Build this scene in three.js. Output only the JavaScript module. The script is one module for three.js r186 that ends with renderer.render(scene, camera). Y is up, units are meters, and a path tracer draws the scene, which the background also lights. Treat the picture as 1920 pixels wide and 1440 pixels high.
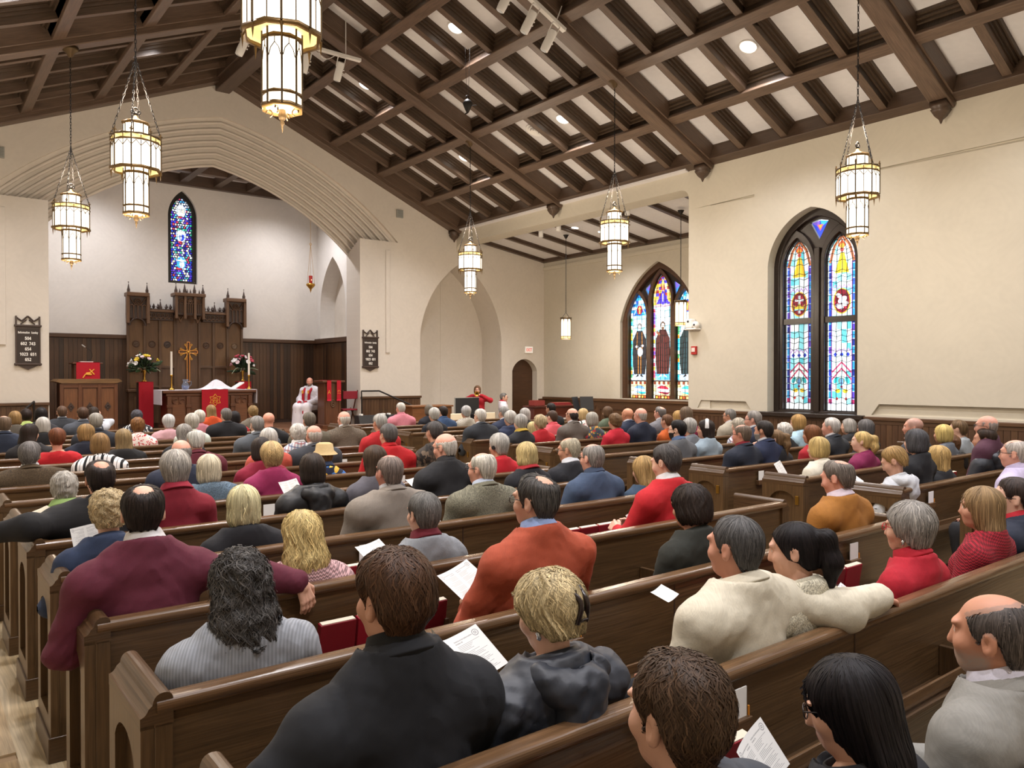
import * as THREE from 'three';
import { mergeGeometries, mergeVertices, toCreasedNormals } from 'three/addons/utils/BufferGeometryUtils.js';
import { RoundedBoxGeometry } from 'three/addons/geometries/RoundedBoxGeometry.js';
import { ImprovedNoise } from 'three/addons/math/ImprovedNoise.js';
import { RectAreaLightUniformsLib } from 'three/addons/lights/RectAreaLightUniformsLib.js';

// ---------------------------------------------------------------- camera, sky, exposure
const scene = new THREE.Scene();
const renderer = new THREE.WebGLRenderer({ antialias: true });
renderer.toneMapping = THREE.LinearToneMapping;
renderer.toneMappingExposure = 0.66;
renderer.shadowMap.enabled = true;
RectAreaLightUniformsLib.init();
const FPX = 1450, EYE = 1.8, YAW = 38.05 * Math.PI / 180;
const camera = new THREE.PerspectiveCamera(2 * Math.atan(720 / FPX) * 180 / Math.PI, 4 / 3, 0.05, 80);
camera.position.set(0, EYE, 0);
camera.rotation.order = 'YXZ';
camera.rotation.set(-Math.atan(15 / FPX), -YAW, 0);
scene.add(camera);
scene.background = new THREE.Color(0.86, 0.93, 1.0);          // bright overcast daylight behind the glass
scene.backgroundIntensity = 4.4;
const CAN_I = 78, CHAND_I = 13, LANTERN_I = 5, CHANCEL_I = 75, ALCOVE_I = 26;
const CAN_COL = 0xf9f6f9, CHAND_COL = 0xffecd4;

// ---------------------------------------------------------------- helpers
const PI = Math.PI, V3 = (x, y, z) => new THREE.Vector3(x, y, z);
function rng(seed) { let a = seed >>> 0; return () => { a = (a + 0x6D2B79F5) >>> 0; let t = Math.imul(a ^ a >>> 15, 1 | a); t = t + Math.imul(t ^ t >>> 7, 61 | t) ^ t; return ((t ^ t >>> 14) >>> 0) / 4294967296; }; }
const noise = new ImprovedNoise(), N3 = (x, y, z) => noise.noise(x, y, z);
const used = {};
function numbered(n) { const k = used[n] = (used[n] ?? -1) + 1; return k ? `${n}_${String(k).padStart(3, '0')}` : n; }
function tag(o, label, category, group) { o.userData = { label, category }; if (group) o.userData.group = group; return o; }
function thing(name, label, category, pos = [0, 0, 0], turn = 0, group) {
  const g = new THREE.Group(); g.name = numbered(name); g.position.set(...pos); g.rotation.y = turn; tag(g, label, category, group); scene.add(g); return g;
}
function struct(name, label) { const g = new THREE.Group(); g.name = name; g.userData = { kind: 'structure', label }; scene.add(g); return g; }
function M(name, geo, mat, parent = scene, label) {
  if (Array.isArray(geo)) geo = geo.length > 1 ? merge(geo) : geo[0];
  const m = new THREE.Mesh(geo, mat); m.name = parent === scene ? numbered(name) : name; m.castShadow = m.receiveShadow = true;
  if (label) m.userData.label = label;
  parent.add(m); return m;
}
function merge(list) {
  const l = list.map((g) => { g = g.index ? g.toNonIndexed() : g; for (const k of Object.keys(g.attributes)) if (!['position', 'normal', 'uv'].includes(k)) g.deleteAttribute(k); return g; });
  return mergeGeometries(l);
}
// texture coordinates in metres; u runs along the longest side (the grain of timber)
function metric(g, grain, scale = 1) {
  g = g.index ? g.toNonIndexed() : g; g.computeBoundingBox(); const s = new THREE.Vector3(); g.boundingBox.getSize(s);
  const L = grain ?? (s.x >= s.y && s.x >= s.z ? 0 : s.y >= s.z ? 1 : 2);
  const p = g.attributes.position, n = g.attributes.normal, uv = new Float32Array(p.count * 2);
  for (let i = 0; i < p.count; i++) {
    const a = [Math.abs(n.getX(i)), Math.abs(n.getY(i)), Math.abs(n.getZ(i))], c = [p.getX(i), p.getY(i), p.getZ(i)];
    const f = a[0] >= a[1] && a[0] >= a[2] ? 0 : a[1] >= a[2] ? 1 : 2, o = [0, 1, 2].filter((k) => k !== f);
    const U = o.includes(L) ? L : o[0], W = o.find((k) => k !== U);
    uv[2 * i] = c[U] * scale; uv[2 * i + 1] = (c[W] + c[f] * 0.37) * scale;
  }
  g.setAttribute('uv', new THREE.BufferAttribute(uv, 2)); return g;
}
function B(x0, x1, y0, y1, z0, z1, r = 0, grain) {
  const w = x1 - x0, h = y1 - y0, d = z1 - z0;
  const g = r ? new RoundedBoxGeometry(w, h, d, 2, Math.min(r, w / 2.01, h / 2.01, d / 2.01)) : new THREE.BoxGeometry(w, h, d);
  g.translate((x0 + x1) / 2, (y0 + y1) / 2, (z0 + z1) / 2); return metric(g, grain);
}
const cyl = (r0, r1, h, x, y, z, seg = 12) => new THREE.CylinderGeometry(r1, r0, h, seg).translate(x, y + h / 2, z);
function bar(a, b, r, seg = 6) { const d = b.clone().sub(a), l = d.length(); const g = new THREE.CylinderGeometry(r, r, l, seg); g.applyQuaternion(new THREE.Quaternion().setFromUnitVectors(V3(0, 1, 0), d.normalize())); return g.translate((a.x + b.x) / 2, (a.y + b.y) / 2, (a.z + b.z) / 2); }
const tube = (pts, r, seg = 24, rad = 6) => new THREE.TubeGeometry(new THREE.CatmullRomCurve3(pts), seg, r, rad);
const lathe = (pts, seg = 16) => new THREE.LatheGeometry(pts.map((p) => new THREE.Vector2(p[0], p[1])), seg);
function extrude(shape, depth, curve = 12, bevel = 0) { return new THREE.ExtrudeGeometry(shape, { depth, bevelEnabled: bevel > 0, bevelSize: bevel, bevelThickness: bevel, bevelSegments: 1, curveSegments: curve }); }
// stand an XY outline on the plane x = const (its X becomes -z) or leave it on z = const
const onX = (g, x) => g.rotateY(PI / 2).translate(x, 0, 0);
// where the ray through a pixel of the photograph meets a plane (used once, to read positions off the photograph)
const cs = Math.cos(YAW), sn = Math.sin(YAW);
function ray(u, v) { const a = (u - 960) / FPX, b = -(v - 705) / FPX; return V3(sn + a * cs, b, -cs + a * sn); }
function atZ(u, v, z) { const r = ray(u, v), t = z / r.z; return V3(r.x * t, EYE + r.y * t, z); }
function atX(u, v, x) { const r = ray(u, v), t = x / r.x; return V3(x, EYE + r.y * t, r.z * t); }

// ---------------------------------------------------------------- textures
function dataTex(w, h, f, srgb = true, rep) {
  const d = new Uint8Array(w * h * 4);
  for (let j = 0; j < h; j++) for (let i = 0; i < w; i++) { const c = f(i / w, j / h, i, j), k = 4 * (j * w + i); d[k] = c[0] * 255; d[k + 1] = c[1] * 255; d[k + 2] = c[2] * 255; d[k + 3] = 255; }
  const t = new THREE.DataTexture(d, w, h); t.wrapS = t.wrapT = THREE.RepeatWrapping; t.magFilter = THREE.LinearFilter; t.minFilter = THREE.LinearMipmapLinearFilter; t.generateMipmaps = true;
  if (srgb) t.colorSpace = THREE.SRGBColorSpace; if (rep) t.repeat.set(...rep); t.needsUpdate = true; return t;
}
const cl = (x) => Math.min(1, Math.max(0, x));
// noise that repeats over the unit square
function tn(u, v, fx, fy, s) { const a = u * 2 * PI, b = v * 2 * PI, R = fx / (2 * PI), Q = fy / (2 * PI); return N3(Math.cos(a) * R + s, Math.sin(a) * R + Math.cos(b) * Q + 3.1 * s, Math.sin(b) * Q + 7.7 * s); }
const g3 = (x) => [x, x, x];
const woodTex = dataTex(512, 512, (u, v) => { const w = v + 0.012 * tn(u, v, 4, 6, 2); const x = 0.86 + 0.13 * tn(u, w, 5, 46, 4) + 0.09 * tn(u, w, 12, 150, 8) + 0.06 * tn(u, v, 3, 7, 11); return g3(cl(x)); }, true, [0.8, 1.6]);
const woodBump = dataTex(256, 256, (u, v) => g3(cl(0.5 + 0.3 * tn(u, v, 6, 120, 8) + 0.2 * tn(u, v, 10, 60, 3))), false, [0.8, 1.6]);
const plasterTex = dataTex(256, 256, (u, v) => { const x = 0.975 + 0.015 * tn(u, v, 30, 30, 5) + 0.012 * tn(u, v, 6, 6, 9); return g3(cl(x)); }, true, [0.5, 0.5]);
const plasterBump = dataTex(256, 256, (u, v) => g3(cl(0.5 + 0.25 * tn(u, v, 60, 60, 1) + 0.3 * tn(u, v, 120, 120, 6))), false, [0.7, 0.7]);
const clothTex = dataTex(256, 256, (u, v, i, j) => g3(cl(0.92 + 0.04 * ((i >> 1) + (j >> 1) & 1) + 0.05 * tn(u, v, 60, 60, 3) + 0.03 * tn(u, v, 9, 9, 7))), true, [3.5, 3.5]);
const ribTex = dataTex(256, 64, (u, v, i) => g3(cl(0.88 + 0.07 * Math.cos(i / 256 * 2 * PI * 42) + 0.05 * tn(u, v, 40, 20, 3))), true, [2, 2]);
const tweedTex = dataTex(256, 256, (u, v) => { const x = 0.84 + 0.34 * tn(u, v, 80, 80, 3) + 0.2 * tn(u, v, 40, 120, 6); return g3(cl(x)); }, true, [3, 3]);
const knitTex = dataTex(256, 256, (u, v, i, j) => g3(cl(0.76 + 0.22 * Math.cos(j / 256 * 2 * PI * 32 + 1.4 * Math.cos(i / 256 * 2 * PI * 32)) + 0.05 * tn(u, v, 30, 30, 2))), true, [2.2, 2.2]);
const hairTex = dataTex(1024, 128, (u, v) => { const x = 0.8 + 0.26 * tn(u, v, 190, 2.5, 3) + 0.14 * tn(u, v, 60, 3, 6) + 0.1 * tn(u, v, 12, 4, 9); return g3(cl(x)); });
const hairBump = dataTex(1024, 128, (u, v) => g3(cl(0.5 + 0.4 * tn(u, v, 150, 3, 3) + 0.35 * tn(u, v, 50, 4, 6))), false);

// ---------------------------------------------------------------- materials
const mats = {};
function mat(color, roughness = 0.7, o = {}) {
  const k = color + '|' + roughness + '|' + (o.key ?? Object.keys(o).join());
  return mats[k] ??= new THREE.MeshPhysicalMaterial({ color, roughness, side: THREE.DoubleSide, ...(delete o.key, o) });
}
const wood = (c, r = 0.42) => mat(c, r, { key: 'w', map: woodTex, bumpMap: woodBump, bumpScale: 0.0012 });
const plaster = (c) => mat(c, 0.85, { key: 'p', map: plasterTex, bumpMap: plasterBump, bumpScale: 0.0003 });
const W_BEAM = wood('#6b5646', 0.42), W_BEAM2 = wood('#5a4739', 0.4), W_COFFER = wood('#544334', 0.36), W_PANEL = wood('#604229', 0.45), W_PANEL2 = wood('#553822', 0.45);
const W_PEW = wood('#624a30', 0.33), W_PEW2 = wood('#5c442c', 0.33), W_RAIL = wood('#72553a', 0.26), W_ALTAR = wood('#6a3f24', 0.42), W_REREDOS = wood('#6a4a30', 0.48), W_DARK = wood('#46332a', 0.5);
const P_NAVE = plaster('#c8c1b1'), P_CHANCEL = plaster('#dcd8d3'), P_ARCH = plaster('#d3cbc0'), P_CEIL = plaster('#e0dedf');
const P_NICHE = P_ARCH;
const BRASS = mat('#b58a3c', 0.32, { key: 'brass', metalness: 0.9 }), BRONZE = mat('#5b4a33', 0.45, { key: 'brz', metalness: 0.7 }), GILT = mat('#70562f', 0.42, { key: 'gilt', metalness: 0.6 }), IRON = mat('#1d1916', 0.55, { key: 'iron', metalness: 0.3 }), BLACK = mat('#17171a', 0.5), WHITEP = mat('#e8e6e2', 0.5), GREY = mat('#9a9a94', 0.5);
const RED = mat('#b3001f', 0.8, { key: 'redcloth', map: clothTex }), GOLD = mat('#e2a53a', 0.5), LINEN = mat('#e9e4ea', 0.85, { key: 'linen', map: clothTex }), PAPER = mat('#efeeea', 0.8);
const SKYW = new THREE.MeshStandardMaterial({ color: '#ffffff' });
function canvasTex(w, h, draw) { const c = document.createElement('canvas'); c.width = w; c.height = h; draw(c.getContext('2d'), w, h); const t = new THREE.CanvasTexture(c); t.colorSpace = THREE.SRGBColorSpace; t.anisotropy = 4; return t; }

// ---------------------------------------------------------------- the room
const XL = -0.7, XR = 11.96, XC = 5.63, ZF = -17.76, ZE = 2.64, RIDGE = 8.47, PLATE = 5.76, TAN = (RIDGE - PLATE) / (XR - XC), ANG = Math.atan(TAN), CA = Math.cos(ANG), SA = Math.sin(ANG);
const XA = 15.12, ZA = -9.72;                       // the side chapel: outer wall, near jamb
const floor = struct('floor', 'wooden floor of the nave');
M('subfloor', B(XL - 0.4, XA + 0.4, -0.2, -0.012, -22, ZE + 0.4), mat('#8a7050', 0.6), floor);
{ // boards along the side aisle, where the photograph shows them, then a plain spread
  const r = rng(3), tones = ['#b89e78', '#b0946c', '#bea580', '#a98d66'].map((c) => wood(c, 0.38));
  const borders = [[-0.7, -0.42], [-0.4, -0.14], [-0.12, 0.14], [0.16, 0.4]];
  for (const [x0, x1] of borders) for (let z = 0.4 + r() * 0.6; z > -9; z -= 1.25 + r() * 0.1) M('board', B(x0, x1, -0.012, 0, z - 1.24, z, 0, 2), tones[Math.floor(r() * 4)], floor);
  M('border_strip', B(0.4, 0.56, -0.012, 0.001, -9.6, 0.6, 0, 2), wood('#c7b391', 0.4), floor);
  M('nave_flooring', [B(0.56, XA, -0.012, 0, -17.7, 0.6), B(XL, XA, -0.012, 0, 0.6, ZE), B(XL, 0.56, -0.012, 0, -17.7, -9.9)], wood('#bca47e', 0.4), floor);
}
// ---- right wall: opening of the side chapel, window, two shallow blind recesses
const WZ = -7.15;
const archPts = (hw, spring, apex, n = 14, k = 0.28) => { // right half of a pointed arch as an arc; k: bulge
  const pts = [], cx = hw, dx = -hw, dy = apex - spring, L = Math.hypot(dx, dy), th = k * PI / 2, R = L / (2 * Math.sin(th)), a0 = Math.atan2(dy, dx);
  for (let i = 0; i <= n; i++) { const t = -th + 2 * th * i / n; const al = (R * (Math.sin(t) + Math.sin(th))), pe = R * (Math.cos(t) - Math.cos(th)); pts.push([cx + Math.cos(a0) * al + Math.sin(a0) * pe, spring + Math.sin(a0) * al - Math.cos(a0) * pe]); }
  return pts;
};
function archPath(P, c, hw, y0, spring, apex, n = 14, k = 0.28) {
  const r = archPts(hw, spring, apex, n, k); P.moveTo(c - hw, y0); P.lineTo(c + hw, y0);
  for (const [x, y] of r) P.lineTo(c + x, y); for (const [x, y] of [...r].reverse()) P.lineTo(c - x, y); P.closePath(); return P;
}
const arch = (c, hw, y0, spring, apex, n, k) => archPath(new THREE.Path(), c, hw, y0, spring, apex, n, k);
const archShape = (c, hw, y0, spring, apex, n, k) => archPath(new THREE.Shape(), c, hw, y0, spring, apex, n, k);
const rectPath = (x0, x1, y0, y1) => { const p = new THREE.Path(); p.moveTo(x0, y0); p.lineTo(x1, y0); p.lineTo(x1, y1); p.lineTo(x0, y1); p.closePath(); return p; };
function poly(pts) { const s = new THREE.Shape(); pts.forEach((p, i) => i ? s.lineTo(...p) : s.moveTo(...p)); s.closePath(); return s; }
function wallR(holes) {
  const s = new THREE.Shape(); s.moveTo(-ZE, 0); s.lineTo(-ZA, 0); s.lineTo(-ZA, 5.2); s.quadraticCurveTo(-ZA, 5.42, -ZA + 0.2, 5.43); s.lineTo(-ZF - 0.25, 5.43); s.quadraticCurveTo(-ZF, 5.43, -ZF, 5.2); s.lineTo(-ZF, 6.3); s.lineTo(-ZE, 6.3); s.closePath(); s.holes.push(...holes); return s;
}
const wr = struct('wall_right', 'cream plaster wall with wooden wainscot');
const winHole = () => arch(-WZ, 0.82, 1.16, 3.72, 4.64, 16, 0.42);
// long low slots above the wainscot and old scars near the wall head are cut into the plaster skin
const path = (...p) => { const q = new THREE.Path(); p.forEach(([x, y], k) => k ? q.lineTo(x, y) : q.moveTo(x, y)); q.closePath(); return q; };
M('plaster_skin', onX(extrude(wallR([winHole(), path([8.3, 1.19], [9.5, 1.19], [9.42, 1.34], [8.42, 1.34]), path([1.2, 1.19], [6.1, 1.19], [5.98, 1.36], [1.2, 1.36]), path([8.25, 5.0], [9.6, 5.02], [8.25, 5.05]), path([1.2, 4.97], [6.1, 5.01], [6.1, 5.04], [1.2, 5.06])]), 0.05, 16), XR), P_NAVE, wr);
M('plaster_wall', onX(extrude(wallR([winHole()]), 0.45, 16), XR + 0.05), P_NAVE, wr);
M('wainscot_backing', B(XR - 0.02, XR + 0.01, 0, 1.1, ZA, ZE), W_PANEL2, wr);
M('wainscot_cap', [B(XR - 0.055, XR + 0.02, 1.1, 1.16, ZA - 0.03, ZE, 0.012), B(XR - 0.038, XR, 1.05, 1.1, ZA, ZE)], W_PANEL, wr);
M('skirting', B(XR - 0.045, XR, 0, 0.16, ZA, ZE), W_PANEL, wr);
{ const g = B(-0.012, 0, 0.16, 1.05, -0.042, 0.042, 0, 1); const tones = [W_PANEL, W_PANEL2, wood('#563a25', 0.45)]; const r = rng(5);
  for (let z = ZA + 0.05; z < -1.6; z += 0.09) { const m = M('board', g, tones[Math.floor(r() * 3)], wr); m.position.set(XR - 0.02, 0, z); } }
// ---- left wall, back wall
const wl = struct('wall_left', 'cream plaster wall'); M('plaster_wall', B(XL - 0.4, XL, 0, 6.3, ZF, ZE), P_NAVE, wl);
const wb = struct('wall_back', 'cream plaster wall behind the congregation'); M('plaster_wall', B(XL - 0.4, XA + 0.4, 0, 9.5, ZE, ZE + 0.3), P_NAVE, wb);
// ---- front wall with the stepped chancel arch
const HW = 3.4, wf = struct('wall_front', 'front wall with stepped chancel arch');
const NICHE = [12.15, 1.36, 0, 2.9, 4.95];
function frontShape(hw, spring, apex, niche) {
  const s = poly([[XL, 0], [XA + 0.3, 0], [XA + 0.3, 6.3], [XR, 6.3], [XC, RIDGE + 0.6], [XL, 6.3]]);
  const h = new THREE.Path(), r = archPts(hw, spring, apex, 20, 0.19); h.moveTo(XC - HW, 0.0); h.lineTo(XC + HW, 0); h.lineTo(XC + HW, spring);
  for (const [x, y] of r) h.lineTo(XC + x, y); for (const [x, y] of [...r].reverse()) h.lineTo(XC - x, y); h.lineTo(XC - HW, spring); h.closePath(); s.holes.push(h);
  if (niche) s.holes.push(arch(...NICHE, 16, 0.3)); s.holes.push(DOOR_HOLE()); return s;
}
const DOORC = 14.38; const DOOR_HOLE = () => arch(DOORC, 0.47, 0, 1.95, 2.3, 10, 0.4);
const STEPS = 9;
for (let i = 0; i < STEPS; i++) {
  const t = i / (STEPS - 1), hw = 4.5 - t * (4.5 - HW), sp = 5.28 - t * 0.34, ap = 7.63 - t * 0.95, z1 = ZF - i * 0.085;
  if (i === 0) M('plaster_face', extrude(frontShape(hw, sp, ap, true), 0.085, 20).translate(0, 0, z1 - 0.085), P_ARCH, wf);
  else { // each order of the arch: a band with a rounded edge
    const s = poly([[XC - 5.1, 0], [XC + 5.1, 0], [XC + 5.1, 8.2], [XC - 5.1, 8.2]]); s.holes.push(frontShape(hw, sp, ap).holes[0]);
    M('arch_order', extrude(s, 0.045, 20).translate(0, 0, z1 - 0.045), P_ARCH, wf); const u = poly([[XC - 5.1, 0], [XC + 5.1, 0], [XC + 5.1, 8.2], [XC - 5.1, 8.2]]); u.holes.push(frontShape(hw + 0.12, sp, ap + 0.1).holes[0]); M('arch_hollow', extrude(u, 0.042, 20).translate(0, 0, z1 - 0.086), P_ARCH, wf);
    const r = archPts(hw, sp, ap, 20, 0.19), pts = [...r.map(([x, y]) => V3(XC + x, y, z1)), ...[...r].reverse().slice(1).map(([x, y]) => V3(XC - x, y, z1))];
    const half = pts.slice(0, 21), oth = pts.slice(20); M('roll_moulding', [new THREE.TubeGeometry(new THREE.CatmullRomCurve3(half), 30, 0.034, 7), new THREE.TubeGeometry(new THREE.CatmullRomCurve3(oth), 30, 0.034, 7)], P_ARCH, wf);
  }
}
// the wall right of the chancel, thick behind the niche and the chapel door
const ZN = ZF - 0.95;
{ const s = poly([[10.66, -0.01], [XA + 0.3, -0.01], [XA + 0.3, 6.3], [10.66, 6.3]]); s.holes.push(arch(...NICHE, 16, 0.3)); s.holes.push(DOOR_HOLE()); M('plaster_wall', extrude(s, 0.865, 16).translate(0, 0, ZN), P_ARCH, wf);
  M('niche_back', B(10.6, 13.7, 0, 5.2, ZN - 0.1, ZN), P_NICHE, wf); for (const x of [11.3, 12.05]) M('niche_joint', B(x - 0.012, x + 0.012, 0, 5, ZN, ZN + 0.008), P_NICHE, wf); }
for (const s of [-1, 1]) { // shallow pilaster strips and wainscot of the piers
  M('pilaster_strip', B(XC + s * 4.18 - 0.06, XC + s * 4.18 + 0.06, 2.4, 5.05, ZF, ZF + 0.035, 0.01), P_ARCH, wf);
}
M('wainscot_face', B(XC + HW + 0.02, 10.78, 0, 1.22, ZF, ZF + 0.025), W_PANEL, wf);
M('wainscot_cap', B(XC + HW, 10.8, 1.22, 1.28, ZF, ZF + 0.07, 0.012), W_PANEL, wf);
M('wainscot_face', B(XL, XC - HW - 0.02, 0, 1.22, ZF, ZF + 0.025), W_PANEL, wf);
M('wainscot_cap', B(XL, XC - HW, 1.22, 1.28, ZF, ZF + 0.07, 0.012), W_PANEL, wf);
M('wainscot_face', B(14.9, XA, 0, 1.12, ZF, ZF + 0.025), W_PANEL, wf);
{ const g = [B(-0.036, 0.036, 0.1, 1.2, 0, 0.012, 0, 1)]; const r = rng(9); for (let x = XC + HW + 0.08; x < 10.75; x += 0.08) { const m = M('board', g, r() > 0.5 ? W_PANEL : W_PANEL2, wf); m.position.set(x, 0, ZF + 0.025); }
  for (let x = 0.1; x < XC - HW - 0.05; x += 0.08) { const m = M('board', g, r() > 0.5 ? W_PANEL : W_PANEL2, wf); m.position.set(x, 0, ZF + 0.025); } }
{ const d = struct('door_1', 'arched dark plank door beside the side chapel'); 
  M('door_leaf', extrude(archShape(DOORC, 0.45, 0.01, 1.93, 2.27, 10, 0.4), 0.05).translate(0, 0, ZF - 0.3), W_DARK, d);
  for (let i = 0; i < 7; i++) M('plank', B(DOORC - 0.4 + i * 0.115, DOORC - 0.295 + i * 0.115, 0.02, 1.96, ZF - 0.25, ZF - 0.236, 0.004, 1), i % 2 ? W_PANEL2 : W_DARK, d);
  const s = archShape(DOORC, 0.5, 0, 1.95, 2.34, 10, 0.4); s.holes.push(arch(DOORC, 0.42, -0.01, 1.92, 2.22, 10, 0.4)); M('door_frame', extrude(s, 0.1).translate(0, 0, ZF - 0.32), W_PANEL2, d);
  M('door_handle', new THREE.SphereGeometry(0.03, 10, 8).translate(DOORC - 0.33, 1.02, ZF - 0.2), IRON, d); }
// ---- side chapel
const wc = struct('wall_chapel', 'side chapel wall with wainscot'), CZ = -13.3;
{ const s = new THREE.Shape(); s.moveTo(-ZA - 0.6, 0); s.lineTo(-ZF, 0); s.lineTo(-ZF, 6.2); s.lineTo(-ZA - 0.6, 6.2); s.closePath(); s.holes.push(arch(-CZ, 1.3, 1.2, 3.25, 4.74, 16, 0.3)); M('plaster_wall', onX(extrude(s, 0.4, 16), XA), P_NAVE, wc);
  M('plaster_return', B(XR + 0.02, XA + 0.4, 0, 6.2, ZA + 0.02, ZA + 0.5), P_NAVE, wc);
  M('wainscot_face', B(XA - 0.03, XA, 0, 1.1, ZF, ZA), W_PANEL, wc); M('wainscot_cap', B(XA - 0.07, XA + 0.06, 1.1, 1.18, ZF, ZA, 0.012), W_PANEL, wc);
  for (let i = 0; i < 7; i++) { const z = ZF + 0.1 + i * 1.13; M('panel_frame', [B(XA - 0.05, XA - 0.03, 0.2, 0.98, z, z + 0.09), B(XA - 0.05, XA - 0.03, 0.89, 0.98, z + 0.09, z + 1.04), B(XA - 0.05, XA - 0.03, 0.2, 0.29, z + 0.09, z + 1.04)], W_PANEL2, wc); }
  M('cornice_band', B(XA - 0.04, XA, 4.96, 5.06, ZF, ZA), P_NAVE, wc);
}
const cc = struct('ceiling_chapel', 'white sloping chapel ceiling with dark beams');
{ const y0 = 5.62, y1 = 5.22, slope = (y0 - y1) / (XA - XR - 0.5), a = -Math.atan(slope), L = XA - XR - 0.45;
  const slab = (x0, x1, h0, h1, z0, z1) => { const g = B(x0, x1, h0, h1, z0, z1); g.applyMatrix4(new THREE.Matrix4().makeRotationZ(a)); g.translate(XR + 0.48, y0, 0); return g; };
  M('plaster_panel', slab(-0.6, L + 0.2, 0.06, 0.16, ZF, ZA), P_CEIL, cc);
  for (let i = 0; i < 8; i++) { const z = ZF + 0.06 + i * 1.03; M('beam', [slab(0, L, -0.03, 0.06, z - 0.05, z + 0.05), slab(0, L, 0.02, 0.06, z - 0.09, z + 0.09)], W_BEAM2, cc); }
  M('beam', slab(L - 0.12, L, -0.03, 0.06, ZF, ZA), W_BEAM2, cc); M('beam', slab(0, 0.1, -0.03, 0.06, ZF, ZA), W_BEAM2, cc);
  M('roof_deck', B(XR, XA + 0.6, 6.2, 6.3, ZF - 0.2, ZA + 0.6), P_CEIL, cc);
}
// ---- chancel
const ZB = -21.08, CX0 = 1.95, CX1 = 9.35, ZK = ZF - STEPS * 0.085, PLAT = 0.5;
const wch = struct('wall_chancel', 'white chancel walls above dark wainscot');
{ const s = poly([[CX0 - 0.3, 0], [CX1 + 0.3, 0], [CX1 + 0.3, 7.4], [CX0 - 0.3, 7.4]]); s.holes.push(arch(5.66, 0.36, 4.2, 5.95, 6.6, 12, 0.3)); M('plaster_wall', extrude(s, 0.35).translate(0, 0, ZB - 0.35), P_CHANCEL, wch);
  M('plaster_wall', B(CX0 - 0.3, CX0, 0, 7.4, ZB, ZK), P_CHANCEL, wch);
  const q = poly([[-ZK, 0], [-ZB, 0], [-ZB, 7.4], [-ZK, 7.4]]); q.holes.push(arch(20.05, 0.82, 2.86, 3.7, 5.12, 14, 0.3)); M('plaster_wall', onX(extrude(q, 0.45, 14), CX1), P_CHANCEL, wch);
  M('niche_back', B(CX1 + 0.45, CX1 + 0.5, 2.5, 5.4, -21.05, -19), P_ARCH, wch);
  const boards = (n, place) => { const r = rng(n); const g = B(-0.045, 0.045, PLAT + 0.1, 2.7, 0, 0.012, 0, 1), tones = [W_PANEL, W_PANEL2, wood('#3f2a1a', 0.45)]; for (let i = 0; ; i++) { const m = new THREE.Mesh(g, tones[Math.floor(r() * 3)]); m.name = 'board'; m.castShadow = m.receiveShadow = true; if (!place(m, i)) break; wch.add(m); } };
  boards(21, (m, i) => { const x = CX0 + 0.06 + i * 0.098; m.position.set(x, 0, ZB + 0.03); return x < CX1 - 0.04; });
  boards(22, (m, i) => { const z = ZK - 0.06 - i * 0.098; m.position.set(CX1 - 0.03, 0, z); m.rotation.y = -PI / 2; return z > ZB + 0.04; });
  M('wainscot_backing', [B(CX0, CX1, PLAT, 2.74, ZB, ZB + 0.03), B(CX1 - 0.03, CX1, PLAT, 2.74, ZB, ZK), B(CX0, CX0 + 0.03, PLAT, 2.74, ZB, ZK)], W_DARK, wch);
  M('wainscot_cap', [B(CX0, CX1, 2.72, 2.82, ZB, ZB + 0.09, 0.015), B(CX1 - 0.09, CX1, 2.72, 2.86, ZB, ZK, 0.015), B(CX0, CX0 + 0.09, 2.72, 2.82, ZB, ZK, 0.015)], W_PANEL2, wch);
  M('wainscot_post', B(CX1 - 0.12, CX1, PLAT, 2.98, ZK - 0.1, ZK, 0.01), W_PANEL2, wch);
}
const cch = struct('ceiling_chancel', 'white chancel ceiling with dark beams');
M('plaster_panel', B(CX0 - 0.3, CX1 + 0.3, 7.0, 7.1, ZB - 0.35, ZK), P_CEIL, cch);
M('wall_plate', B(CX0, CX1, 6.72, 7.0, ZB, ZB + 0.16), W_BEAM2, cch); 
for (let i = 0; i < 9; i++) M('beam', B(CX0 + 0.15 + i * 0.86, CX0 + 0.33 + i * 0.86, 6.78, 7.0, ZB, ZK), W_BEAM2, cch);
M('beam', B(CX0, CX1, 6.8, 7.0, ZB + 1.1, ZB + 1.28), W_BEAM, cch);
const plat = struct('floor_platform', 'raised chancel floor with steps');
M('platform', B(CX0, CX1, 0, PLAT, ZB, ZF + 0.02), wood('#8d6247', 0.35), plat);
for (let i = 0; i < 3; i++) M('step', [B(2.6 + i * 0.02, 8.9, 0, PLAT - (i + 0.5) * 0.142 , ZF, ZF + 0.75 + i * 0.32, 0.012)], wood('#9a6d50', 0.35), plat);

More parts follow.
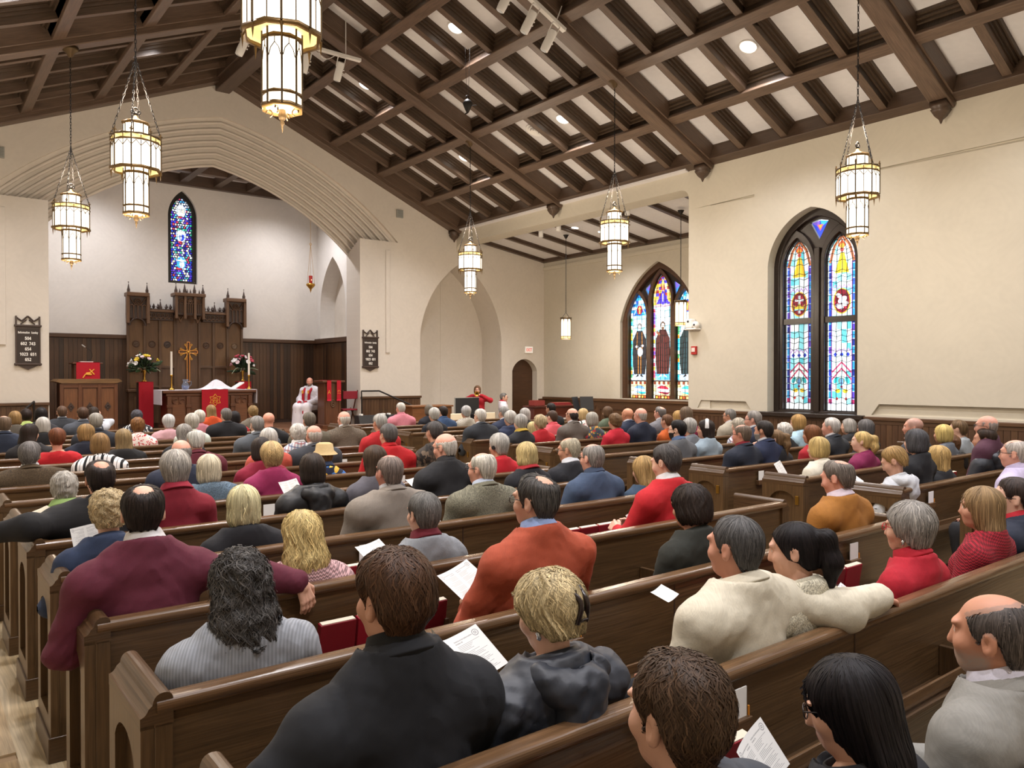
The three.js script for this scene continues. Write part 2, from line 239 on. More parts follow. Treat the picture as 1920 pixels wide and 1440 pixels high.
// ---------------------------------------------------------------- nave ceiling
const ceil = struct('ceiling', 'dark timber coffered ceiling with white panels');
const SL = (XR - XC) / CA, ROWS = 5, RP = SL / ROWS, CP = 0.85, BEAMS = [ZF + 0.14, -13.51, -9.26, -5.01, -0.76];
function slopeMatrix(side, s, n, z) { // side +1 right, -1 left; s down the slope, n off the beam soffits
  const sd = V3(side * CA, -SA, 0), nd = V3(side * SA, CA, 0), zd = V3(0, 0, side); const p = V3(XC, RIDGE, 0).addScaledVector(sd, s).addScaledVector(nd, n); p.z = z;
  return new THREE.Matrix4().makeBasis(sd, nd, zd).setPosition(p);
}
function onSlope(name, geo, m, side, s, n, z) { const o = M(name, geo, m, ceil); o.applyMatrix4(slopeMatrix(side, s, n, z)); return o; }
function rings(loops) { // stepped frame from rectangular loops [half s, half z, n]
  const p = []; const c = (l) => [[-l[0], l[2], -l[1]], [l[0], l[2], -l[1]], [l[0], l[2], l[1]], [-l[0], l[2], l[1]]];
  for (let i = 0; i + 1 < loops.length; i++) { const a = c(loops[i]), b = c(loops[i + 1]); for (let k = 0; k < 4; k++) { const q = (k + 1) % 4; p.push(...a[k], ...a[q], ...b[q], ...a[k], ...b[q], ...b[k]); } }
  const g = new THREE.BufferGeometry(); g.setAttribute('position', new THREE.Float32BufferAttribute(p, 3)); g.computeVertexNormals(); return metric(g);
}
const lightsAt = [];
{ const hs = RP / 2 - 0.1, hz = CP / 2 - 0.065;
  const frame = rings([[hs, hz, 0.05], [hs, hz, 0.15], [hs - 0.03, hz - 0.02, 0.15], [hs - 0.03, hz - 0.02, 0.2], [hs - 0.065, hz - 0.05, 0.2], [hs - 0.065, hz - 0.05, 0.25], [hs - 0.1, hz - 0.085, 0.25], [hs - 0.11, hz - 0.095, 0.3]]);
  const panel = B(-hs + 0.1, hs - 0.1, 0.3, 0.32, -hz + 0.085, hz - 0.085), jack = B(-RP / 2, RP / 2, 0.05, 0.32, -0.065, 0.065, 0.012, 0);
  const purl = (l) => B(-0.1, 0.1, 0, 0.32, -l / 2, l / 2, 0.014, 2);
  const pc = {};
  for (const side of [1, -1]) {
    const zs = [...BEAMS, ZE];
    for (let b = 0; b < 5; b++) {
      const z0 = b === 0 ? ZF : BEAMS[b], n = b === 4 ? 4 : 5;
      for (let r = 0; r < ROWS; r++) {
        for (let k = 0; k < n; k++) {
          const z = z0 + (k + 0.5) * CP; onSlope('coffer_moulding', frame, W_COFFER, side, (r + 0.5) * RP, 0, z); onSlope('plaster_panel', panel, P_CEIL, side, (r + 0.5) * RP, 0, z);
          if (k) onSlope('jack_rafter', jack, W_BEAM, side, (r + 0.5) * RP, 0, z0 + k * CP);
        }
        if (r) { const l = n * CP; onSlope('purlin', pc[l] ??= purl(l), W_BEAM, side, r * RP, 0, z0 + l / 2); }
      }
    }
    for (const z of BEAMS) {
      onSlope('principal_rafter', [B(0, SL, -0.1, 0.34, -0.14, 0.14, 0.02, 0), B(0, SL, 0, 0.3, -0.17, 0.17, 0.01, 0)], W_BEAM, side, 0, 0, z);
      const x = side > 0 ? XR - 0.17 : XL + 0.17, g = lathe([[0, -0.3], [0.012, -0.29], [0.03, -0.24], [0.09, -0.19], [0.13, -0.13], [0.15, -0.1], [0.13, -0.08], [0.16, -0.06], [0.16, 0.02], [0, 0.02]], 4); g.rotateY(PI / 4); g.translate(x, PLATE - 0.02, z); M('drop_corbel', g, W_BEAM2, ceil);
    }
    onSlope('wall_beam', B(SL - 0.2, SL, 0, 0.34, -(ZE - ZF) / 2, (ZE - ZF) / 2, 0.012, 2), W_BEAM2, side, 0, 0, (ZE + ZF) / 2);
    onSlope('gable_beam', B(0, SL, 0, 0.34, -0.1, 0.1, 0.012, 0), W_BEAM2, side, 0, 0, ZF + 0.1);
    onSlope('roof_deck', B(-0.3, SL + 0.6, 0.36, 0.46, -(ZE - ZF) / 2 - 0.3, (ZE - ZF) / 2 + 0.3), W_DARK, side, 0, 0, (ZE + ZF) / 2);
  }
  M('ridge_beam', [B(XC - 0.16, XC + 0.16, RIDGE - 0.3, RIDGE + 0.1, ZF, ZE, 0.02, 2), B(XC - 0.22, XC + 0.22, RIDGE - 0.1, RIDGE + 0.1, ZF, ZE, 0.02, 2)], W_BEAM2, ceil);
}

// ---------------------------------------------------------------- stained glass
const LEAD = mat('#1b1a1c', 0.5);
const W_WIN = wood('#2c2019', 0.35);
function glassMat(tex) { return new THREE.MeshPhysicalMaterial({ color: '#ffffff', map: tex, roughness: 0.72, transmission: 1, thickness: 0, ior: 1.45, side: THREE.DoubleSide }); }
// half width of a pointed light at height y
function lightHW(hw, spring, apex, k = 0.34) { const pts = archPts(hw, spring, apex, 24, k); return (y) => { if (y <= spring) return hw; for (let i = 0; i + 1 < pts.length; i++) if (y <= pts[i + 1][1]) { const t = (y - pts[i][1]) / (pts[i + 1][1] - pts[i][1]); return Math.max(0.001, pts[i][0] + t * (pts[i + 1][0] - pts[i][0])); } return 0.001; }; }
// panes of one light, each a piece of glass of its own between lead cames; (a, y) are metres on the window plane
function glaze(parent, a0, hwf, y0, y1, rows, cols, uv, mtl, toWorld, zig = 0.018, seed = 1) {
  const r = rng(seed), ys = []; for (let j = 0; j <= rows; j++) ys.push(y0 + (y1 - y0) * (j + (j && j < rows ? (r() - 0.5) * 0.5 : 0)) / rows);
  const grid = []; const e = [0]; for (let i = 1; i < cols; i++) e.push(i / cols); e.push(1); e[1] = cols > 3 ? 0.13 : e[1]; if (cols > 3) { e[cols - 1] = 0.87; for (let i = 2; i < cols - 1; i++) e[i] = 0.13 + 0.74 * (i - 1) / (cols - 2); }
  for (let j = 0; j <= rows; j++) { const row = []; for (let i = 0; i <= cols; i++) { const inner = i && i < cols && j && j < rows; const y = ys[j] + (inner ? (i % 2 ? zig : -zig) : 0), w = hwf(y), x = a0 - w + 2 * w * e[i] + (inner && i > 1 && i < cols - 1 ? (r() - 0.5) * 0.02 : 0); row.push([x, y]); } grid.push(row); }
  const lead = [], T = 0.003, key = new Set();
  const edge = (p, q) => { const L = Math.hypot(q[0] - p[0], q[1] - p[1]); if (L < 0.004) return; const g = new THREE.BoxGeometry(L + 0.004, 0.0075, 0.012); g.rotateZ(Math.atan2(q[1] - p[1], q[0] - p[0])); g.translate((p[0] + q[0]) / 2, (p[1] + q[1]) / 2, 0); lead.push(g); };
  for (let j = 0; j < rows; j++) for (let i = 0; i < cols; i++) {
    const q = [grid[j][i], grid[j][i + 1], grid[j + 1][i + 1], grid[j + 1][i]]; edge(q[0], q[1]); edge(q[1], q[2]); if (i === 0) edge(q[0], q[3]); if (j === rows - 1) edge(q[3], q[2]);
    const g = new THREE.BufferGeometry(); g.setAttribute('position', new THREE.Float32BufferAttribute([...q[0], 0, ...q[1], 0, ...q[2], 0, ...q[0], 0, ...q[2], 0, ...q[3], 0], 3));
    g.setAttribute('uv', new THREE.Float32BufferAttribute([0, 1, 2, 0, 2, 3].flatMap((k) => uv(q[k][0], q[k][1])), 2)); g.computeVertexNormals(); toWorld(g); M('pane', g, mtl, parent);
  }
  const l = merge(lead); toWorld(l); M('lead_came', l, LEAD, parent);
}
// drawing on the glass in window metres (x to the viewer's right, y up)
function winCanvas(w, h, x0, x1, y0, y1, draw) { return canvasTex(w, h, (c) => { c.fillStyle = '#fff'; c.fillRect(0, 0, w, h); c.setTransform(w / (x1 - x0), 0, 0, -h / (y1 - y0), -x0 * w / (x1 - x0), y1 * h / (y1 - y0)); draw(c); }); }
const fillPoly = (c, col, ...p) => { c.fillStyle = col; c.beginPath(); for (let i = 0; i < p.length; i += 2) i ? c.lineTo(p[i], p[i + 1]) : c.moveTo(p[i], p[i + 1]); c.closePath(); c.fill(); };
const blob = (c, col, x, y, rx, ry, rot = 0) => { c.fillStyle = col; c.beginPath(); c.ellipse(x, y, rx, ry, rot, 0, 2 * PI); c.fill(); };
const line = (c, col, lw, ...p) => { c.strokeStyle = col; c.lineWidth = lw; c.beginPath(); for (let i = 0; i < p.length; i += 2) i ? c.lineTo(p[i], p[i + 1]) : c.moveTo(p[i], p[i + 1]); c.stroke(); };
const BLU = ['#2740b8', '#3a63d8', '#2a8fc8', '#5b3fb0', '#1c2f86'], AQ = ['#c9f1f2', '#e8fbf8', '#ffffff', '#8fdfe6', '#f4fdf6', '#ffffff', '#5fcbd8'];
function naveLight(c, x, bird, r) { // one light of the two-light window, centred on x
  const HWD = 0.25;
  for (let j = 0; j < 26; j++) for (let i = 0; i < 6; i++) { c.fillStyle = AQ[Math.floor(r() * AQ.length)]; c.fillRect(x - HWD + i * 0.084, 1.2 + j * 0.115, 0.086, 0.118); }
  for (const s of [-1, 1]) { for (let j = 0; j < 20; j++) { c.fillStyle = BLU[Math.floor(r() * 5)]; c.fillRect(x + s * 0.205 - 0.027, 1.3 + j * 0.125, 0.054, 0.115); line(c, '#d79be0', 0.02, x + s * 0.18, 1.3 + j * 0.25, x + s * 0.23, 1.35 + j * 0.25); } line(c, '#b97ad0', 0.012, x + s * 0.172, 1.3, x + s * 0.172, 3.7); line(c, '#fff', 0.022, x + s * 0.24, 1.2, x + s * 0.24, 3.7); }
  c.fillStyle = '#fff'; c.fillRect(x - HWD, 1.2, 0.5, 0.13);
  // crown piece: orange border, sun and rays
  line(c, '#c9714a', 0.05, x - 0.21, 3.7, x - 0.13, 3.98, x, 4.14, x + 0.13, 3.98, x + 0.21, 3.7); fillPoly(c, '#e0542c', x, 4.08, x - 0.075, 3.98, x, 3.9, x + 0.075, 3.98); blob(c, '#f2a03a', x, 3.97, 0.04, 0.04); blob(c, '#d8574e', x, 3.9, 0.035, 0.035);
  for (let i = -2; i <= 2; i++) fillPoly(c, ['#f7cf2f', '#efb51c', '#f9dc52'][(i + 2) % 3], x + i * 0.012, 3.86, x + (i + 1) * 0.012, 3.86, x + (i + 0.5) * 0.05, 3.52, x + (i - 0.5) * 0.05, 3.52);
  for (let i = 0; i < 4; i++) { line(c, '#b889cc', 0.016, x - 0.16 + i * 0.08, 3.26, x - 0.12 + i * 0.08, 3.32, x - 0.08 + i * 0.08, 3.26); line(c, '#b889cc', 0.016, x - 0.16 + i * 0.08, 2.2, x - 0.12 + i * 0.08, 2.26, x - 0.08 + i * 0.08, 2.2); }
  for (const s of [-1, 0, 1]) fillPoly(c, '#2336b5', x + s * 0.11, 2.2, x + s * 0.11 + 0.035, 2.16, x + s * 0.11, 2.12, x + s * 0.11 - 0.035, 2.16);
  blob(c, '#e9b73e', x, 3.05, 0.155, 0.215); blob(c, '#7d1226', x, 3.05, 0.135, 0.195); for (let i = 0; i < 26; i++) { const a = r() * 6.28, d = Math.sqrt(r()); blob(c, r() > 0.5 ? '#b3213c' : '#5c0d1c', x + Math.cos(a) * d * 0.11, 3.05 + Math.sin(a) * d * 0.17, 0.022, 0.015); }
  if (!bird) { c.fillStyle = '#fff'; c.fillRect(x - 0.02, 2.89, 0.04, 0.31); c.fillRect(x - 0.085, 3.1, 0.17, 0.035); fillPoly(c, '#f0c63a', x - 0.1, 2.95, x - 0.11, 3.05, x - 0.05, 3.0, x, 3.07, x + 0.05, 3.0, x + 0.11, 3.05, x + 0.1, 2.95); line(c, '#8fd0e0', 0.02, x - 0.095, 2.955, x + 0.095, 2.955); }
  else { blob(c, '#f4f2fb', x + 0.01, 3.07, 0.085, 0.05, 0.5); blob(c, '#ffffff', x - 0.05, 3.14, 0.06, 0.035, -0.6); blob(c, '#fff', x + 0.06, 3.0, 0.055, 0.04, 0.4); blob(c, '#e8e8fb', x - 0.04, 2.96, 0.075, 0.04, -0.4); }
  line(c, '#c53d62', 0.026, x - 0.17, 1.86, x, 2.03, x + 0.17, 1.86); line(c, '#c53d62', 0.024, x - 0.17, 1.74, x, 1.93, x + 0.17, 1.74);
  blob(c, '#6e7f78', x, 1.72, 0.06, 0.055); blob(c, '#6aa4e0', x, 1.7, 0.026, 0.06); for (const s of [-1, 1]) { blob(c, '#35b3b6', x + s * 0.1, 1.73, 0.035, 0.06, s * 0.5); blob(c, '#f3c531', x + s * 0.065, 1.55, 0.045, 0.035); blob(c, '#d9413d', x + s * 0.08, 1.42, 0.022, 0.026); c.fillStyle = '#b02a5a'; c.fillRect(x + s * 0.2 - 0.03, 1.34, 0.06, 0.07); } blob(c, '#8e1c40', x, 1.62, 0.022, 0.022);
}
const w1 = struct('window_1', 'two-light stained glass window in dark frame');
{ const tex = winCanvas(512, 1024, -0.85, 0.85, 1.1, 4.7, (c) => { const r = rng(77); naveLight(c, -0.39, false, r); naveLight(c, 0.39, true, r);
    fillPoly(c, '#ffffff', -0.3, 4.5, 0.3, 4.5, 0, 3.95); fillPoly(c, '#3046c8', -0.15, 4.42, 0, 4.45, 0.15, 4.42, 0, 4.14); fillPoly(c, '#7a58c8', -0.15, 4.42, 0, 4.45, -0.03, 4.34); fillPoly(c, '#38a6d8', 0.15, 4.42, 0, 4.45, 0.03, 4.34); fillPoly(c, '#e0526a', -0.06, 4.38, 0.06, 4.38, 0, 4.27); fillPoly(c, '#f4a432', -0.035, 4.37, 0.035, 4.37, 0, 4.3); });
  const gm = glassMat(tex), ac = -WZ, uv = (a, y) => [(0.85 - (a - ac)) / 1.7, (y - 1.1) / 3.6], toW = (g) => onX(g, XR + 0.3);
  for (const s of [-1, 1]) { const a0 = ac - s * 0.39; glaze(w1, a0, lightHW(0.25, 3.72, 4.16), 2.8, 4.155, 12, 6, uv, gm, toW, 0.016, 5 + s); glaze(w1, a0, () => 0.25, 1.22, 2.7, 13, 6, uv, gm, toW, 0.016, 15 + s); }
  { const g = []; for (const [p, q, t] of [[[0, 4.14], [-0.15, 4.42], [0, 4.32]], [[0, 4.14], [0, 4.32], [0.15, 4.42]], [[-0.15, 4.42], [0, 4.45], [0, 4.32]], [[0, 4.45], [0.15, 4.42], [0, 4.32]]].map((x) => x)) { const G = new THREE.BufferGeometry(); G.setAttribute('position', new THREE.Float32BufferAttribute([ac + p[0], p[1], 0, ac + q[0], q[1], 0, ac + t[0], t[1], 0], 3)); G.setAttribute('uv', new THREE.Float32BufferAttribute([p, q, t].flatMap((v) => uv(ac + v[0], v[1])), 2)); G.computeVertexNormals(); toW(G); M('pane', G, gm, w1); } }
  const s = archShape(ac, 0.815, 1.17, 3.72, 4.63, 16, 0.42); for (const k of [-1, 1]) { s.holes.push(arch(ac - k * 0.39, 0.255, 2.79, 3.72, 4.165, 12, 0.34)); s.holes.push(rectPath(ac - k * 0.39 - 0.255, ac - k * 0.39 + 0.255, 1.22, 2.71)); } const tr = new THREE.Path(); tr.moveTo(ac, 4.12); tr.lineTo(ac + 0.165, 4.425); tr.lineTo(ac, 4.465); tr.lineTo(ac - 0.165, 4.425); tr.closePath(); s.holes.push(tr);
  M('window_frame', onX(extrude(s, 0.06, 12), XR + 0.27), W_WIN, w1);
  for (const k of [-1, 1]) { const q = archShape(ac - k * 0.39, 0.33, 1.17, 3.72, 4.32, 14, 0.34); q.holes.push(arch(ac - k * 0.39, 0.275, 1.2, 3.72, 4.2, 14, 0.34)); M('light_moulding', onX(extrude(q, 0.05, 12, 0.008), XR + 0.22), W_WIN, w1); M('meeting_rail', onX(extrude(poly([[ac - k * 0.39 - 0.26, 2.7], [ac - k * 0.39 + 0.26, 2.7], [ac - k * 0.39 + 0.26, 2.8], [ac - k * 0.39 - 0.26, 2.8]]), 0.07), XR + 0.235), W_WIN, w1); }
  { const q = archShape(ac, 0.815, 1.17, 3.72, 4.63, 16, 0.42); q.holes.push(arch(ac, 0.73, 1.19, 3.72, 4.52, 16, 0.42)); M('frame_moulding', onX(extrude(q, 0.07, 12, 0.01), XR + 0.2), W_WIN, w1); M('mullion', B(XR + 0.18, XR + 0.27, 1.18, 3.98, WZ - 0.05, WZ + 0.05, 0.015), W_WIN, w1); }
  M('window_sill', B(XR - 0.1, XR + 0.32, 1.1, 1.175, WZ - 0.95, WZ + 0.95, 0.012), W_WIN, w1);
}
// chapel window: three lights with robed figures
const w2 = struct('window_2', 'three-light stained glass window with robed figures');
function figure(c, x, robe, dark, trim, face, kind, r) {
  fillPoly(c, dark, x - 0.1, 3.0, x - 0.22, 2.78, x - 0.25, 2.4, x - 0.2, 1.85, x + 0.2, 1.85, x + 0.25, 2.4, x + 0.22, 2.78, x + 0.1, 3.0);
  for (let i = 0; i < 9; i++) line(c, i % 2 ? robe : '#1a1718', 0.022, x - 0.16 + i * 0.04, 1.86, x - 0.12 + i * 0.03, 2.6 + r() * 0.3);
  if (trim) for (const s of [-1, 1]) { line(c, trim, 0.035, x + s * 0.075, 2.96, x + s * 0.09, 2.5); line(c, trim, 0.03, x + s * 0.045, 2.35, x + s * 0.045, 1.86); }
  blob(c, kind === 1 ? '#5c4638' : '#7d746c', x, 3.11, 0.075, 0.1); blob(c, face, x, 3.09, 0.055, 0.075); if (kind === 1) { blob(c, '#6b4a34', x, 3.03, 0.045, 0.04); blob(c, face, x - 0.2, 3.0, 0.035, 0.06); line(c, '#8a5236', 0.07, x - 0.1, 2.85, x - 0.2, 2.95); }
  if (kind === 0) { blob(c, '#ffffff', x + 0.02, 2.44, 0.095, 0.12); blob(c, face, x - 0.1, 2.58, 0.05, 0.035); blob(c, face, x + 0.1, 2.6, 0.05, 0.035); }
  if (kind === 2) { blob(c, '#f4efe4', x + 0.1, 2.66, 0.06, 0.04); }
  for (const s of [-1, 1]) fillPoly(c, kind === 1 ? '#e9e2d8' : '#332a26', x + s * 0.05, 1.86, x + s * 0.16, 1.76, x + s * 0.02, 1.8);
}
{ const tex = winCanvas(1024, 1536, -1.3, 1.3, 1.15, 4.75, (c) => {
    const r = rng(31), X = [-0.8, 0, 0.8], skyc = ['#bfeaf0', '#dff7f6', '#a9dfe6', '#f2fbf8', '#8fd3d8', '#ffffff'];
    for (let k = 0; k < 3; k++) { const x = X[k];
      for (let j = 0; j < 34; j++) for (let i = 0; i < 5; i++) { const y = 1.2 + j * 0.1; c.fillStyle = y < 1.62 ? ['#f4e2b4', '#fff3d6', '#eecf8a'][Math.floor(r() * 3)] : y < 1.85 ? (k === 1 ? ['#6bb4e4', '#a8d8f4', '#4a9ad8'] : ['#c6dcf0', '#eef4fb', '#a8c0dc'])[Math.floor(r() * 3)] : skyc[Math.floor(r() * 6)]; c.fillRect(x - 0.32 + i * 0.13, y, 0.132, 0.102); }
      for (const s of [-1, 1]) for (let j = 0; j < 20; j++) { c.fillStyle = k === 1 ? ['#f6f2f0', '#d84a5e', '#8a4ab0', '#f0b840'][Math.floor(r() * 4)] : ['#e2c23c', '#2fb6c8', '#4d9a5a', '#f6f0c0', '#e88f2c'][Math.floor(r() * 5)]; c.fillRect(x + s * 0.28 - 0.03, 1.65 + j * 0.1, 0.06, 0.095); }
      // canopy
      const top = k === 1 ? 4.35 : 3.95, b0 = k === 1 ? 3.62 : 3.4; const C = k === 1 ? ['#f0c53c', '#9c2f34', '#4b3cc0', '#e8a050', '#f8e69a'] : ['#1f7fd0', '#39a8e4', '#2450b8', '#9bd8f0', '#ffffff'];
      for (let j = 0; j < 12; j++) for (let i = 0; i < 7; i++) { c.fillStyle = C[Math.floor(r() * 5)]; c.fillRect(x - 0.31 + i * 0.09, b0 + j * 0.08, 0.091, 0.081); }
      if (k === 1) { fillPoly(c, '#4a36c4', x - 0.22, 3.66, x + 0.22, 3.66, x, 4.02); fillPoly(c, '#b8364a', x - 0.09, 4.02, x + 0.09, 4.02, x, 4.22); line(c, '#fbe48a', 0.03, x, 3.72, x, 3.92); line(c, '#f6d456', 0.035, x, 4.05, x, 4.3); fillPoly(c, '#e9b0c0', x - 0.29, 3.58, x + 0.29, 3.58, x + 0.29, 3.64, x - 0.29, 3.64); }
      else { blob(c, '#a81e30', x, 3.55, 0.1, 0.12); line(c, '#f6d456', 0.035, x, 3.45, x, 3.64); line(c, '#f6d456', 0.03, x - 0.05, 3.58, x + 0.05, 3.58); line(c, '#cfeaf4', 0.02, x - 0.2, 3.42, x, 3.78, x + 0.2, 3.42); }
      figure(c, x, ['#2a2a2e', '#6c2a24', '#2f4a4c'][k], ['#262225', '#4a1f1a', '#25302f'][k], ['#b5712e', null, null][k], ['#cbb8b2', '#e2c8b4', '#d8c2b0'][k], k, r);
      // foot panel: ribbon and tiles
      for (let i = 0; i < 8; i++) { c.fillStyle = i % 2 ? '#f2d8a0' : '#8a3d28'; c.fillRect(x - 0.3 + i * 0.075, 1.58, 0.075, 0.08); }
      blob(c, ['#6f9ad8', '#b0283c', '#3fbfb4'][k], x, 1.45, 0.2, 0.1); blob(c, ['#29a9b8', '#7d1d30', '#1fb0a8'][k], x + 0.1, 1.38, 0.12, 0.06); fillPoly(c, '#fbf4f2', x - 0.22, 1.4, x + 0.2, 1.38, x + 0.24, 1.45, x - 0.2, 1.48);
      fillPoly(c, '#7a3a1a', x - 0.26, 1.2, x + 0.26, 1.2, x + 0.26, 1.3, x - 0.26, 1.3); for (let i = 0; i < 5; i++) blob(c, ['#f4c042', '#e8602c', '#f9dc80'][i % 3], x - 0.2 + i * 0.1, 1.25, 0.035, 0.03);
    }
    for (const s of [-1, 1]) { fillPoly(c, '#2f7fd8', s * 0.36, 4.3, s * 0.62, 4.05, s * 0.46, 3.7); fillPoly(c, '#6a54d0', s * 0.4, 4.22, s * 0.55, 4.08, s * 0.44, 4.0); }
  });
  const gm = glassMat(tex), ac = -CZ, uv = (a, y) => [(1.3 - (a - ac)) / 2.6, (y - 1.15) / 3.6], toW = (g) => onX(g, XA + 0.22);
  for (let k = 0; k < 3; k++) { const a0 = ac - (k - 1) * 0.8, sp = k === 1 ? 3.6 : 3.3, ap = k === 1 ? 4.42 : 4.0; glaze(w2, a0, lightHW(0.31, sp, ap), 1.7, ap - 0.01, 17, 5, uv, gm, toW, 0.012, 40 + k); glaze(w2, a0, () => 0.31, 1.22, 1.66, 4, 5, uv, gm, toW, 0.01, 50 + k); }
  for (const s of [-1, 1]) { const T = [[s * 0.4, 4.2], [s * 0.57, 4.08], [s * 0.45, 3.86]], G = new THREE.BufferGeometry(); G.setAttribute('position', new THREE.Float32BufferAttribute(T.flatMap((p) => [ac + p[0], p[1], 0]), 3)); G.setAttribute('uv', new THREE.Float32BufferAttribute(T.flatMap((p) => uv(ac + p[0], p[1])), 2)); G.computeVertexNormals(); toW(G); M('pane', G, gm, w2); }
  const s = archShape(ac, 1.295, 1.2, 3.25, 4.735, 16, 0.3); for (let k = 0; k < 3; k++) { const a0 = ac - (k - 1) * 0.8, sp = k === 1 ? 3.6 : 3.3, ap = k === 1 ? 4.43 : 4.01; s.holes.push(arch(a0, 0.315, 1.69, sp, ap, 12, 0.34)); s.holes.push(rectPath(a0 - 0.315, a0 + 0.315, 1.22, 1.665)); }
  for (const k of [-1, 1]) { const t = new THREE.Path(); t.moveTo(ac + k * 0.39, 4.22); t.lineTo(ac + k * 0.585, 4.085); t.lineTo(ac + k * 0.445, 3.84); t.closePath(); s.holes.push(t); }
  M('window_frame', onX(extrude(s, 0.06, 12), XA + 0.19), W_WIN, w2);
  { const q = archShape(ac, 1.295, 1.2, 3.25, 4.735, 16, 0.3); q.holes.push(arch(ac, 1.19, 1.21, 3.25, 4.58, 16, 0.3)); M('frame_moulding', onX(extrude(q, 0.1, 12, 0.01), XA + 0.1), W_PANEL2, w2); }
  for (let k = 0; k < 3; k++) { const a0 = ac - (k - 1) * 0.8, sp = k === 1 ? 3.6 : 3.3, ap = k === 1 ? 4.56 : 4.1; const q = archShape(a0, 0.4, 1.2, sp, ap, 14, 0.34); q.holes.push(arch(a0, 0.335, 1.21, sp, ap - 0.1, 14, 0.34)); M('light_moulding', onX(extrude(q, 0.06, 12, 0.006), XA + 0.12), W_PANEL2, w2); }
}
// chancel lancet
const w3 = struct('window_3', 'narrow pointed stained glass window in chancel');
{ const tex = winCanvas(256, 768, -0.36, 0.36, 4.15, 6.65, (c) => { const r = rng(8); c.fillStyle = '#1a1530'; c.fillRect(-0.4, 4, 0.8, 3);
    const C = ['#2a36c8', '#ffffff', '#4bb0e8', '#3aa888', '#c83a4a', '#f2e6c0', '#6a3ec0', '#dcecf6', '#24209a'];
    for (let j = 0; j < 40; j++) for (let i = 0; i < 10; i++) { const x = -0.28 + i * 0.062 + (j % 2) * 0.03, y = 4.24 + j * 0.06; const edge = Math.abs(x) > 0.2; blob(c, edge ? ['#2b27b0', '#4a2fc0', '#1f4ad0', '#ffffff', '#34b080'][Math.floor(r() * 5)] : C[Math.floor(r() * 9)], x, y, 0.02 + r() * 0.012, 0.017 + r() * 0.012, r() * 3); }
    for (const [y, a, b] of [[4.75, '#3a9be8', '#f4f8ff'], [5.45, '#d7f0f6', '#2440d0'], [6.1, '#dfeaf2', '#e8d8b0']]) { blob(c, a, 0, y, 0.12, 0.16); blob(c, b, 0.02, y - 0.03, 0.06, 0.1); blob(c, '#d03040', -0.02, y - 0.16, 0.05, 0.03); line(c, '#ffffff', 0.035, -0.12, y + 0.06, 0.12, y + 0.06); line(c, '#ffffff', 0.03, 0, y - 0.1, 0, y + 0.14); }
    for (let i = 0; i < 14; i++) line(c, '#141018', 0.008, -0.3, 4.3 + i * 0.17, 0.3, 4.55 + i * 0.17), line(c, '#141018', 0.008, 0.3, 4.3 + i * 0.17, -0.3, 4.55 + i * 0.17); });
  const gm = glassMat(tex), toW = (g) => g.translate(0, 0, ZB - 0.16), uv = (a, y) => [(a - 5.66 + 0.36) / 0.72, (y - 4.15) / 2.5];
  glaze(w3, 5.66, lightHW(0.27, 5.95, 6.46, 0.3), 4.27, 6.45, 22, 6, uv, gm, toW, 0.016, 3);
  const s = archShape(5.66, 0.355, 4.2, 5.95, 6.6, 12, 0.3); s.holes.push(arch(5.66, 0.272, 4.268, 5.95, 6.465, 12, 0.3)); M('window_frame', extrude(s, 0.1, 12, 0.008).translate(0, 0, ZB - 0.2), mat('#17130f', 0.4), w3);
}

// ---------------------------------------------------------------- lamps
const GLOW = (c, k) => { const m = new THREE.MeshStandardMaterial({ color: '#d8cfb8', roughness: 0.5, emissive: c, emissiveIntensity: k, side: THREE.DoubleSide }); return m; };
const G_PANE = GLOW('#fff4e0', 3.4), G_YEL = GLOW('#ffd97a', 1.5), G_CAN = GLOW('#fff8f0', 5), G_LANT = GLOW('#fff1d8', 2.8);
const oct = (R, y, k, off = 0) => { const a = k * PI / 4 + off; return V3(Math.cos(a) * R, y, Math.sin(a) * R); };
function quad(a, b, c, d) { const g = new THREE.BufferGeometry(); g.setAttribute('position', new THREE.Float32BufferAttribute([a, b, c, a, c, d].flatMap((p) => [p.x, p.y, p.z]), 3)); g.setAttribute('uv', new THREE.Float32BufferAttribute([0, 0, 1, 0, 1, 1, 0, 0, 1, 1, 0, 1], 2)); g.computeVertexNormals(); return g; }
function octRing(R, y, h, t) { return lathe([[R - t, y], [R + t, y], [R + t, y + h], [R - t, y + h], [R - t, y]], 8).rotateY(PI / 2); }
function links(a, b, n, r = 0.014, tk = 0.005) { const d = b.clone().sub(a), l = d.length(), out = []; const q = new THREE.Quaternion().setFromUnitVectors(V3(0, 1, 0), d.clone().normalize()); for (let i = 0; i < n; i++) { const g = new THREE.TorusGeometry(r, tk, 4, 8); g.scale(0.75, l / n / (2 * r) * 1.18, 1); g.rotateY(i % 2 ? PI / 2 : 0); g.applyQuaternion(q); const p = a.clone().addScaledVector(d, (i + 0.5) / n); g.translate(p.x, p.y, p.z); out.push(g); } return out; }
const chY = RIDGE - TAN * 3.8 - 0.02;
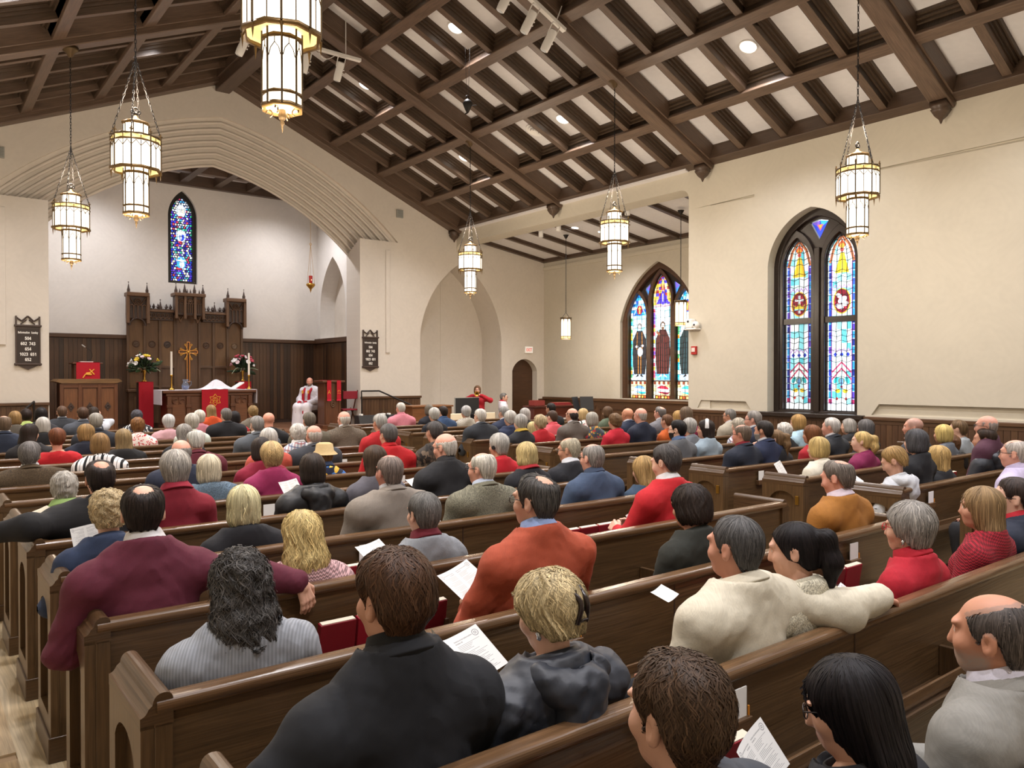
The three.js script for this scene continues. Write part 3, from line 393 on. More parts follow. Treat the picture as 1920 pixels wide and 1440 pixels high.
function makeChandelier() {
  const g = thing('chandelier', 'x', 'chandelier', [0, 0, 0], 0, 'lantern chandeliers hanging from the nave ceiling');
  const R = 0.25, r = 0.125, Y = { tip: 3.42, bot: 3.58, band: 3.66, col: 4.02, low: 4.06, high: 4.34, crown: 4.4, cap: 4.58, hook: 4.72 };
  M('ceiling_canopy', lathe([[0, chY - 0.16], [0.03, chY - 0.15], [0.06, chY - 0.09], [0.11, chY - 0.06], [0.12, chY], [0, chY]], 16), BRONZE, g);
  M('main_chain', links(V3(0, 5.26, 0), V3(0, chY - 0.15, 0), 30), IRON, g);
  for (let k = 0; k < 4; k++) M('hanger_chain', links(oct(R, Y.crown + 0.03, k * 2, 0.39), V3(0, 5.28, 0), 20, 0.012, 0.0042), IRON, g);
  M('hook', [new THREE.TorusGeometry(0.025, 0.008, 6, 12).translate(0, Y.hook, 0), new THREE.SphereGeometry(0.022, 8, 6).translate(0, Y.hook - 0.04, 0), new THREE.TorusGeometry(0.02, 0.007, 6, 10).translate(0.028, Y.hook - 0.02, 0), new THREE.TorusGeometry(0.02, 0.007, 6, 10).translate(-0.028, Y.hook - 0.02, 0)], IRON, g);
  M('cap', [lathe([[0.012, Y.hook - 0.05], [0.03, Y.cap + 0.05], [0.06, Y.cap + 0.03], [r + 0.02, Y.cap], [r + 0.02, Y.cap - 0.025], [r, Y.cap - 0.03]], 8)], GILT, g);
  const O = PI / 8, bars = [];
  for (let k = 0; k < 8; k++) {
    M('glass_pane', quad(oct(r, Y.crown, k, O), oct(r, Y.crown, k + 1, O), oct(r, Y.cap - 0.02, k + 1, O), oct(r, Y.cap - 0.02, k, O)), G_PANE, g);
    M('glass_pane', quad(oct(R, Y.low, k, O), oct(R, Y.low, k + 1, O), oct(R, Y.high, k + 1, O), oct(R, Y.high, k, O)), G_PANE, g);
    M('crown_pane', quad(oct(R, Y.high + 0.015, k, O), oct(R, Y.high + 0.015, k + 1, O), oct(R, Y.crown, k + 1, O), oct(R, Y.crown, k, O)), G_YEL, g);
    M('under_pane', quad(oct(R, Y.low, k, O), oct(R, Y.low, k + 1, O), oct(r, Y.low + 0.02, k + 1, O), oct(r, Y.low + 0.02, k, O)), G_YEL, g);
    M('glass_pane', quad(oct(r, Y.band + 0.01, k, O), oct(r, Y.band + 0.01, k + 1, O), oct(r, Y.col - 0.01, k + 1, O), oct(r, Y.col - 0.01, k, O)), G_PANE, g);
    M('glass_pane', quad(oct(r, Y.bot + 0.01, k, O), oct(r, Y.bot + 0.01, k + 1, O), oct(r, Y.band - 0.005, k + 1, O), oct(r, Y.band - 0.005, k, O)), G_PANE, g);
    M('glass_pane', quad(oct(r, Y.col + 0.015, k, O), oct(r, Y.col + 0.015, k + 1, O), oct(r, Y.low + 0.02, k + 1, O), oct(r, Y.low + 0.02, k, O)), G_PANE, g);
    M('under_pane', quad(oct(r * 0.95, Y.bot, k, O), oct(r * 0.95, Y.bot, k + 1, O), oct(0.02, Y.bot - 0.01, k + 1, O), oct(0.02, Y.bot - 0.01, k, O)), G_YEL, g);
    bars.push(bar(oct(R + 0.004, Y.low, k, O), oct(R + 0.004, Y.crown + 0.05, k, O), 0.008), bar(oct(r + 0.003, Y.bot, k, O), oct(r + 0.003, Y.low + 0.02, k, O), 0.007), bar(oct(r + 0.003, Y.crown, k, O), oct(r + 0.003, Y.cap - 0.02, k, O), 0.006));
    const p0 = oct(R + 0.003, Y.low, k, O).add(oct(R + 0.003, Y.low, k + 1, O)).multiplyScalar(0.5), up = (h) => V3(p0.x, h, p0.z); bars.push(bar(p0, up(Y.crown), 0.004));
    // pointed tracery heads of the drum and tube lights
    const A = oct(R + 0.003, 0, k, O), C = oct(R + 0.003, 0, k + 1, O), at = (t, y) => V3(A.x + (C.x - A.x) * t, y, A.z + (C.z - A.z) * t); for (const t of [0, 0.5]) bars.push(bar(at(t, Y.high - 0.06), at(t + 0.25, Y.high - 0.005), 0.004, 4), bar(at(t + 0.25, Y.high - 0.005), at(t + 0.5, Y.high - 0.06), 0.004, 4));
    const a = oct(r + 0.003, 0, k, O), c = oct(r + 0.003, 0, k + 1, O), bt = (t, y) => V3(a.x + (c.x - a.x) * t, y, a.z + (c.z - a.z) * t); bars.push(bar(bt(0.08, Y.col - 0.13), bt(0.22, Y.col - 0.08), 0.003, 4), bar(bt(0.22, Y.col - 0.08), bt(0.5, Y.col - 0.045), 0.003, 4), bar(bt(0.5, Y.col - 0.045), bt(0.78, Y.col - 0.08), 0.003, 4), bar(bt(0.78, Y.col - 0.08), bt(0.92, Y.col - 0.13), 0.003, 4), bar(bt(0.5, Y.col - 0.045), bt(0.5, Y.col - 0.01), 0.003, 4));
    const q = oct(R, Y.crown, k, O); M('crest_cross', [B(q.x - 0.005, q.x + 0.005, Y.crown, Y.crown + 0.075, q.z - 0.005, q.z + 0.005), B(q.x - 0.02, q.x + 0.02, Y.crown + 0.04, Y.crown + 0.05, q.z - 0.004, q.z + 0.004)], GILT, g);
    M('icicle_drop', new THREE.ConeGeometry(0.011, 0.1, 6).rotateX(PI).translate(q.x, Y.low - 0.06, q.z), GILT, g);
    const S = oct(0.09, Y.bot - 0.03, k, 0); if (k % 2) M('scroll', new THREE.TorusGeometry(0.022, 0.006, 5, 10, 4.5).rotateY(-k * PI / 4).translate(S.x, S.y, S.z), BRONZE, g);
  }
  M('muntins', bars, BRONZE, g);
  M('rim', octRing(R + 0.005, Y.low - 0.02, 0.03, 0.014), GILT, g); M('rim', octRing(R + 0.005, Y.high, 0.018, 0.01), GILT, g); M('rim', octRing(R + 0.005, Y.crown, 0.016, 0.01), BRONZE, g);
  M('rim', octRing(r, Y.col - 0.01, 0.025, 0.012), GILT, g); M('rim', octRing(r, Y.band - 0.008, 0.018, 0.012), GILT, g); M('rim', octRing(r, Y.bot - 0.015, 0.03, 0.014), GILT, g);
  M('finial', lathe([[0.001, Y.tip], [0.008, Y.tip + 0.05], [0.016, Y.tip + 0.06], [0.01, Y.tip + 0.075], [0.022, Y.tip + 0.09], [0.028, Y.tip + 0.11], [0.022, Y.bot - 0.01], [0.022, Y.bot + 0.02]], 10), BRONZE, g);
  return g;
}
{ const spots = [[1.98, -5.01, 'large lantern chandelier nearest the camera, cut by the top edge'], [2.0, -9.26, 'lantern chandelier before the arch, just left of the narrow chancel window'], [2.0, -13.51, 'small far lantern chandelier at far left before the arch'], [9.45, -5.01, 'lantern chandelier overlapping the two-light stained glass window'], [9.45, -9.26, 'lantern chandelier in front of the side chapel opening'], [9.45, -13.51, 'lantern chandelier in front of the tall pointed niche']];
  const c0 = makeChandelier();
  spots.forEach(([x, z, label], i) => { const c = i ? c0.clone() : c0; if (i) { c.name = numbered('chandelier'); scene.add(c); } c.userData = { ...c.userData, label }; c.position.set(x, 0, z);
    const p = new THREE.PointLight(CHAND_COL, CHAND_I); p.position.set(x, 3.3, z); p.castShadow = true; p.shadow.radius = 6; scene.add(p);
    const q = new THREE.PointLight(CHAND_COL, CHAND_I * 0.6); q.position.set(x, 4.86, z); q.castShadow = true; q.shadow.radius = 6; scene.add(q); });
}
function recessed(side, row, z, label) {
  const s = (row + 0.5) * RP, m = slopeMatrix(side, s, 0.29, z), p = V3(0, 0, 0).applyMatrix4(m); const g = thing('recessed_light', label, 'ceiling light', [0, 0, 0], 0, 'recessed lights of the nave ceiling');
  g.position.copy(p); g.quaternion.setFromRotationMatrix(new THREE.Matrix4().extractRotation(m));
  M('trim_ring', new THREE.TorusGeometry(0.135, 0.012, 8, 28).rotateX(PI / 2), WHITEP, g); M('diffuser', new THREE.CylinderGeometry(0.13, 0.13, 0.012, 28), G_CAN, g);
  const l = new THREE.SpotLight(CAN_COL, CAN_I, 0, 1.12, 0.9); const d = p.clone(); d.y -= 0.06; l.position.copy(d); l.target.position.set(d.x, 0, d.z); l.castShadow = true; l.shadow.radius = 6; scene.add(l, l.target);
}
{ const where = { 3: 'near the chancel gable', 7: 'in the second bay from the chancel', 12: 'in the bay beside the two-light window', 17: 'above the rear pews', 21: 'by the back wall' };
  for (const side of [1, -1]) for (const row of [1, 3]) for (const c of [3, 7, 12, 17, 21]) recessed(side, row, ZF + (c + 0.5) * CP, `round recessed light, ${row === 1 ? 'upper' : 'lower'} row of the ${side > 0 ? 'right' : 'left'} slope, ${where[c]}`); }
{ const g = thing('air_vent', 'round white air diffuser set in a ceiling coffer beside a light', 'vent'); g.applyMatrix4(slopeMatrix(1, 3.5 * RP, 0.29, ZF + 6.5 * CP));
  for (const [r, y] of [[0.19, 0], [0.135, -0.02], [0.08, -0.035]]) M('cone_ring', lathe([[r - 0.035, y + 0.01], [r, y - 0.012], [r + 0.006, y - 0.006], [r - 0.03, y + 0.02]], 28), WHITEP, g); M('hub', new THREE.CylinderGeometry(0.045, 0.05, 0.03, 20).translate(0, -0.03, 0), WHITEP, g); M('throat', new THREE.CylinderGeometry(0.18, 0.18, 0.004, 24).translate(0, 0.012, 0), BLACK, g); }
// track spotlights
function spotHead(name, label, pos, dir, group) {
  const g = thing(name, label, 'spotlight', pos, 0, group); g.quaternion.setFromUnitVectors(V3(0, -1, 0), dir.clone().normalize());
  M('housing', [lathe([[0, 0], [0.06, 0], [0.065, -0.02], [0.07, -0.26], [0.064, -0.34], [0.05, -0.345], [0, -0.345]], 18)], WHITEP, g); M('lens', new THREE.CylinderGeometry(0.048, 0.048, 0.004, 16).translate(0, -0.348, 0), mat('#cfd4d8', 0.15), g);
  M('yoke', [B(-0.078, -0.07, -0.1, 0.1, -0.012, 0.012), B(0.07, 0.078, -0.1, 0.1, -0.012, 0.012), B(-0.078, 0.078, 0.092, 0.1, -0.012, 0.012)], WHITEP, g); for (let i = 0; i < 2; i++) M('knob', new THREE.SphereGeometry(0.014, 8, 6).translate(0.085, -0.12 - i * 0.06, 0), WHITEP, g);
}
{ const t = thing('track_rail', 'white lighting track under the ridge near the chancel gable', 'lighting track', [XC, 7.72, -13.3]); M('rail', B(-1.1, 1.15, 0, 0.06, -0.04, 0.04, 0.008), WHITEP, t); for (const x of [-0.8, 0, 0.85]) M('hanger', cyl(0.008, 0.008, 0.7, x, 0.05, 0), WHITEP, t); M('cable', tube([V3(0.3, 0, 0), V3(0.38, -0.12, 0.02), V3(0.5, -0.1, 0), V3(0.62, -0.02, 0)], 0.006), WHITEP, t);
  [[-1.0, 'white spotlight on the ridge track, left of the big chandelier'], [0.1, 'white spotlight on the ridge track, just right of the big chandelier'], [0.75, 'white spotlight at the right end of the ridge track']].forEach(([x, l]) => spotHead('track_spotlight', l, [XC + x, 7.62, -13.3], V3(x < 0 ? -0.35 : -0.12, -1, -0.3), 'white spotlights on the lighting tracks'));
  const u = thing('track_rail', 'white lighting track fixed under the right ceiling slope', 'lighting track'); u.applyMatrix4(slopeMatrix(1, 2.0, -0.22, -9.05)); M('rail', B(-0.85, 0.8, 0, 0.06, -0.04, 0.04, 0.008), WHITEP, u); for (const x of [-0.6, 0.6]) M('hanger', cyl(0.008, 0.008, 0.32, x, 0.02, 0), WHITEP, u);
  [[7.05, 'first white spotlight of the three under the right slope'], [7.5, 'middle white spotlight of the three under the right slope'], [7.9, 'lowest white spotlight of the three under the right slope']].forEach(([x, l]) => spotHead('track_spotlight', l, [x, RIDGE - TAN * (x - XC) - 0.36, -9.05], V3(-0.35, -1, -0.35), 'white spotlights on the lighting tracks'));
}
{ const p = atZ(877, 196, -11.2), g = thing('hanging_microphone', 'small black microphone bracket hanging on thin wires from ceiling', 'microphone', p.toArray()); const top = RIDGE - TAN * (p.x - XC) - p.y; M('wire', [bar(V3(-0.015, 0.1, 0), V3(-0.05, top, 0), 0.003), bar(V3(0.015, 0.1, 0), V3(0.05, top, 0), 0.003)], IRON, g); M('ring', new THREE.TorusGeometry(0.03, 0.008, 6, 14).translate(0, 0.11, 0), IRON, g); M('bracket', [lathe([[0.02, -0.16], [0.05, -0.1], [0.09, 0], [0.06, 0.05], [0.02, 0.08]], 10), bar(V3(-0.03, -0.05, 0), V3(0.17, 0.0, 0.03), 0.008), bar(V3(0, -0.16, 0), V3(-0.06, -0.2, 0.02), 0.012)], IRON, g); }
// chapel lights
function lantern(pos, top, label) { const g = thing('pendant_lantern', label, 'pendant lantern', pos, 0, 'small lanterns of the side chapel'); const O = PI / 8, r = 0.13; const bars = [];
  for (let k = 0; k < 8; k++) { M('glass_pane', quad(oct(r, 0.06, k, O), oct(r, 0.06, k + 1, O), oct(r, 0.5, k + 1, O), oct(r, 0.5, k, O)), G_LANT, g); M('amber_pane', quad(oct(r + 0.002, 0, k, O), oct(r + 0.002, 0, k + 1, O), oct(r + 0.002, 0.05, k + 1, O), oct(r + 0.002, 0.05, k, O)), G_YEL, g); bars.push(bar(oct(r + 0.003, 0, k, O), oct(r + 0.003, 0.52, k, O), 0.006, 5)); M('amber_drop', new THREE.ConeGeometry(0.014, 0.14, 5).rotateX(PI).translate(oct(r + 0.004, 0.43, k, O).x, 0.43, oct(r + 0.004, 0.43, k, O).z), GILT, g); }
  M('muntins', bars, GILT, g); M('rim', octRing(r, -0.01, 0.015, 0.01), GILT, g); M('rim', octRing(r, 0.05, 0.014, 0.008), GILT, g); M('rim', octRing(r + 0.005, 0.5, 0.05, 0.016), BRONZE, g); M('floor_pane', new THREE.CylinderGeometry(0.12, 0.12, 0.004, 8).translate(0, 0, 0), G_YEL, g);
  M('stirrup', [bar(V3(-0.12, 0.55, 0), V3(0, 0.68, 0), 0.006), bar(V3(0.12, 0.55, 0), V3(0, 0.68, 0), 0.006), new THREE.TorusGeometry(0.022, 0.006, 5, 10).translate(0, 0.7, 0)], IRON, g); M('chain', links(V3(0, 0.72, 0), V3(0, top - pos[1] - 0.06, 0), Math.round((top - pos[1]) * 20)), IRON, g); M('ceiling_canopy', lathe([[0.015, top - pos[1] - 0.1], [0.03, top - pos[1] - 0.08], [0.075, top - pos[1]], [0, top - pos[1]]], 14), IRON, g);
  const p = new THREE.PointLight(CHAND_COL, LANTERN_I); p.position.set(pos[0], pos[1] - 0.1, pos[2]); p.castShadow = true; p.shadow.radius = 4; scene.add(p); }
const chTop = (x) => 5.62 - (x - XR - 0.48) * 0.4 / (XA - XR - 0.5);
{ const a = atX(1061, 635, 13.5), b = atX(1276, 610, 13.5); lantern([13.5, a.y, a.z], chTop(13.5), 'small pendant lantern hanging before the plain chapel wall'); lantern([13.5, b.y, b.z], chTop(13.5), 'small pendant lantern hanging before the figured chapel window'); }
[[1230, 377, 0], [1090, 411, 1], [1078, 437, 1], [1181, 437, 2]].forEach(([u, v, k], i) => { const x = 12.9 + (i % 3) * 0.45, r = ray(u, v), y = chTop(x) - 0.0; const t = (y - EYE) / r.y, p = V3(r.x * t, y + 0.045, r.z * t); p.x = Math.min(Math.max(p.x, 12.6), 13.9); p.y = chTop(p.x) + 0.055; const g = thing('chapel_downlight', ['flat round downlight nearest the chapel jamb', 'flat round downlight of the chapel beside the spot cylinders', 'flat round downlight of the chapel left of the chandelier', 'flat round downlight of the chapel right of the chandelier'][i], 'ceiling light', p.toArray()); g.rotation.z = -0.145; M('trim_ring', new THREE.TorusGeometry(0.1, 0.01, 6, 22).rotateX(PI / 2), WHITEP, g); M('diffuser', new THREE.CylinderGeometry(0.095, 0.095, 0.012, 22), G_CAN, g); const l = new THREE.SpotLight(CAN_COL, ALCOVE_I, 0, 1.15, 0.9); l.position.set(p.x, p.y - 0.07, p.z); l.target.position.set(p.x, 0, p.z); l.castShadow = true; l.shadow.radius = 5; scene.add(l, l.target); });
[[1014, 440, 'white cylinder spotlight farthest along the chapel ceiling'], [1047, 430, 'white cylinder spotlight second along the chapel ceiling'], [1176, 400, 'white cylinder spotlight beside the chapel chandelier']].forEach(([u, v, label]) => { const r = ray(u, v), t = (5.42 - EYE) / r.y, x = Math.min(Math.max(r.x * t, 12.6), 14.6), z = r.z * x / r.x; const y = chTop(x) + 0.06; const g = thing('cylinder_spotlight', label, 'spotlight', [x, y - 0.28, z]); M('stem', cyl(0.012, 0.012, 0.08, 0, 0.2, 0), WHITEP, g); M('housing', lathe([[0, 0.2], [0.055, 0.2], [0.06, 0.18], [0.06, 0], [0.05, 0], [0.05, 0.02], [0, 0.02]], 16), WHITEP, g); });
// chancel lights (their glow on the white wall shows in the photograph; the fittings hang behind the arch)
[[3.4, -19.7, 'left'], [5.65, -19.4, 'middle'], [7.9, -19.7, 'right']].forEach(([x, z, s]) => { const g = thing('chancel_downlight', `round downlight hidden behind the arch, ${s} one of the chancel ceiling`, 'ceiling light', [x, 6.98, z]); M('trim_ring', new THREE.TorusGeometry(0.12, 0.012, 6, 22).rotateX(PI / 2), WHITEP, g); M('diffuser', new THREE.CylinderGeometry(0.11, 0.11, 0.012, 22), G_CAN, g); const l = new THREE.SpotLight(CAN_COL, CHANCEL_I, 0, 1.2, 0.9); l.position.set(x, 6.9, z); l.target.position.set(x, 0, z); l.castShadow = true; l.shadow.radius = 6; scene.add(l, l.target); });

// ---------------------------------------------------------------- chancel furniture
const F = PLAT;
{ // reredos
  const g = thing('reredos', 'tall carved dark wooden altar screen with pinnacled towers', 'altar screen', [5.7, F, ZB + 0.1]);
  const X0 = -1.4, X1 = 1.4, P = (x0, x1, y0, y1, z0, z1, m = W_REREDOS, n = 'panel', r = 0.006) => M(n, B(x0, x1, y0, y1, z0, z1, r), m, g);
  P(X0, X1, 0, 3.0, 0, 0.08, W_REREDOS, 'back_board');
  P(X0 - 0.02, X1 + 0.02, 0, 0.9, 0.08, 0.3, W_PANEL, 'plinth'); P(X0 - 0.05, X1 + 0.05, 0.9, 0.97, 0.05, 0.34, W_REREDOS, 'plinth_ledge', 0.015);
  for (let i = 0; i < 4; i++) P(X0 + 0.1 + i * 0.68, X0 + 0.66 + i * 0.68, 0.12, 0.8, 0.3, 0.315, W_REREDOS, 'plinth_panel');
  const xs = [X0, -1.02, -0.66, -0.3, 0.3, 0.66, 1.02, X1];
  for (const x of xs) P(x - 0.03, x + 0.03, 0.97, 2.95, 0.08, 0.13, W_PANEL, 'stile');
  for (const [a, b] of [[-1.02, -0.3], [0.3, 1.02]]) { P(a, b, 1.5, 1.56, 0.08, 0.125, W_PANEL, 'rail'); P(a, b, 1.0, 1.05, 0.08, 0.125, W_PANEL, 'rail'); }
  const tone = [wood('#74522f', 0.5), wood('#6b4a2b', 0.5), wood('#7a5836', 0.5)];
  for (let i = 0; i < 7; i++) { if (i === 3) continue; P(xs[i] + 0.03, xs[i + 1] - 0.03, i === 0 || i === 6 ? 1.0 : 1.56, 2.8, 0.08, 0.095, tone[i % 3], 'panel', 0); const cx = (xs[i] + xs[i + 1]) / 2; M('medallion', [new THREE.TorusGeometry(0.075, 0.014, 6, 18).translate(cx, 2.1, 0.1), new THREE.CylinderGeometry(0.06, 0.06, 0.015, 14).rotateX(PI / 2).translate(cx, 2.1, 0.1), bar(V3(cx - 0.035, 2.08, 0.115), V3(cx + 0.035, 2.12, 0.115), 0.01)], i === 2 ? W_DARK : i === 6 ? W_RAIL : W_PANEL2, g); }
  P(-0.27, 0.27, 1.0, 2.95, 0.08, 0.09, W_REREDOS, 'panel', 0);
  const pin = (x, y, z, h = 0.24, w = 0.05) => M('pinnacle', [B(x - w / 2, x + w / 2, y, y + h * 0.3, z - w / 2, z + w / 2), new THREE.ConeGeometry(w * 0.55, h * 0.6, 4).rotateY(PI / 4).translate(x, y + h * 0.6, z), new THREE.OctahedronGeometry(w * 0.3).translate(x, y + h * 0.92, z)], W_DARK, g);
  function tracery(cx, y0, w, h, z) { const out = [], n = 4; for (let i = 0; i <= n; i++) out.push(bar(V3(cx - w / 2 + i * w / n, y0, z), V3(cx - w / 2 + i * w / n, y0 + h * 0.55, z), 0.011, 4)); for (let i = 0; i < n; i++) { const x = cx - w / 2 + (i + 0.5) * w / n; out.push(new THREE.TorusGeometry(w / n / 2, 0.01, 4, 8, PI).translate(x, y0 + h * 0.55, z)); } out.push(new THREE.TorusGeometry(w * 0.18, 0.013, 4, 12).translate(cx, y0 + h * 0.8, z), new THREE.TorusGeometry(w * 0.09, 0.011, 4, 8).translate(cx, y0 + h * 0.8, z), bar(V3(cx - w / 2, y0 + h, z), V3(cx - w * 0.15, y0 + h * 0.62, z), 0.012, 4), bar(V3(cx + w / 2, y0 + h, z), V3(cx + w * 0.15, y0 + h * 0.62, z), 0.012, 4)); return out; }
  for (const s of [-1, 1]) { const c = s * 1.2, w = 0.46; P(c - w / 2, c + w / 2, 2.72, 3.28, 0.02, 0.24, W_DARK, 'tower_core'); P(c - w / 2 - 0.03, c + w / 2 + 0.03, 3.26, 3.36, 0, 0.34, W_REREDOS, 'tower_cornice', 0.02); M('tracery', tracery(c, 2.72, w - 0.08, 0.52, 0.27), W_REREDOS, g); for (const k of [-1, 1]) { P(c + k * w / 2 - 0.035, c + k * w / 2 + 0.035, 2.6, 3.28, 0.2, 0.32, W_REREDOS, 'buttress'); pin(c + k * (w / 2 - 0.02), 3.36, 0.26, 0.26, 0.06); } M('cusp_arch', [new THREE.TorusGeometry(0.18, 0.03, 5, 14, PI).translate(c, 2.55, 0.22)], W_DARK, g);
    const e0 = s > 0 ? 0.36 : -0.97, e1 = e0 + 0.61; P(e0, e1, 2.7, 2.9, 0.05, 0.22, W_DARK, 'crest_frieze'); P(e0, e1, 2.9, 2.96, 0.03, 0.28, W_REREDOS, 'crest_rail', 0.012); const fr = []; for (let i = 0; i < 6; i++) { const x = e0 + 0.05 + i * 0.1; fr.push(new THREE.TorusGeometry(0.045, 0.012, 4, 10, PI).translate(x, 2.73, 0.235), new THREE.TorusGeometry(0.03, 0.01, 4, 10).translate(x, 2.83, 0.235)); } M('frieze_carving', fr, W_REREDOS, g);
    for (let i = 0; i < 6; i++) { const x = e0 + 0.06 + i * 0.098; if (i === 3) pin(x - 0.04, 2.96, 0.16, 0.28, 0.07); else M('cresting_leaf', [new THREE.ConeGeometry(0.045, 0.1, 5).translate(x, 3.08, 0.16), new THREE.SphereGeometry(0.035, 7, 5).translate(x, 3.03, 0.16), B(x - 0.012, x + 0.012, 2.95, 3.04, 0.14, 0.18)], W_DARK, g); } }
  P(-0.33, 0.33, 2.85, 3.34, 0.04, 0.36, W_DARK, 'canopy_core'); P(-0.38, 0.38, 3.32, 3.41, 0.02, 0.44, W_REREDOS, 'canopy_cornice', 0.02); M('tracery', [...tracery(-0.2, 2.9, 0.2, 0.4, 0.37), ...tracery(0.2, 2.9, 0.2, 0.4, 0.37), ...tracery(0, 2.9, 0.2, 0.4, 0.4)], W_REREDOS, g);
  for (const x of [-0.33, -0.12, 0.12, 0.33]) { P(x - 0.03, x + 0.03, 2.75, 3.33, 0.34, 0.42, W_REREDOS, 'buttress'); pin(x, 3.41, 0.34, x * x > 0.05 ? 0.24 : 0.3, 0.065); } for (const x of [-0.24, 0.02, -0.06, 0.24]) M('cresting_leaf', new THREE.ConeGeometry(0.03, 0.12, 5).translate(x, 3.47, 0.34), W_DARK, g);
  M('cusp_arch', [new THREE.TorusGeometry(0.2, 0.035, 5, 16, PI).translate(0, 2.66, 0.3), bar(V3(-0.3, 2.86, 0.3), V3(-0.2, 2.66, 0.3), 0.03, 5), bar(V3(0.3, 2.86, 0.3), V3(0.2, 2.66, 0.3), 0.03, 5)], W_REREDOS, g);
}
{ // wall cross on the screen
  const g = thing('altar_cross', 'gilded outline cross with radiating ornament on the altar screen', 'cross', [5.72, F + 1.15, ZB + 0.24]); const O = mat('#e0964e', 0.35, { key: 'crs', metalness: 0.5 });
  const loop = (pts, t) => { const out = []; for (let i = 0; i < pts.length; i++) { const a = pts[i], b = pts[(i + 1) % pts.length]; out.push(bar(V3(a[0], a[1], 0), V3(b[0], b[1], 0), t, 6)); } return out; };
  const w = 0.032, X = 0.23, y1 = 1.02, ya = 0.77; M('cross_outline', loop([[-w, 0], [w, 0], [w, ya - w], [X, ya - w], [X, ya + w], [w, ya + w], [w, y1], [-w, y1], [-w, ya + w], [-X, ya + w], [-X, ya - w], [-w, ya - w]], 0.011), O, g);
  const rays = []; for (let k = 0; k < 8; k++) { const a = k * PI / 4 + PI / 8; rays.push(bar(V3(Math.cos(a) * 0.04, ya + Math.sin(a) * 0.04, 0), V3(Math.cos(a) * 0.19, ya + Math.sin(a) * 0.19, 0.01), 0.009, 5), new THREE.TorusGeometry(0.02, 0.006, 4, 8).translate(Math.cos(a) * 0.2, ya + Math.sin(a) * 0.2, 0.01)); } M('rays', rays, GOLD, g); M('boss', new THREE.SphereGeometry(0.03, 10, 8).translate(0, ya, 0.01), GOLD, g); M('fixing_bracket', [cyl(0.01, 0.01, 0.1, 0, 0, 0).rotateX(-PI / 2).translate(0, 0.4, 0), cyl(0.01, 0.01, 0.1, 0, 0, 0).rotateX(-PI / 2).translate(0, ya, 0)], BRONZE, g);
}
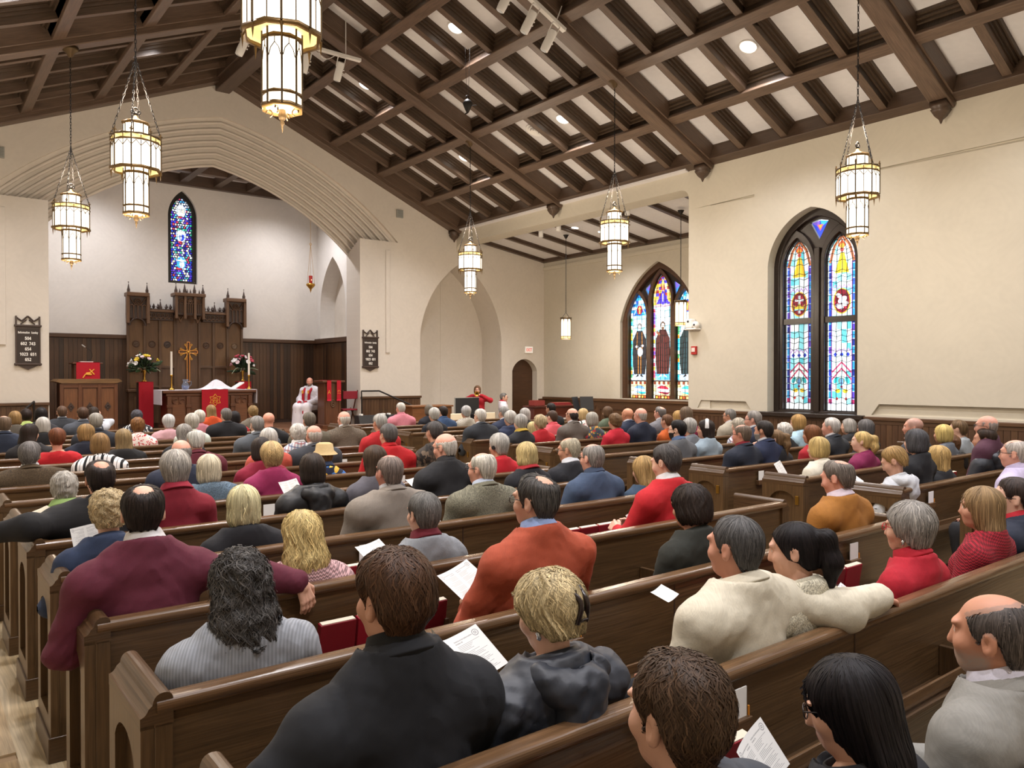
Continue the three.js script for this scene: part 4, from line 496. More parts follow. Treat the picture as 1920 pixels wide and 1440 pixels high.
{ // altar table, linen, frontal
  const ax = 5.8, az = -19.6, top = 1.46 - F, g = thing('altar_table', 'carved wooden altar table with panelled front', 'altar', [ax, F, az]);
  M('top', B(-1.1, 1.1, top - 0.07, top, -0.4, 0.4, 0.02), W_ALTAR, g); M('body', B(-0.98, 0.98, 0.1, top - 0.07, -0.33, 0.33, 0.01), W_ALTAR, g); M('base', B(-1.02, 1.02, 0, 0.12, -0.36, 0.36, 0.01), W_PANEL, g); M('moulding', B(-1.02, 1.02, top - 0.14, top - 0.07, -0.36, 0.36, 0.015), W_ALTAR, g);
  for (const x of [-0.95, -0.52, 0.52, 0.95]) M('pilaster', [B(x - 0.05, x + 0.05, 0.12, top - 0.14, 0.33, 0.38, 0.01), B(x - 0.065, x + 0.065, 0.55, 0.62, 0.33, 0.4, 0.01)], W_ALTAR, g);
  for (const c of [-0.735, 0.735]) { M('arched_panel', extrude(archShape(c, 0.15, 0.16, 0.55, 0.74, 8, 0.3), 0.012).translate(0, 0, 0.331), wood('#7a4c2c', 0.45), g); const q = []; for (const k of [-1, 1]) q.push(new THREE.TorusGeometry(0.06, 0.014, 5, 12, PI * 1.3).rotateZ(k > 0 ? 0.3 : 0.8).translate(c + k * 0.075, 0.7, 0.345)); q.push(bar(V3(c, 0.62, 0.345), V3(c, 0.8, 0.345), 0.012, 5)); M('carved_tracery', q, W_ALTAR, g); }
  const ln = thing('altar_linen', 'white altar cloth spread over the altar table top', 'tablecloth', [ax, F + top, az]); M('cloth', [B(-1.12, 1.12, 0, 0.008, -0.36, 0.36), B(-1.128, -1.115, -0.34, 0.008, -0.36, 0.36), B(1.115, 1.128, -0.34, 0.008, -0.36, 0.36)], LINEN, ln);
  const fr = thing('altar_frontal', 'crimson cloth with gold star emblem hanging on altar front', 'paraments', [ax + 0.08, F, az]); M('cloth', [B(-0.31, 0.31, 0.1, top + 0.008, 0.412, 0.42), B(-0.31, 0.31, top + 0.008, top + 0.014, 0.1, 0.42)], RED, fr);
  { const pts = []; for (let i = 0; i < 12; i++) { const a = PI / 2 + i * PI / 6, r = i % 2 ? 0.09 : 0.145; pts.push(V3(Math.cos(a) * r, 0.72 + Math.sin(a) * r, 0.424)); } const o = pts.map((p, i) => bar(p, pts[(i + 1) % 12], 0.008, 4)); o.push(new THREE.TorusGeometry(0.06, 0.007, 4, 18).translate(0, 0.72, 0.424), bar(V3(-0.05, 0.66, 0.424), V3(0, 0.78, 0.424), 0.007, 4), bar(V3(0.05, 0.66, 0.424), V3(0, 0.78, 0.424), 0.007, 4), bar(V3(-0.03, 0.7, 0.424), V3(0.03, 0.7, 0.424), 0.007, 4)); M('star_emblem', o, GOLD, fr); }
  const v = thing('communion_veil', 'white cloth draped in a peak over vessels on the altar', 'cloth', [ax + 0.22, F + top + 0.01, az + 0.05]); { const gm = new THREE.PlaneGeometry(1.1, 0.6, 36, 20).rotateX(-PI / 2), p = gm.attributes.position; for (let i = 0; i < p.count; i++) { const x = p.getX(i), z = p.getZ(i), d = Math.hypot(x * 0.75, z * 1.05), a = Math.atan2(z, x); p.setY(i, Math.max(0.004, 0.24 * Math.exp(-d * d / 0.032) * 1 + 0.02 * Math.sin(a * 7) * Math.exp(-((d - 0.2) ** 2) / 0.02) + 0.005)); } gm.computeVertexNormals(); M('cloth', gm, LINEN, v); }
  const bk = thing('altar_book', 'open book on a sloped stand at right of the altar', 'book', [ax + 0.78, F + top + 0.01, az]); M('stand', extrude(poly([[-0.16, 0], [0.12, 0], [0.12, 0.17]]), 0.3).translate(0, 0, -0.15), RED, bk); for (const s of [0, 1]) { const b = M('pages', B(-0.2, 0.15, 0, 0.03, s * 0.16 - 0.16, s * 0.16 - 0.004, 0.006), PAPER, bk); b.rotation.z = 0.56; b.position.set(-0.02, 0.075, 0); }
  const pt = thing('glass_pitcher', 'clear glass pitcher standing on the altar', 'pitcher', [ax - 0.52, F + top + 0.008, az + 0.1]); const GL = new THREE.MeshPhysicalMaterial({ color: '#cdd6e6', roughness: 0.05, transmission: 0.85, thickness: 0, ior: 1.5, side: THREE.DoubleSide }); M('body', lathe([[0.0, 0], [0.06, 0.005], [0.085, 0.05], [0.09, 0.1], [0.06, 0.16], [0.05, 0.2], [0.075, 0.25]], 20), GL, pt); M('handle', tube([V3(0.06, 0.2, 0), V3(0.13, 0.2, 0), V3(0.13, 0.12, 0), V3(0.085, 0.08, 0)], 0.009), GL, pt); M('water', lathe([[0, 0.01], [0.055, 0.012], [0.078, 0.05], [0.082, 0.1], [0.0, 0.1]], 16), mat('#7a82a0', 0.1), pt);
  [[-0.86, 'tall white candle in brass stick at left of altar'], [0.98, 'tall white candle in brass stick at right of altar']].forEach(([x, l]) => { const c = thing('altar_candle', l, 'candle', [ax + x, F + top + 0.009, az + 0.2], 0, 'altar candles'); M('candlestick', lathe([[0, 0], [0.07, 0], [0.065, 0.02], [0.03, 0.04], [0.018, 0.08], [0.024, 0.12], [0.014, 0.16], [0.02, 0.26], [0.014, 0.3], [0.03, 0.33], [0.034, 0.36], [0, 0.36]], 14), BRASS, c); M('candle', cyl(0.025, 0.023, 0.55, 0, 0.36, 0, 12), mat('#f4eee2', 0.5), c); M('wick', cyl(0.003, 0.002, 0.03, 0, 0.91, 0, 5), BLACK, c); });
}
function bouquet(pos, label, seed, cols, dr) { // flowers in a brass vase
  const g = thing('flower_arrangement', label, 'flowers', pos); M('vase', lathe([[0, 0], [0.07, 0], [0.06, 0.02], [0.02, 0.06], [0.022, 0.14], [0.035, 0.22], [0.055, 0.27], [0.05, 0.28]], 14), BRASS, g);
  const r = rng(seed), leaf = new THREE.SphereGeometry(1, 6, 4).scale(0.02, 0.1, 0.007).translate(0, 0.1, 0), greens = [mat('#1f3319', 0.6), mat('#2c4420', 0.6), mat('#16240f', 0.6)];
  for (let i = 0; i < 90; i++) { const a = r() * 2 * PI, e = r() * 1.9 - 0.25, l = 0.6 + r() * 0.9; const m = M('leaf', leaf, greens[i % 3], g); m.position.set(0, 0.3, 0); m.rotation.set(0, a, 0); m.rotateZ(-(PI / 2 - e)); m.translateY(0.05 + r() * 0.16); m.scale.set(1 + r(), l, 1); }
  const petal = new THREE.SphereGeometry(1, 6, 4).scale(0.022, 0.03, 0.012).translate(0, 0.028, 0); for (let i = 0; i < 24; i++) { const a = r() * 2 * PI, e = 0.05 + r() * 1.45, R = 0.2 + r() * 0.12, p = V3(Math.cos(a) * Math.cos(e) * R * 1.15, 0.36 + Math.sin(e) * R, Math.sin(a) * Math.cos(e) * R * 0.9); const c = cols[Math.floor(r() * cols.length)], parts = []; for (let k = 0; k < 6; k++) { const q = petal.clone(); q.rotateX(0.9); q.rotateY(k * PI / 3); parts.push(q); } parts.push(new THREE.SphereGeometry(0.018, 6, 5)); const f = M('flower', parts, mat(c, 0.7), g); f.position.copy(p); f.quaternion.setFromUnitVectors(V3(0, 1, 0), p.clone().sub(V3(0, 0.34, 0)).normalize()); f.scale.setScalar(1 + r() * 0.6); }
  M('trailing_stems', [0, 1, 2, 3].map((k) => tube([V3(0, 0.33, 0), V3(Math.cos(k * 1.7 + dr) * 0.22, 0.34, 0.1), V3(Math.cos(k * 1.7 + dr) * 0.36, 0.2 + 0.05 * k, 0.14)], 0.009, 12, 5)), mat('#8f9a80', 0.7), g);
}
{ const fx = 4.5, zz = -20.35; for (const [x, s, l1, l2, sd] of [[4.56, -1, 'red draped flower stand left of the altar', 'altar flowers of pink, yellow and white blooms on the left stand', 5], [6.95, 1, 'red draped flower stand right of the altar, mostly hidden', 'altar flowers of pink and white blooms on the right stand', 9]]) {
    const h = 1.16, g = thing('flower_stand', l1, 'stand', [x, F, zz]); M('pedestal', B(-0.15, 0.15, 0, h - 0.02, -0.15, 0.15, 0.01), W_DARK, g); M('drape', [B(-0.165, 0.165, 0.05, h, 0.155, 0.165, 0.004), B(-0.165, 0.165, h - 0.012, h, -0.16, 0.165, 0.004)], RED, g); bouquet([x, F + h, zz], l2, sd, s < 0 ? ['#e6e2dc', '#d98aa0', '#e2c53a', '#b83a54', '#dcc8d0', '#e9e6e2'] : ['#e8e4e4', '#c98a9a', '#a83a4a', '#ddc6cc'], sd); } }
{ // pulpit
  const g = thing('pulpit', 'panelled wooden pulpit with overhanging ledge', 'pulpit', [2.98, F, -18.35]); const t = 1.22;
  M('body', B(-0.5, 0.5, 0, t - 0.06, -0.35, 0.3, 0.01), W_ALTAR, g); M('ledge', extrude(poly([[-0.62, 0.04], [-0.5, 0], [0.5, 0], [0.62, 0.04], [0.55, 0.09], [-0.55, 0.09]]), 0.78).translate(0, t - 0.07, -0.42), wood('#84623c', 0.4), g);
  for (const x of [-0.5, -0.17, 0.19, 0.5]) M('stile', B(x - 0.035, x + 0.035, 0.08, t - 0.08, 0.3, 0.335, 0.008), W_ALTAR, g); M('rail', [B(-0.5, 0.5, t - 0.16, t - 0.07, 0.3, 0.33), B(-0.52, 0.52, 0, 0.12, 0.28, 0.36, 0.01)], W_ALTAR, g);
  for (const x of [-0.335, 0.01, 0.345]) { M('panel', B(x - 0.12, x + 0.12, 0.14, t - 0.18, 0.3, 0.312), wood('#7a4d2c', 0.45), g); M('quatrefoil', [new THREE.CylinderGeometry(0.085, 0.085, 0.012, 4).rotateX(PI / 2).scale(0.75, 1.15, 1).translate(x, 0.66, 0.318), new THREE.TorusGeometry(0.03, 0.012, 4, 10).translate(x, 0.66, 0.326)], W_DARK, g); }
  M('reading_desk', [B(-0.24, 0.24, t + 0.02, t + 0.34, -0.25, 0.1, 0.01), B(-0.28, 0.28, t + 0.33, t + 0.36, -0.3, 0.2, 0.008)], W_ALTAR, g);
  const c = thing('pulpit_cloth', 'crimson cloth with gold lamb emblem hanging over the pulpit desk', 'paraments', [2.98, F, -18.35]); M('cloth', [B(-0.22, 0.22, t - 0.16, t + 0.37, 0.21, 0.218), B(-0.22, 0.22, t + 0.362, t + 0.37, -0.28, 0.218), B(-0.225, 0.225, t - 0.1, t - 0.09, 0.219, 0.222)], RED, c);
  M('gold_emblem', [bar(V3(-0.1, t + 0.04, 0.224), V3(-0.05, t + 0.12, 0.224), 0.013, 5), bar(V3(-0.05, t + 0.12, 0.224), V3(0.06, t + 0.11, 0.224), 0.022, 5), bar(V3(0.02, t + 0.22, 0.224), V3(0.11, t + 0.11, 0.224), 0.013, 5), bar(V3(0.11, t + 0.22, 0.224), V3(0.0, t + 0.12, 0.224), 0.012, 5), bar(V3(-0.04, t + 0.14, 0.224), V3(0.03, t + 0.15, 0.224), 0.012, 5)], GOLD, c);
  const mc = thing('gooseneck_microphone', 'thin gooseneck microphone rising from the pulpit desk', 'microphone', [3.0, F + t + 0.37, -18.4]); M('neck', tube([V3(0, 0, 0), V3(0.1, 0.12, 0), V3(0.06, 0.25, 0.02), V3(-0.04, 0.32, 0.04)], 0.006), IRON, mc); M('capsule', new THREE.CapsuleGeometry(0.014, 0.06, 3, 8).rotateZ(0.9).translate(-0.07, 0.34, 0.045), GREY, mc);
  const b = thing('pulpit_papers', 'white papers lying on the pulpit desk', 'papers', [2.98, F + t + 0.37, -18.4]); M('sheets', B(-0.12, 0.12, 0, 0.015, -0.12, 0.12), PAPER, b);
}
{ // lectern
  const g = thing('lectern', 'slim wooden lectern with carved front', 'lectern', [8.3, F, -18.0]); const t = 1.14; M('body', B(-0.22, 0.22, 0.08, t, -0.2, 0.2, 0.01), W_ALTAR, g); M('base', B(-0.28, 0.28, 0, 0.1, -0.25, 0.25, 0.015), W_ALTAR, g); M('desk', B(-0.3, 0.3, t, t + 0.05, -0.27, 0.27, 0.012), W_ALTAR, g); M('carving', [new THREE.TorusGeometry(0.07, 0.018, 5, 14).scale(0.8, 1.2, 1).translate(0, 0.62, 0.205), new THREE.TorusGeometry(0.035, 0.014, 5, 10).translate(0, 0.62, 0.21)], W_REREDOS, g); M('panel_frame', [B(-0.2, -0.16, 0.12, t - 0.04, 0.2, 0.22), B(0.16, 0.2, 0.12, t - 0.04, 0.2, 0.22)], W_ALTAR, g);
  for (const [x, ch, w] of [[-0.13, '\u0391', 'alpha'], [0.13, '\u03a9', 'omega']]) { const s = thing('lectern_stole', `narrow crimson band with gold ${w} letter hanging on lectern`, 'paraments', [8.3 + x, F, -18.0]); M('band', [B(-0.055, 0.055, t - 0.42, t + 0.058, 0.272, 0.278), B(-0.055, 0.055, t + 0.051, t + 0.058, -0.2, 0.278)], RED, s);
    const L = []; if (w === 'alpha') L.push(bar(V3(-0.03, 0.86, 0.281), V3(0, 0.95, 0.281), 0.006, 4), bar(V3(0.03, 0.86, 0.281), V3(0, 0.95, 0.281), 0.006, 4), bar(V3(-0.018, 0.89, 0.281), V3(0.018, 0.89, 0.281), 0.005, 4)); else L.push(new THREE.TorusGeometry(0.03, 0.006, 4, 14, 4.4).rotateZ(-0.6).translate(0, 0.915, 0.281), bar(V3(-0.038, 0.865, 0.281), V3(-0.012, 0.865, 0.281), 0.006, 4), bar(V3(0.038, 0.865, 0.281), V3(0.012, 0.865, 0.281), 0.006, 4)); M('gold_letter', L, GOLD, s); M('fringe', B(-0.055, 0.055, t - 0.45, t - 0.42, 0.272, 0.279), mat('#d4003a', 0.8), s); }
  const c = thing('folding_chair', 'wooden folding chair with dark red seat beside lectern', 'chair', [8.8, F, -18.05]); M('seat', B(-0.2, 0.2, 0.43, 0.47, -0.2, 0.2, 0.015), mat('#7d0f20', 0.8), c); M('backrest', B(-0.2, 0.2, 0.72, 0.92, 0.18, 0.21, 0.015), mat('#7d0f20', 0.8), c); for (const s of [-1, 1]) { M('leg', bar(V3(s * 0.2, 0, 0.24), V3(s * 0.2, 0.48, -0.2), 0.016), W_ALTAR, c); M('leg', bar(V3(s * 0.2, 0, -0.26), V3(s * 0.2, 0.94, 0.2), 0.016), W_ALTAR, c); }
}
function hymnBoard(x, label) { // numbers of the hymns in white slips
  const g = thing('hymn_board', label, 'hymn board', [x, 1.92, ZF + 0.005]); M('board', B(-0.2, 0.2, 0.1, 0.86, 0, 0.035, 0.006), W_DARK, g); const t = canvasTex(256, 448, (c) => { c.fillStyle = '#2a1d15'; c.fillRect(0, 0, 256, 448); c.fillStyle = '#f4f2ec'; c.textAlign = 'center'; c.font = 'bold 32px sans-serif'; c.save(); c.scale(0.72, 1.25); c.fillText('Reformation   Sunday', 178, 50); c.restore(); c.font = 'bold 58px sans-serif'; ['504', '602  743', '654', '1023  651', '652'].forEach((s, i) => { c.save(); c.translate(128, 146 + i * 70); c.scale(0.8, 1); c.fillText(s, 0, 0); c.restore(); }); });
  const f = M('number_slips', new THREE.PlaneGeometry(0.36, 0.66).translate(0, 0.47, 0.038), new THREE.MeshStandardMaterial({ map: t, roughness: 0.6 }), g); M('side_rail', [B(-0.21, -0.185, 0.08, 0.88, 0, 0.05, 0.005), B(0.185, 0.21, 0.08, 0.88, 0, 0.05, 0.005)], W_DARK, g); M('ledge', [B(-0.23, 0.23, 0.84, 0.88, 0, 0.07, 0.01), B(-0.23, 0.23, 0.09, 0.13, 0, 0.06, 0.01)], W_DARK, g); M('foot', extrude(poly([[-0.2, 0.1], [0, 0], [0.2, 0.1]]), 0.03), W_DARK, g);
  M('crest', [B(-0.21, -0.18, 0.88, 1.05, 0, 0.035), B(0.18, 0.21, 0.88, 1.05, 0, 0.035), bar(V3(-0.19, 1.02, 0.018), V3(-0.1, 0.95, 0.018), 0.014, 5), bar(V3(0.19, 1.02, 0.018), V3(0.1, 0.95, 0.018), 0.014, 5), bar(V3(-0.1, 0.95, 0.018), V3(0, 1.05, 0.018), 0.016, 5), bar(V3(0.1, 0.95, 0.018), V3(0, 1.05, 0.018), 0.016, 5), bar(V3(-0.12, 0.89, 0.018), V3(-0.02, 0.98, 0.018), 0.012, 5), bar(V3(0.12, 0.89, 0.018), V3(0.02, 0.98, 0.018), 0.012, 5)], W_DARK, g); }
hymnBoard(1.87, 'dark wooden hymn board on the pier left of the chancel'); hymnBoard(9.3, 'dark wooden hymn board on the pier right of the chancel');
{ const p = atZ(583, 527, -20), g = thing('sanctuary_lamp', 'red glass sanctuary lamp hanging on chains in the chancel', 'lamp', p.toArray()); M('glass', lathe([[0, -0.06], [0.045, -0.06], [0.05, 0.14], [0.044, 0.14], [0.04, -0.05]], 14), new THREE.MeshStandardMaterial({ color: '#8a0012', roughness: 0.2, emissive: '#c00012', emissiveIntensity: 0.35 }), g); M('flame', new THREE.SphereGeometry(0.014, 8, 6).scale(1, 1.8, 1).translate(0, 0.02, 0.052), GLOW('#ff8a70', 1.2), g); M('bowl', lathe([[0.004, -0.32], [0.02, -0.26], [0.03, -0.22], [0.08, -0.17], [0.12, -0.12], [0.115, -0.08], [0.05, -0.06], [0, -0.06]], 16), BRASS, g); const tp = 1.85; M('chains', [0, 1, 2].map((k) => bar(V3(Math.cos(k * 2.1) * 0.115, -0.09, Math.sin(k * 2.1) * 0.115), V3(0, 1.0, 0), 0.004)).concat(bar(V3(0, 1, 0), V3(0, 2.58, 0), 0.004)), BRASS, g); M('ring', new THREE.TorusGeometry(0.03, 0.006, 5, 10).translate(0, 1, 0), BRASS, g); M('ceiling_rose', cyl(0.03, 0.05, 0.04, 0, 2.56, 0), BRASS, g); }
function wallBox(name, label, cat, pos, w, h, d, m, rot = 0) { const g = thing(name, label, cat, pos, rot); M('case', B(-w / 2, w / 2, -h / 2, h / 2, 0, d, 0.008), m, g); return g; }
{ const a = atZ(749, 402, ZF), g = wallBox('wall_speaker', 'small grey square speaker grille on the right gable wall', 'speaker', [a.x, a.y, ZF + 0.002], 0.19, 0.21, 0.05, GREY); for (let i = 0; i < 6; i++) M('slat', B(-0.08, 0.08, -0.08 + i * 0.03, -0.065 + i * 0.03, 0.05, 0.056), mat('#7d807c', 0.6), g); const b = atZ(0, 287, ZF), g2 = wallBox('wall_speaker', 'small grey square speaker grille at the left edge of the gable wall', 'speaker', [b.x, b.y, ZF + 0.002], 0.19, 0.21, 0.05, GREY); for (let i = 0; i < 6; i++) M('slat', B(-0.08, 0.08, -0.08 + i * 0.03, -0.065 + i * 0.03, 0.05, 0.056), mat('#7d807c', 0.6), g2); }
{ const p = atZ(990, 656, ZF), g = thing('exit_sign', 'white exit sign with red letters over the chapel door', 'exit sign', [p.x, p.y, ZF + 0.002]); M('case', B(-0.15, 0.15, -0.1, 0.1, 0, 0.05, 0.01), WHITEP, g); const t = canvasTex(192, 128, (c) => { c.fillStyle = '#f4efe8'; c.fillRect(0, 0, 192, 128); c.fillStyle = '#e0241c'; c.font = 'bold 92px sans-serif'; c.textAlign = 'center'; c.save(); c.translate(96, 97); c.scale(0.75, 1); c.fillText('EXIT', 0, 0); c.restore(); }); M('face', new THREE.PlaneGeometry(0.28, 0.18).translate(0, 0, 0.053), new THREE.MeshStandardMaterial({ map: t, emissiveMap: t, emissive: '#ffffff', emissiveIntensity: 0.35 }), g); }
{ const p = atX(1303, 657, XR), g = thing('fire_alarm', 'red fire alarm pull box on the wall beside chapel opening', 'fire alarm', [XR - 0.001, p.y, p.z], -PI / 2); M('case', B(-0.06, 0.06, -0.08, 0.08, 0, 0.05, 0.008), mat('#a8201c', 0.5), g); M('pull_bar', B(-0.04, 0.04, -0.03, 0.05, 0.05, 0.06, 0.004), mat('#d8c8c0', 0.5), g);
  const q = atX(1306, 610, XR), c = thing('security_camera', 'white double-lens camera on a bracket at the chapel jamb', 'camera', [XR - 0.001, q.y, q.z], -PI / 2); M('bracket', [B(-0.18, 0.1, -0.09, -0.06, 0, 0.16, 0.01), B(-0.06, 0.06, -0.1, 0.02, 0, 0.03, 0.01)], WHITEP, c); M('body', B(-0.16, 0.0, -0.06, 0.12, 0.02, 0.16, 0.03), WHITEP, c); M('dome', new THREE.SphereGeometry(0.07, 16, 12).translate(0.06, 0.0, 0.1), WHITEP, c); M('lens', [new THREE.SphereGeometry(0.022, 10, 8).translate(-0.08, 0.07, 0.16), new THREE.SphereGeometry(0.02, 10, 8).translate(0.07, 0.0, 0.165)], BLACK, c); }
{ const g = thing('handrail', 'black metal handrail down the chancel steps', 'handrail', [0, 0, 0]); const a = V3(9.0, 1.42, ZF + 0.12), b = V3(9.5, 1.42, ZF + 0.12), c = V3(10.35, 0.92, ZF + 0.9); M('rail', [bar(a, b, 0.02, 8), bar(b, c, 0.02, 8)], IRON, g); M('post', bar(V3(9.03, 0, ZF + 0.12), a, 0.018, 8), IRON, g); M('post', bar(V3(10.33, 0, ZF + 0.9), c, 0.018, 8), IRON, g);
  const h = thing('handrail', 'black metal handrail beside the pulpit steps at left', 'handrail', [0, 0, 0]); const d = V3(1.95, 1.3, ZF + 0.15), e = V3(1.45, 0.95, ZF + 1.2); M('rail', bar(d, e, 0.02, 8), IRON, h); M('post', bar(V3(1.95, 0, ZF + 0.15), d, 0.018, 8), IRON, h); M('post', bar(V3(1.45, 0, ZF + 1.2), e, 0.018, 8), IRON, h); }
[[700, 'left black stage monitor below the right hymn board', 8.5], [751, 'right black stage monitor below the right hymn board', 9.4]].forEach(([u, l]) => { const p = atZ(u, 783, -16.6), g = thing('stage_monitor', l, 'speaker', [p.x, 0, -16.6]); M('cabinet', extrude(poly([[-0.2, 0], [0.24, 0], [0.24, 0.2], [0.02, 0.86], [-0.2, 0.86]]), 0.8).rotateY(-PI / 2).translate(0.4, 0, 0), BLACK, g); M('grille', B(-0.37, 0.37, 0.1, 0.8, -0.215, -0.2), mat('#222225', 0.8), g); for (const s of [-1, 1]) M('foot', B(s * 0.3 - 0.03, s * 0.3 + 0.03, 0.86, 0.9, -0.1, 0, 0.005), WHITEP, g); });

// ---------------------------------------------------------------- pews
const PEWH = 0.87, ROWD = 0.879, zL = (n) => -(2.37 + ROWD * n), zR = (n) => -(2.14 + ROWD * n);
const LX0 = 0.56, LX1 = 5.12, RX0 = 6.46, RX1 = 10.97;
const ROW_L = [], ROW_R = []; for (let n = -2; n <= 14; n++) ROW_L.push(n); for (let n = 0; n <= 13; n++) ROW_R.push(n);
const GP = (() => { // shared shapes; x across, z = 0 at the rear face, seats towards -z
  const o = {}, prof = new THREE.Shape(); // moulded cap of a pew end, outer side at -x
  prof.moveTo(-0.045, -0.035); prof.lineTo(-0.045, 0); prof.quadraticCurveTo(-0.03, 0.002, -0.022, 0.022); prof.lineTo(-0.012, 0.03); prof.quadraticCurveTo(-0.008, 0.062, 0.018, 0.062); prof.quadraticCurveTo(0.045, 0.062, 0.045, 0.035); prof.lineTo(0.045, -0.035); prof.closePath();
  o.cap = metric(extrude(prof, 0.43, 5).translate(0, PEWH - 0.045, -0.43), 2);
  o.slab = B(-0.008, 0.045, 0.0, PEWH - 0.07, -0.43, 0, 0.004, 1);
  const s = poly([[0, 0], [0.43, 0], [0.43, PEWH - 0.07], [0, PEWH - 0.07]]); s.holes.push(arch(0.215, 0.13, 0.2, 0.66, 0.73, 6, 0.35)); o.face = metric(extrude(s, 0.036, 6).rotateY(PI / 2).translate(-0.044, 0, 0), 1);
  o.plinth = B(-0.055, 0.05, 0, 0.12, -0.44, 0.006, 0.006, 2); return o;
})();
const pewGeo = {};
function pewLong(L) { return pewGeo[L] ??= (() => { const h = L / 2; const top = new THREE.Shape(); top.moveTo(0.07, -0.05); top.lineTo(0.07, -0.02); top.quadraticCurveTo(0.07, 0, 0.045, 0); top.lineTo(0.02, 0); top.quadraticCurveTo(-0.005, 0, -0.005, -0.022); top.quadraticCurveTo(-0.005, -0.04, 0.012, -0.05); top.closePath();
  const bk = B(-h, h, 0.3, PEWH - 0.04, -0.05, -0.018, 0.003, 0); bk.translate(0, -PEWH, 0); bk.rotateX(0.0); bk.translate(0, PEWH, 0);
  return { rail: metric(extrude(top, L, 6).rotateY(PI / 2).translate(-h, PEWH, 0), 0), back: bk, lower: B(-h, h, 0.12, 0.3, -0.045, -0.022, 0, 0), seat: B(-h, h, 0.385, 0.425, -0.46, -0.05, 0.012, 0), apron: B(-h, h, 0.3, 0.385, -0.42, -0.4, 0, 0), rack: B(-h + 0.25, h - 0.25, 0.475, 0.487, -0.018, 0.1, 0, 0), slat: B(-h + 0.25, h - 0.25, 0.53, 0.57, 0.088, 0.1, 0.003, 0), join: B(-0.004, 0.004, 0.3, PEWH - 0.04, -0.019, -0.0165) }; })(); }
const ordinal = ['first', 'second', 'third', 'fourth', 'fifth', 'sixth', 'seventh', 'eighth', 'ninth', 'tenth', 'eleventh', 'twelfth', 'thirteenth', 'fourteenth', 'fifteenth', 'sixteenth', 'seventeenth'];
function makePew(x0, x1, z, label) {
  const L = x1 - x0, g = thing('pew', label, 'pew', [(x0 + x1) / 2, 0, z], 0, 'wooden pews of the nave'), q = pewLong(+L.toFixed(3)), h = L / 2;
  M('top_rail', q.rail, W_RAIL, g); M('back_panel', q.back, W_PEW, g); M('lower_back', q.lower, W_PEW2, g); M('seat', q.seat, W_RAIL, g); M('apron', q.apron, W_PEW2, g); M('book_rack', q.rack, W_PEW2, g); M('rack_slat', q.slat, W_RAIL, g);
  for (const t of [0.33, 0.66]) M('bracket', B(-h + L * t - 0.012, -h + L * t + 0.012, 0.46, 0.62, -0.018, 0.1, 0.004, 1), W_PEW2, g);
  M('seam', q.join, W_DARK, g).position.x = -h + L * 0.5;
  for (const s of [-1, 1]) { const e = new THREE.Group(); e.name = 'pew_end'; g.add(e); e.position.x = s * (h - 0.0); if (s > 0) { e.rotation.y = PI; e.position.z = -0.43; } M('end_slab', GP.slab, W_PEW, e); M('panelled_face', GP.face, W_PEW, e); M('end_cap', GP.cap, W_PEW2, e); M('plinth', GP.plinth, W_PEW2, e); if (s < 0 && x0 > 6) M('brass_plate', B(-0.052, -0.046, 0.62, 0.7, -0.08, -0.045, 0.002), BRASS, e, 'small brass number plate'); }
  return g;
}
ROW_L.forEach((n, i) => makePew(LX0, LX1, zL(n), `dark wooden pew of the left block, ${ordinal[i]} row counted from the camera`));
ROW_R.forEach((n, i) => makePew(RX0, RX1, zR(n), `dark wooden pew of the right block, ${ordinal[i]} row counted from the rear`));
// rows of the photograph: which pew back a pixel lies on
function onPewBack(u, v, y, dz = 0) { let best = null; for (const [rows, zf, a, b] of [[ROW_L, zL, LX0, LX1], [ROW_R, zR, RX0, RX1]]) for (const n of rows) { const p = atZ(u, v, zf(n) + dz); if (p.x < a + 0.1 || p.x > b - 0.1) continue; const c = Math.abs(p.y - y); if (!best || c < best.c) best = { c, p, z: zf(n) }; } return best; }
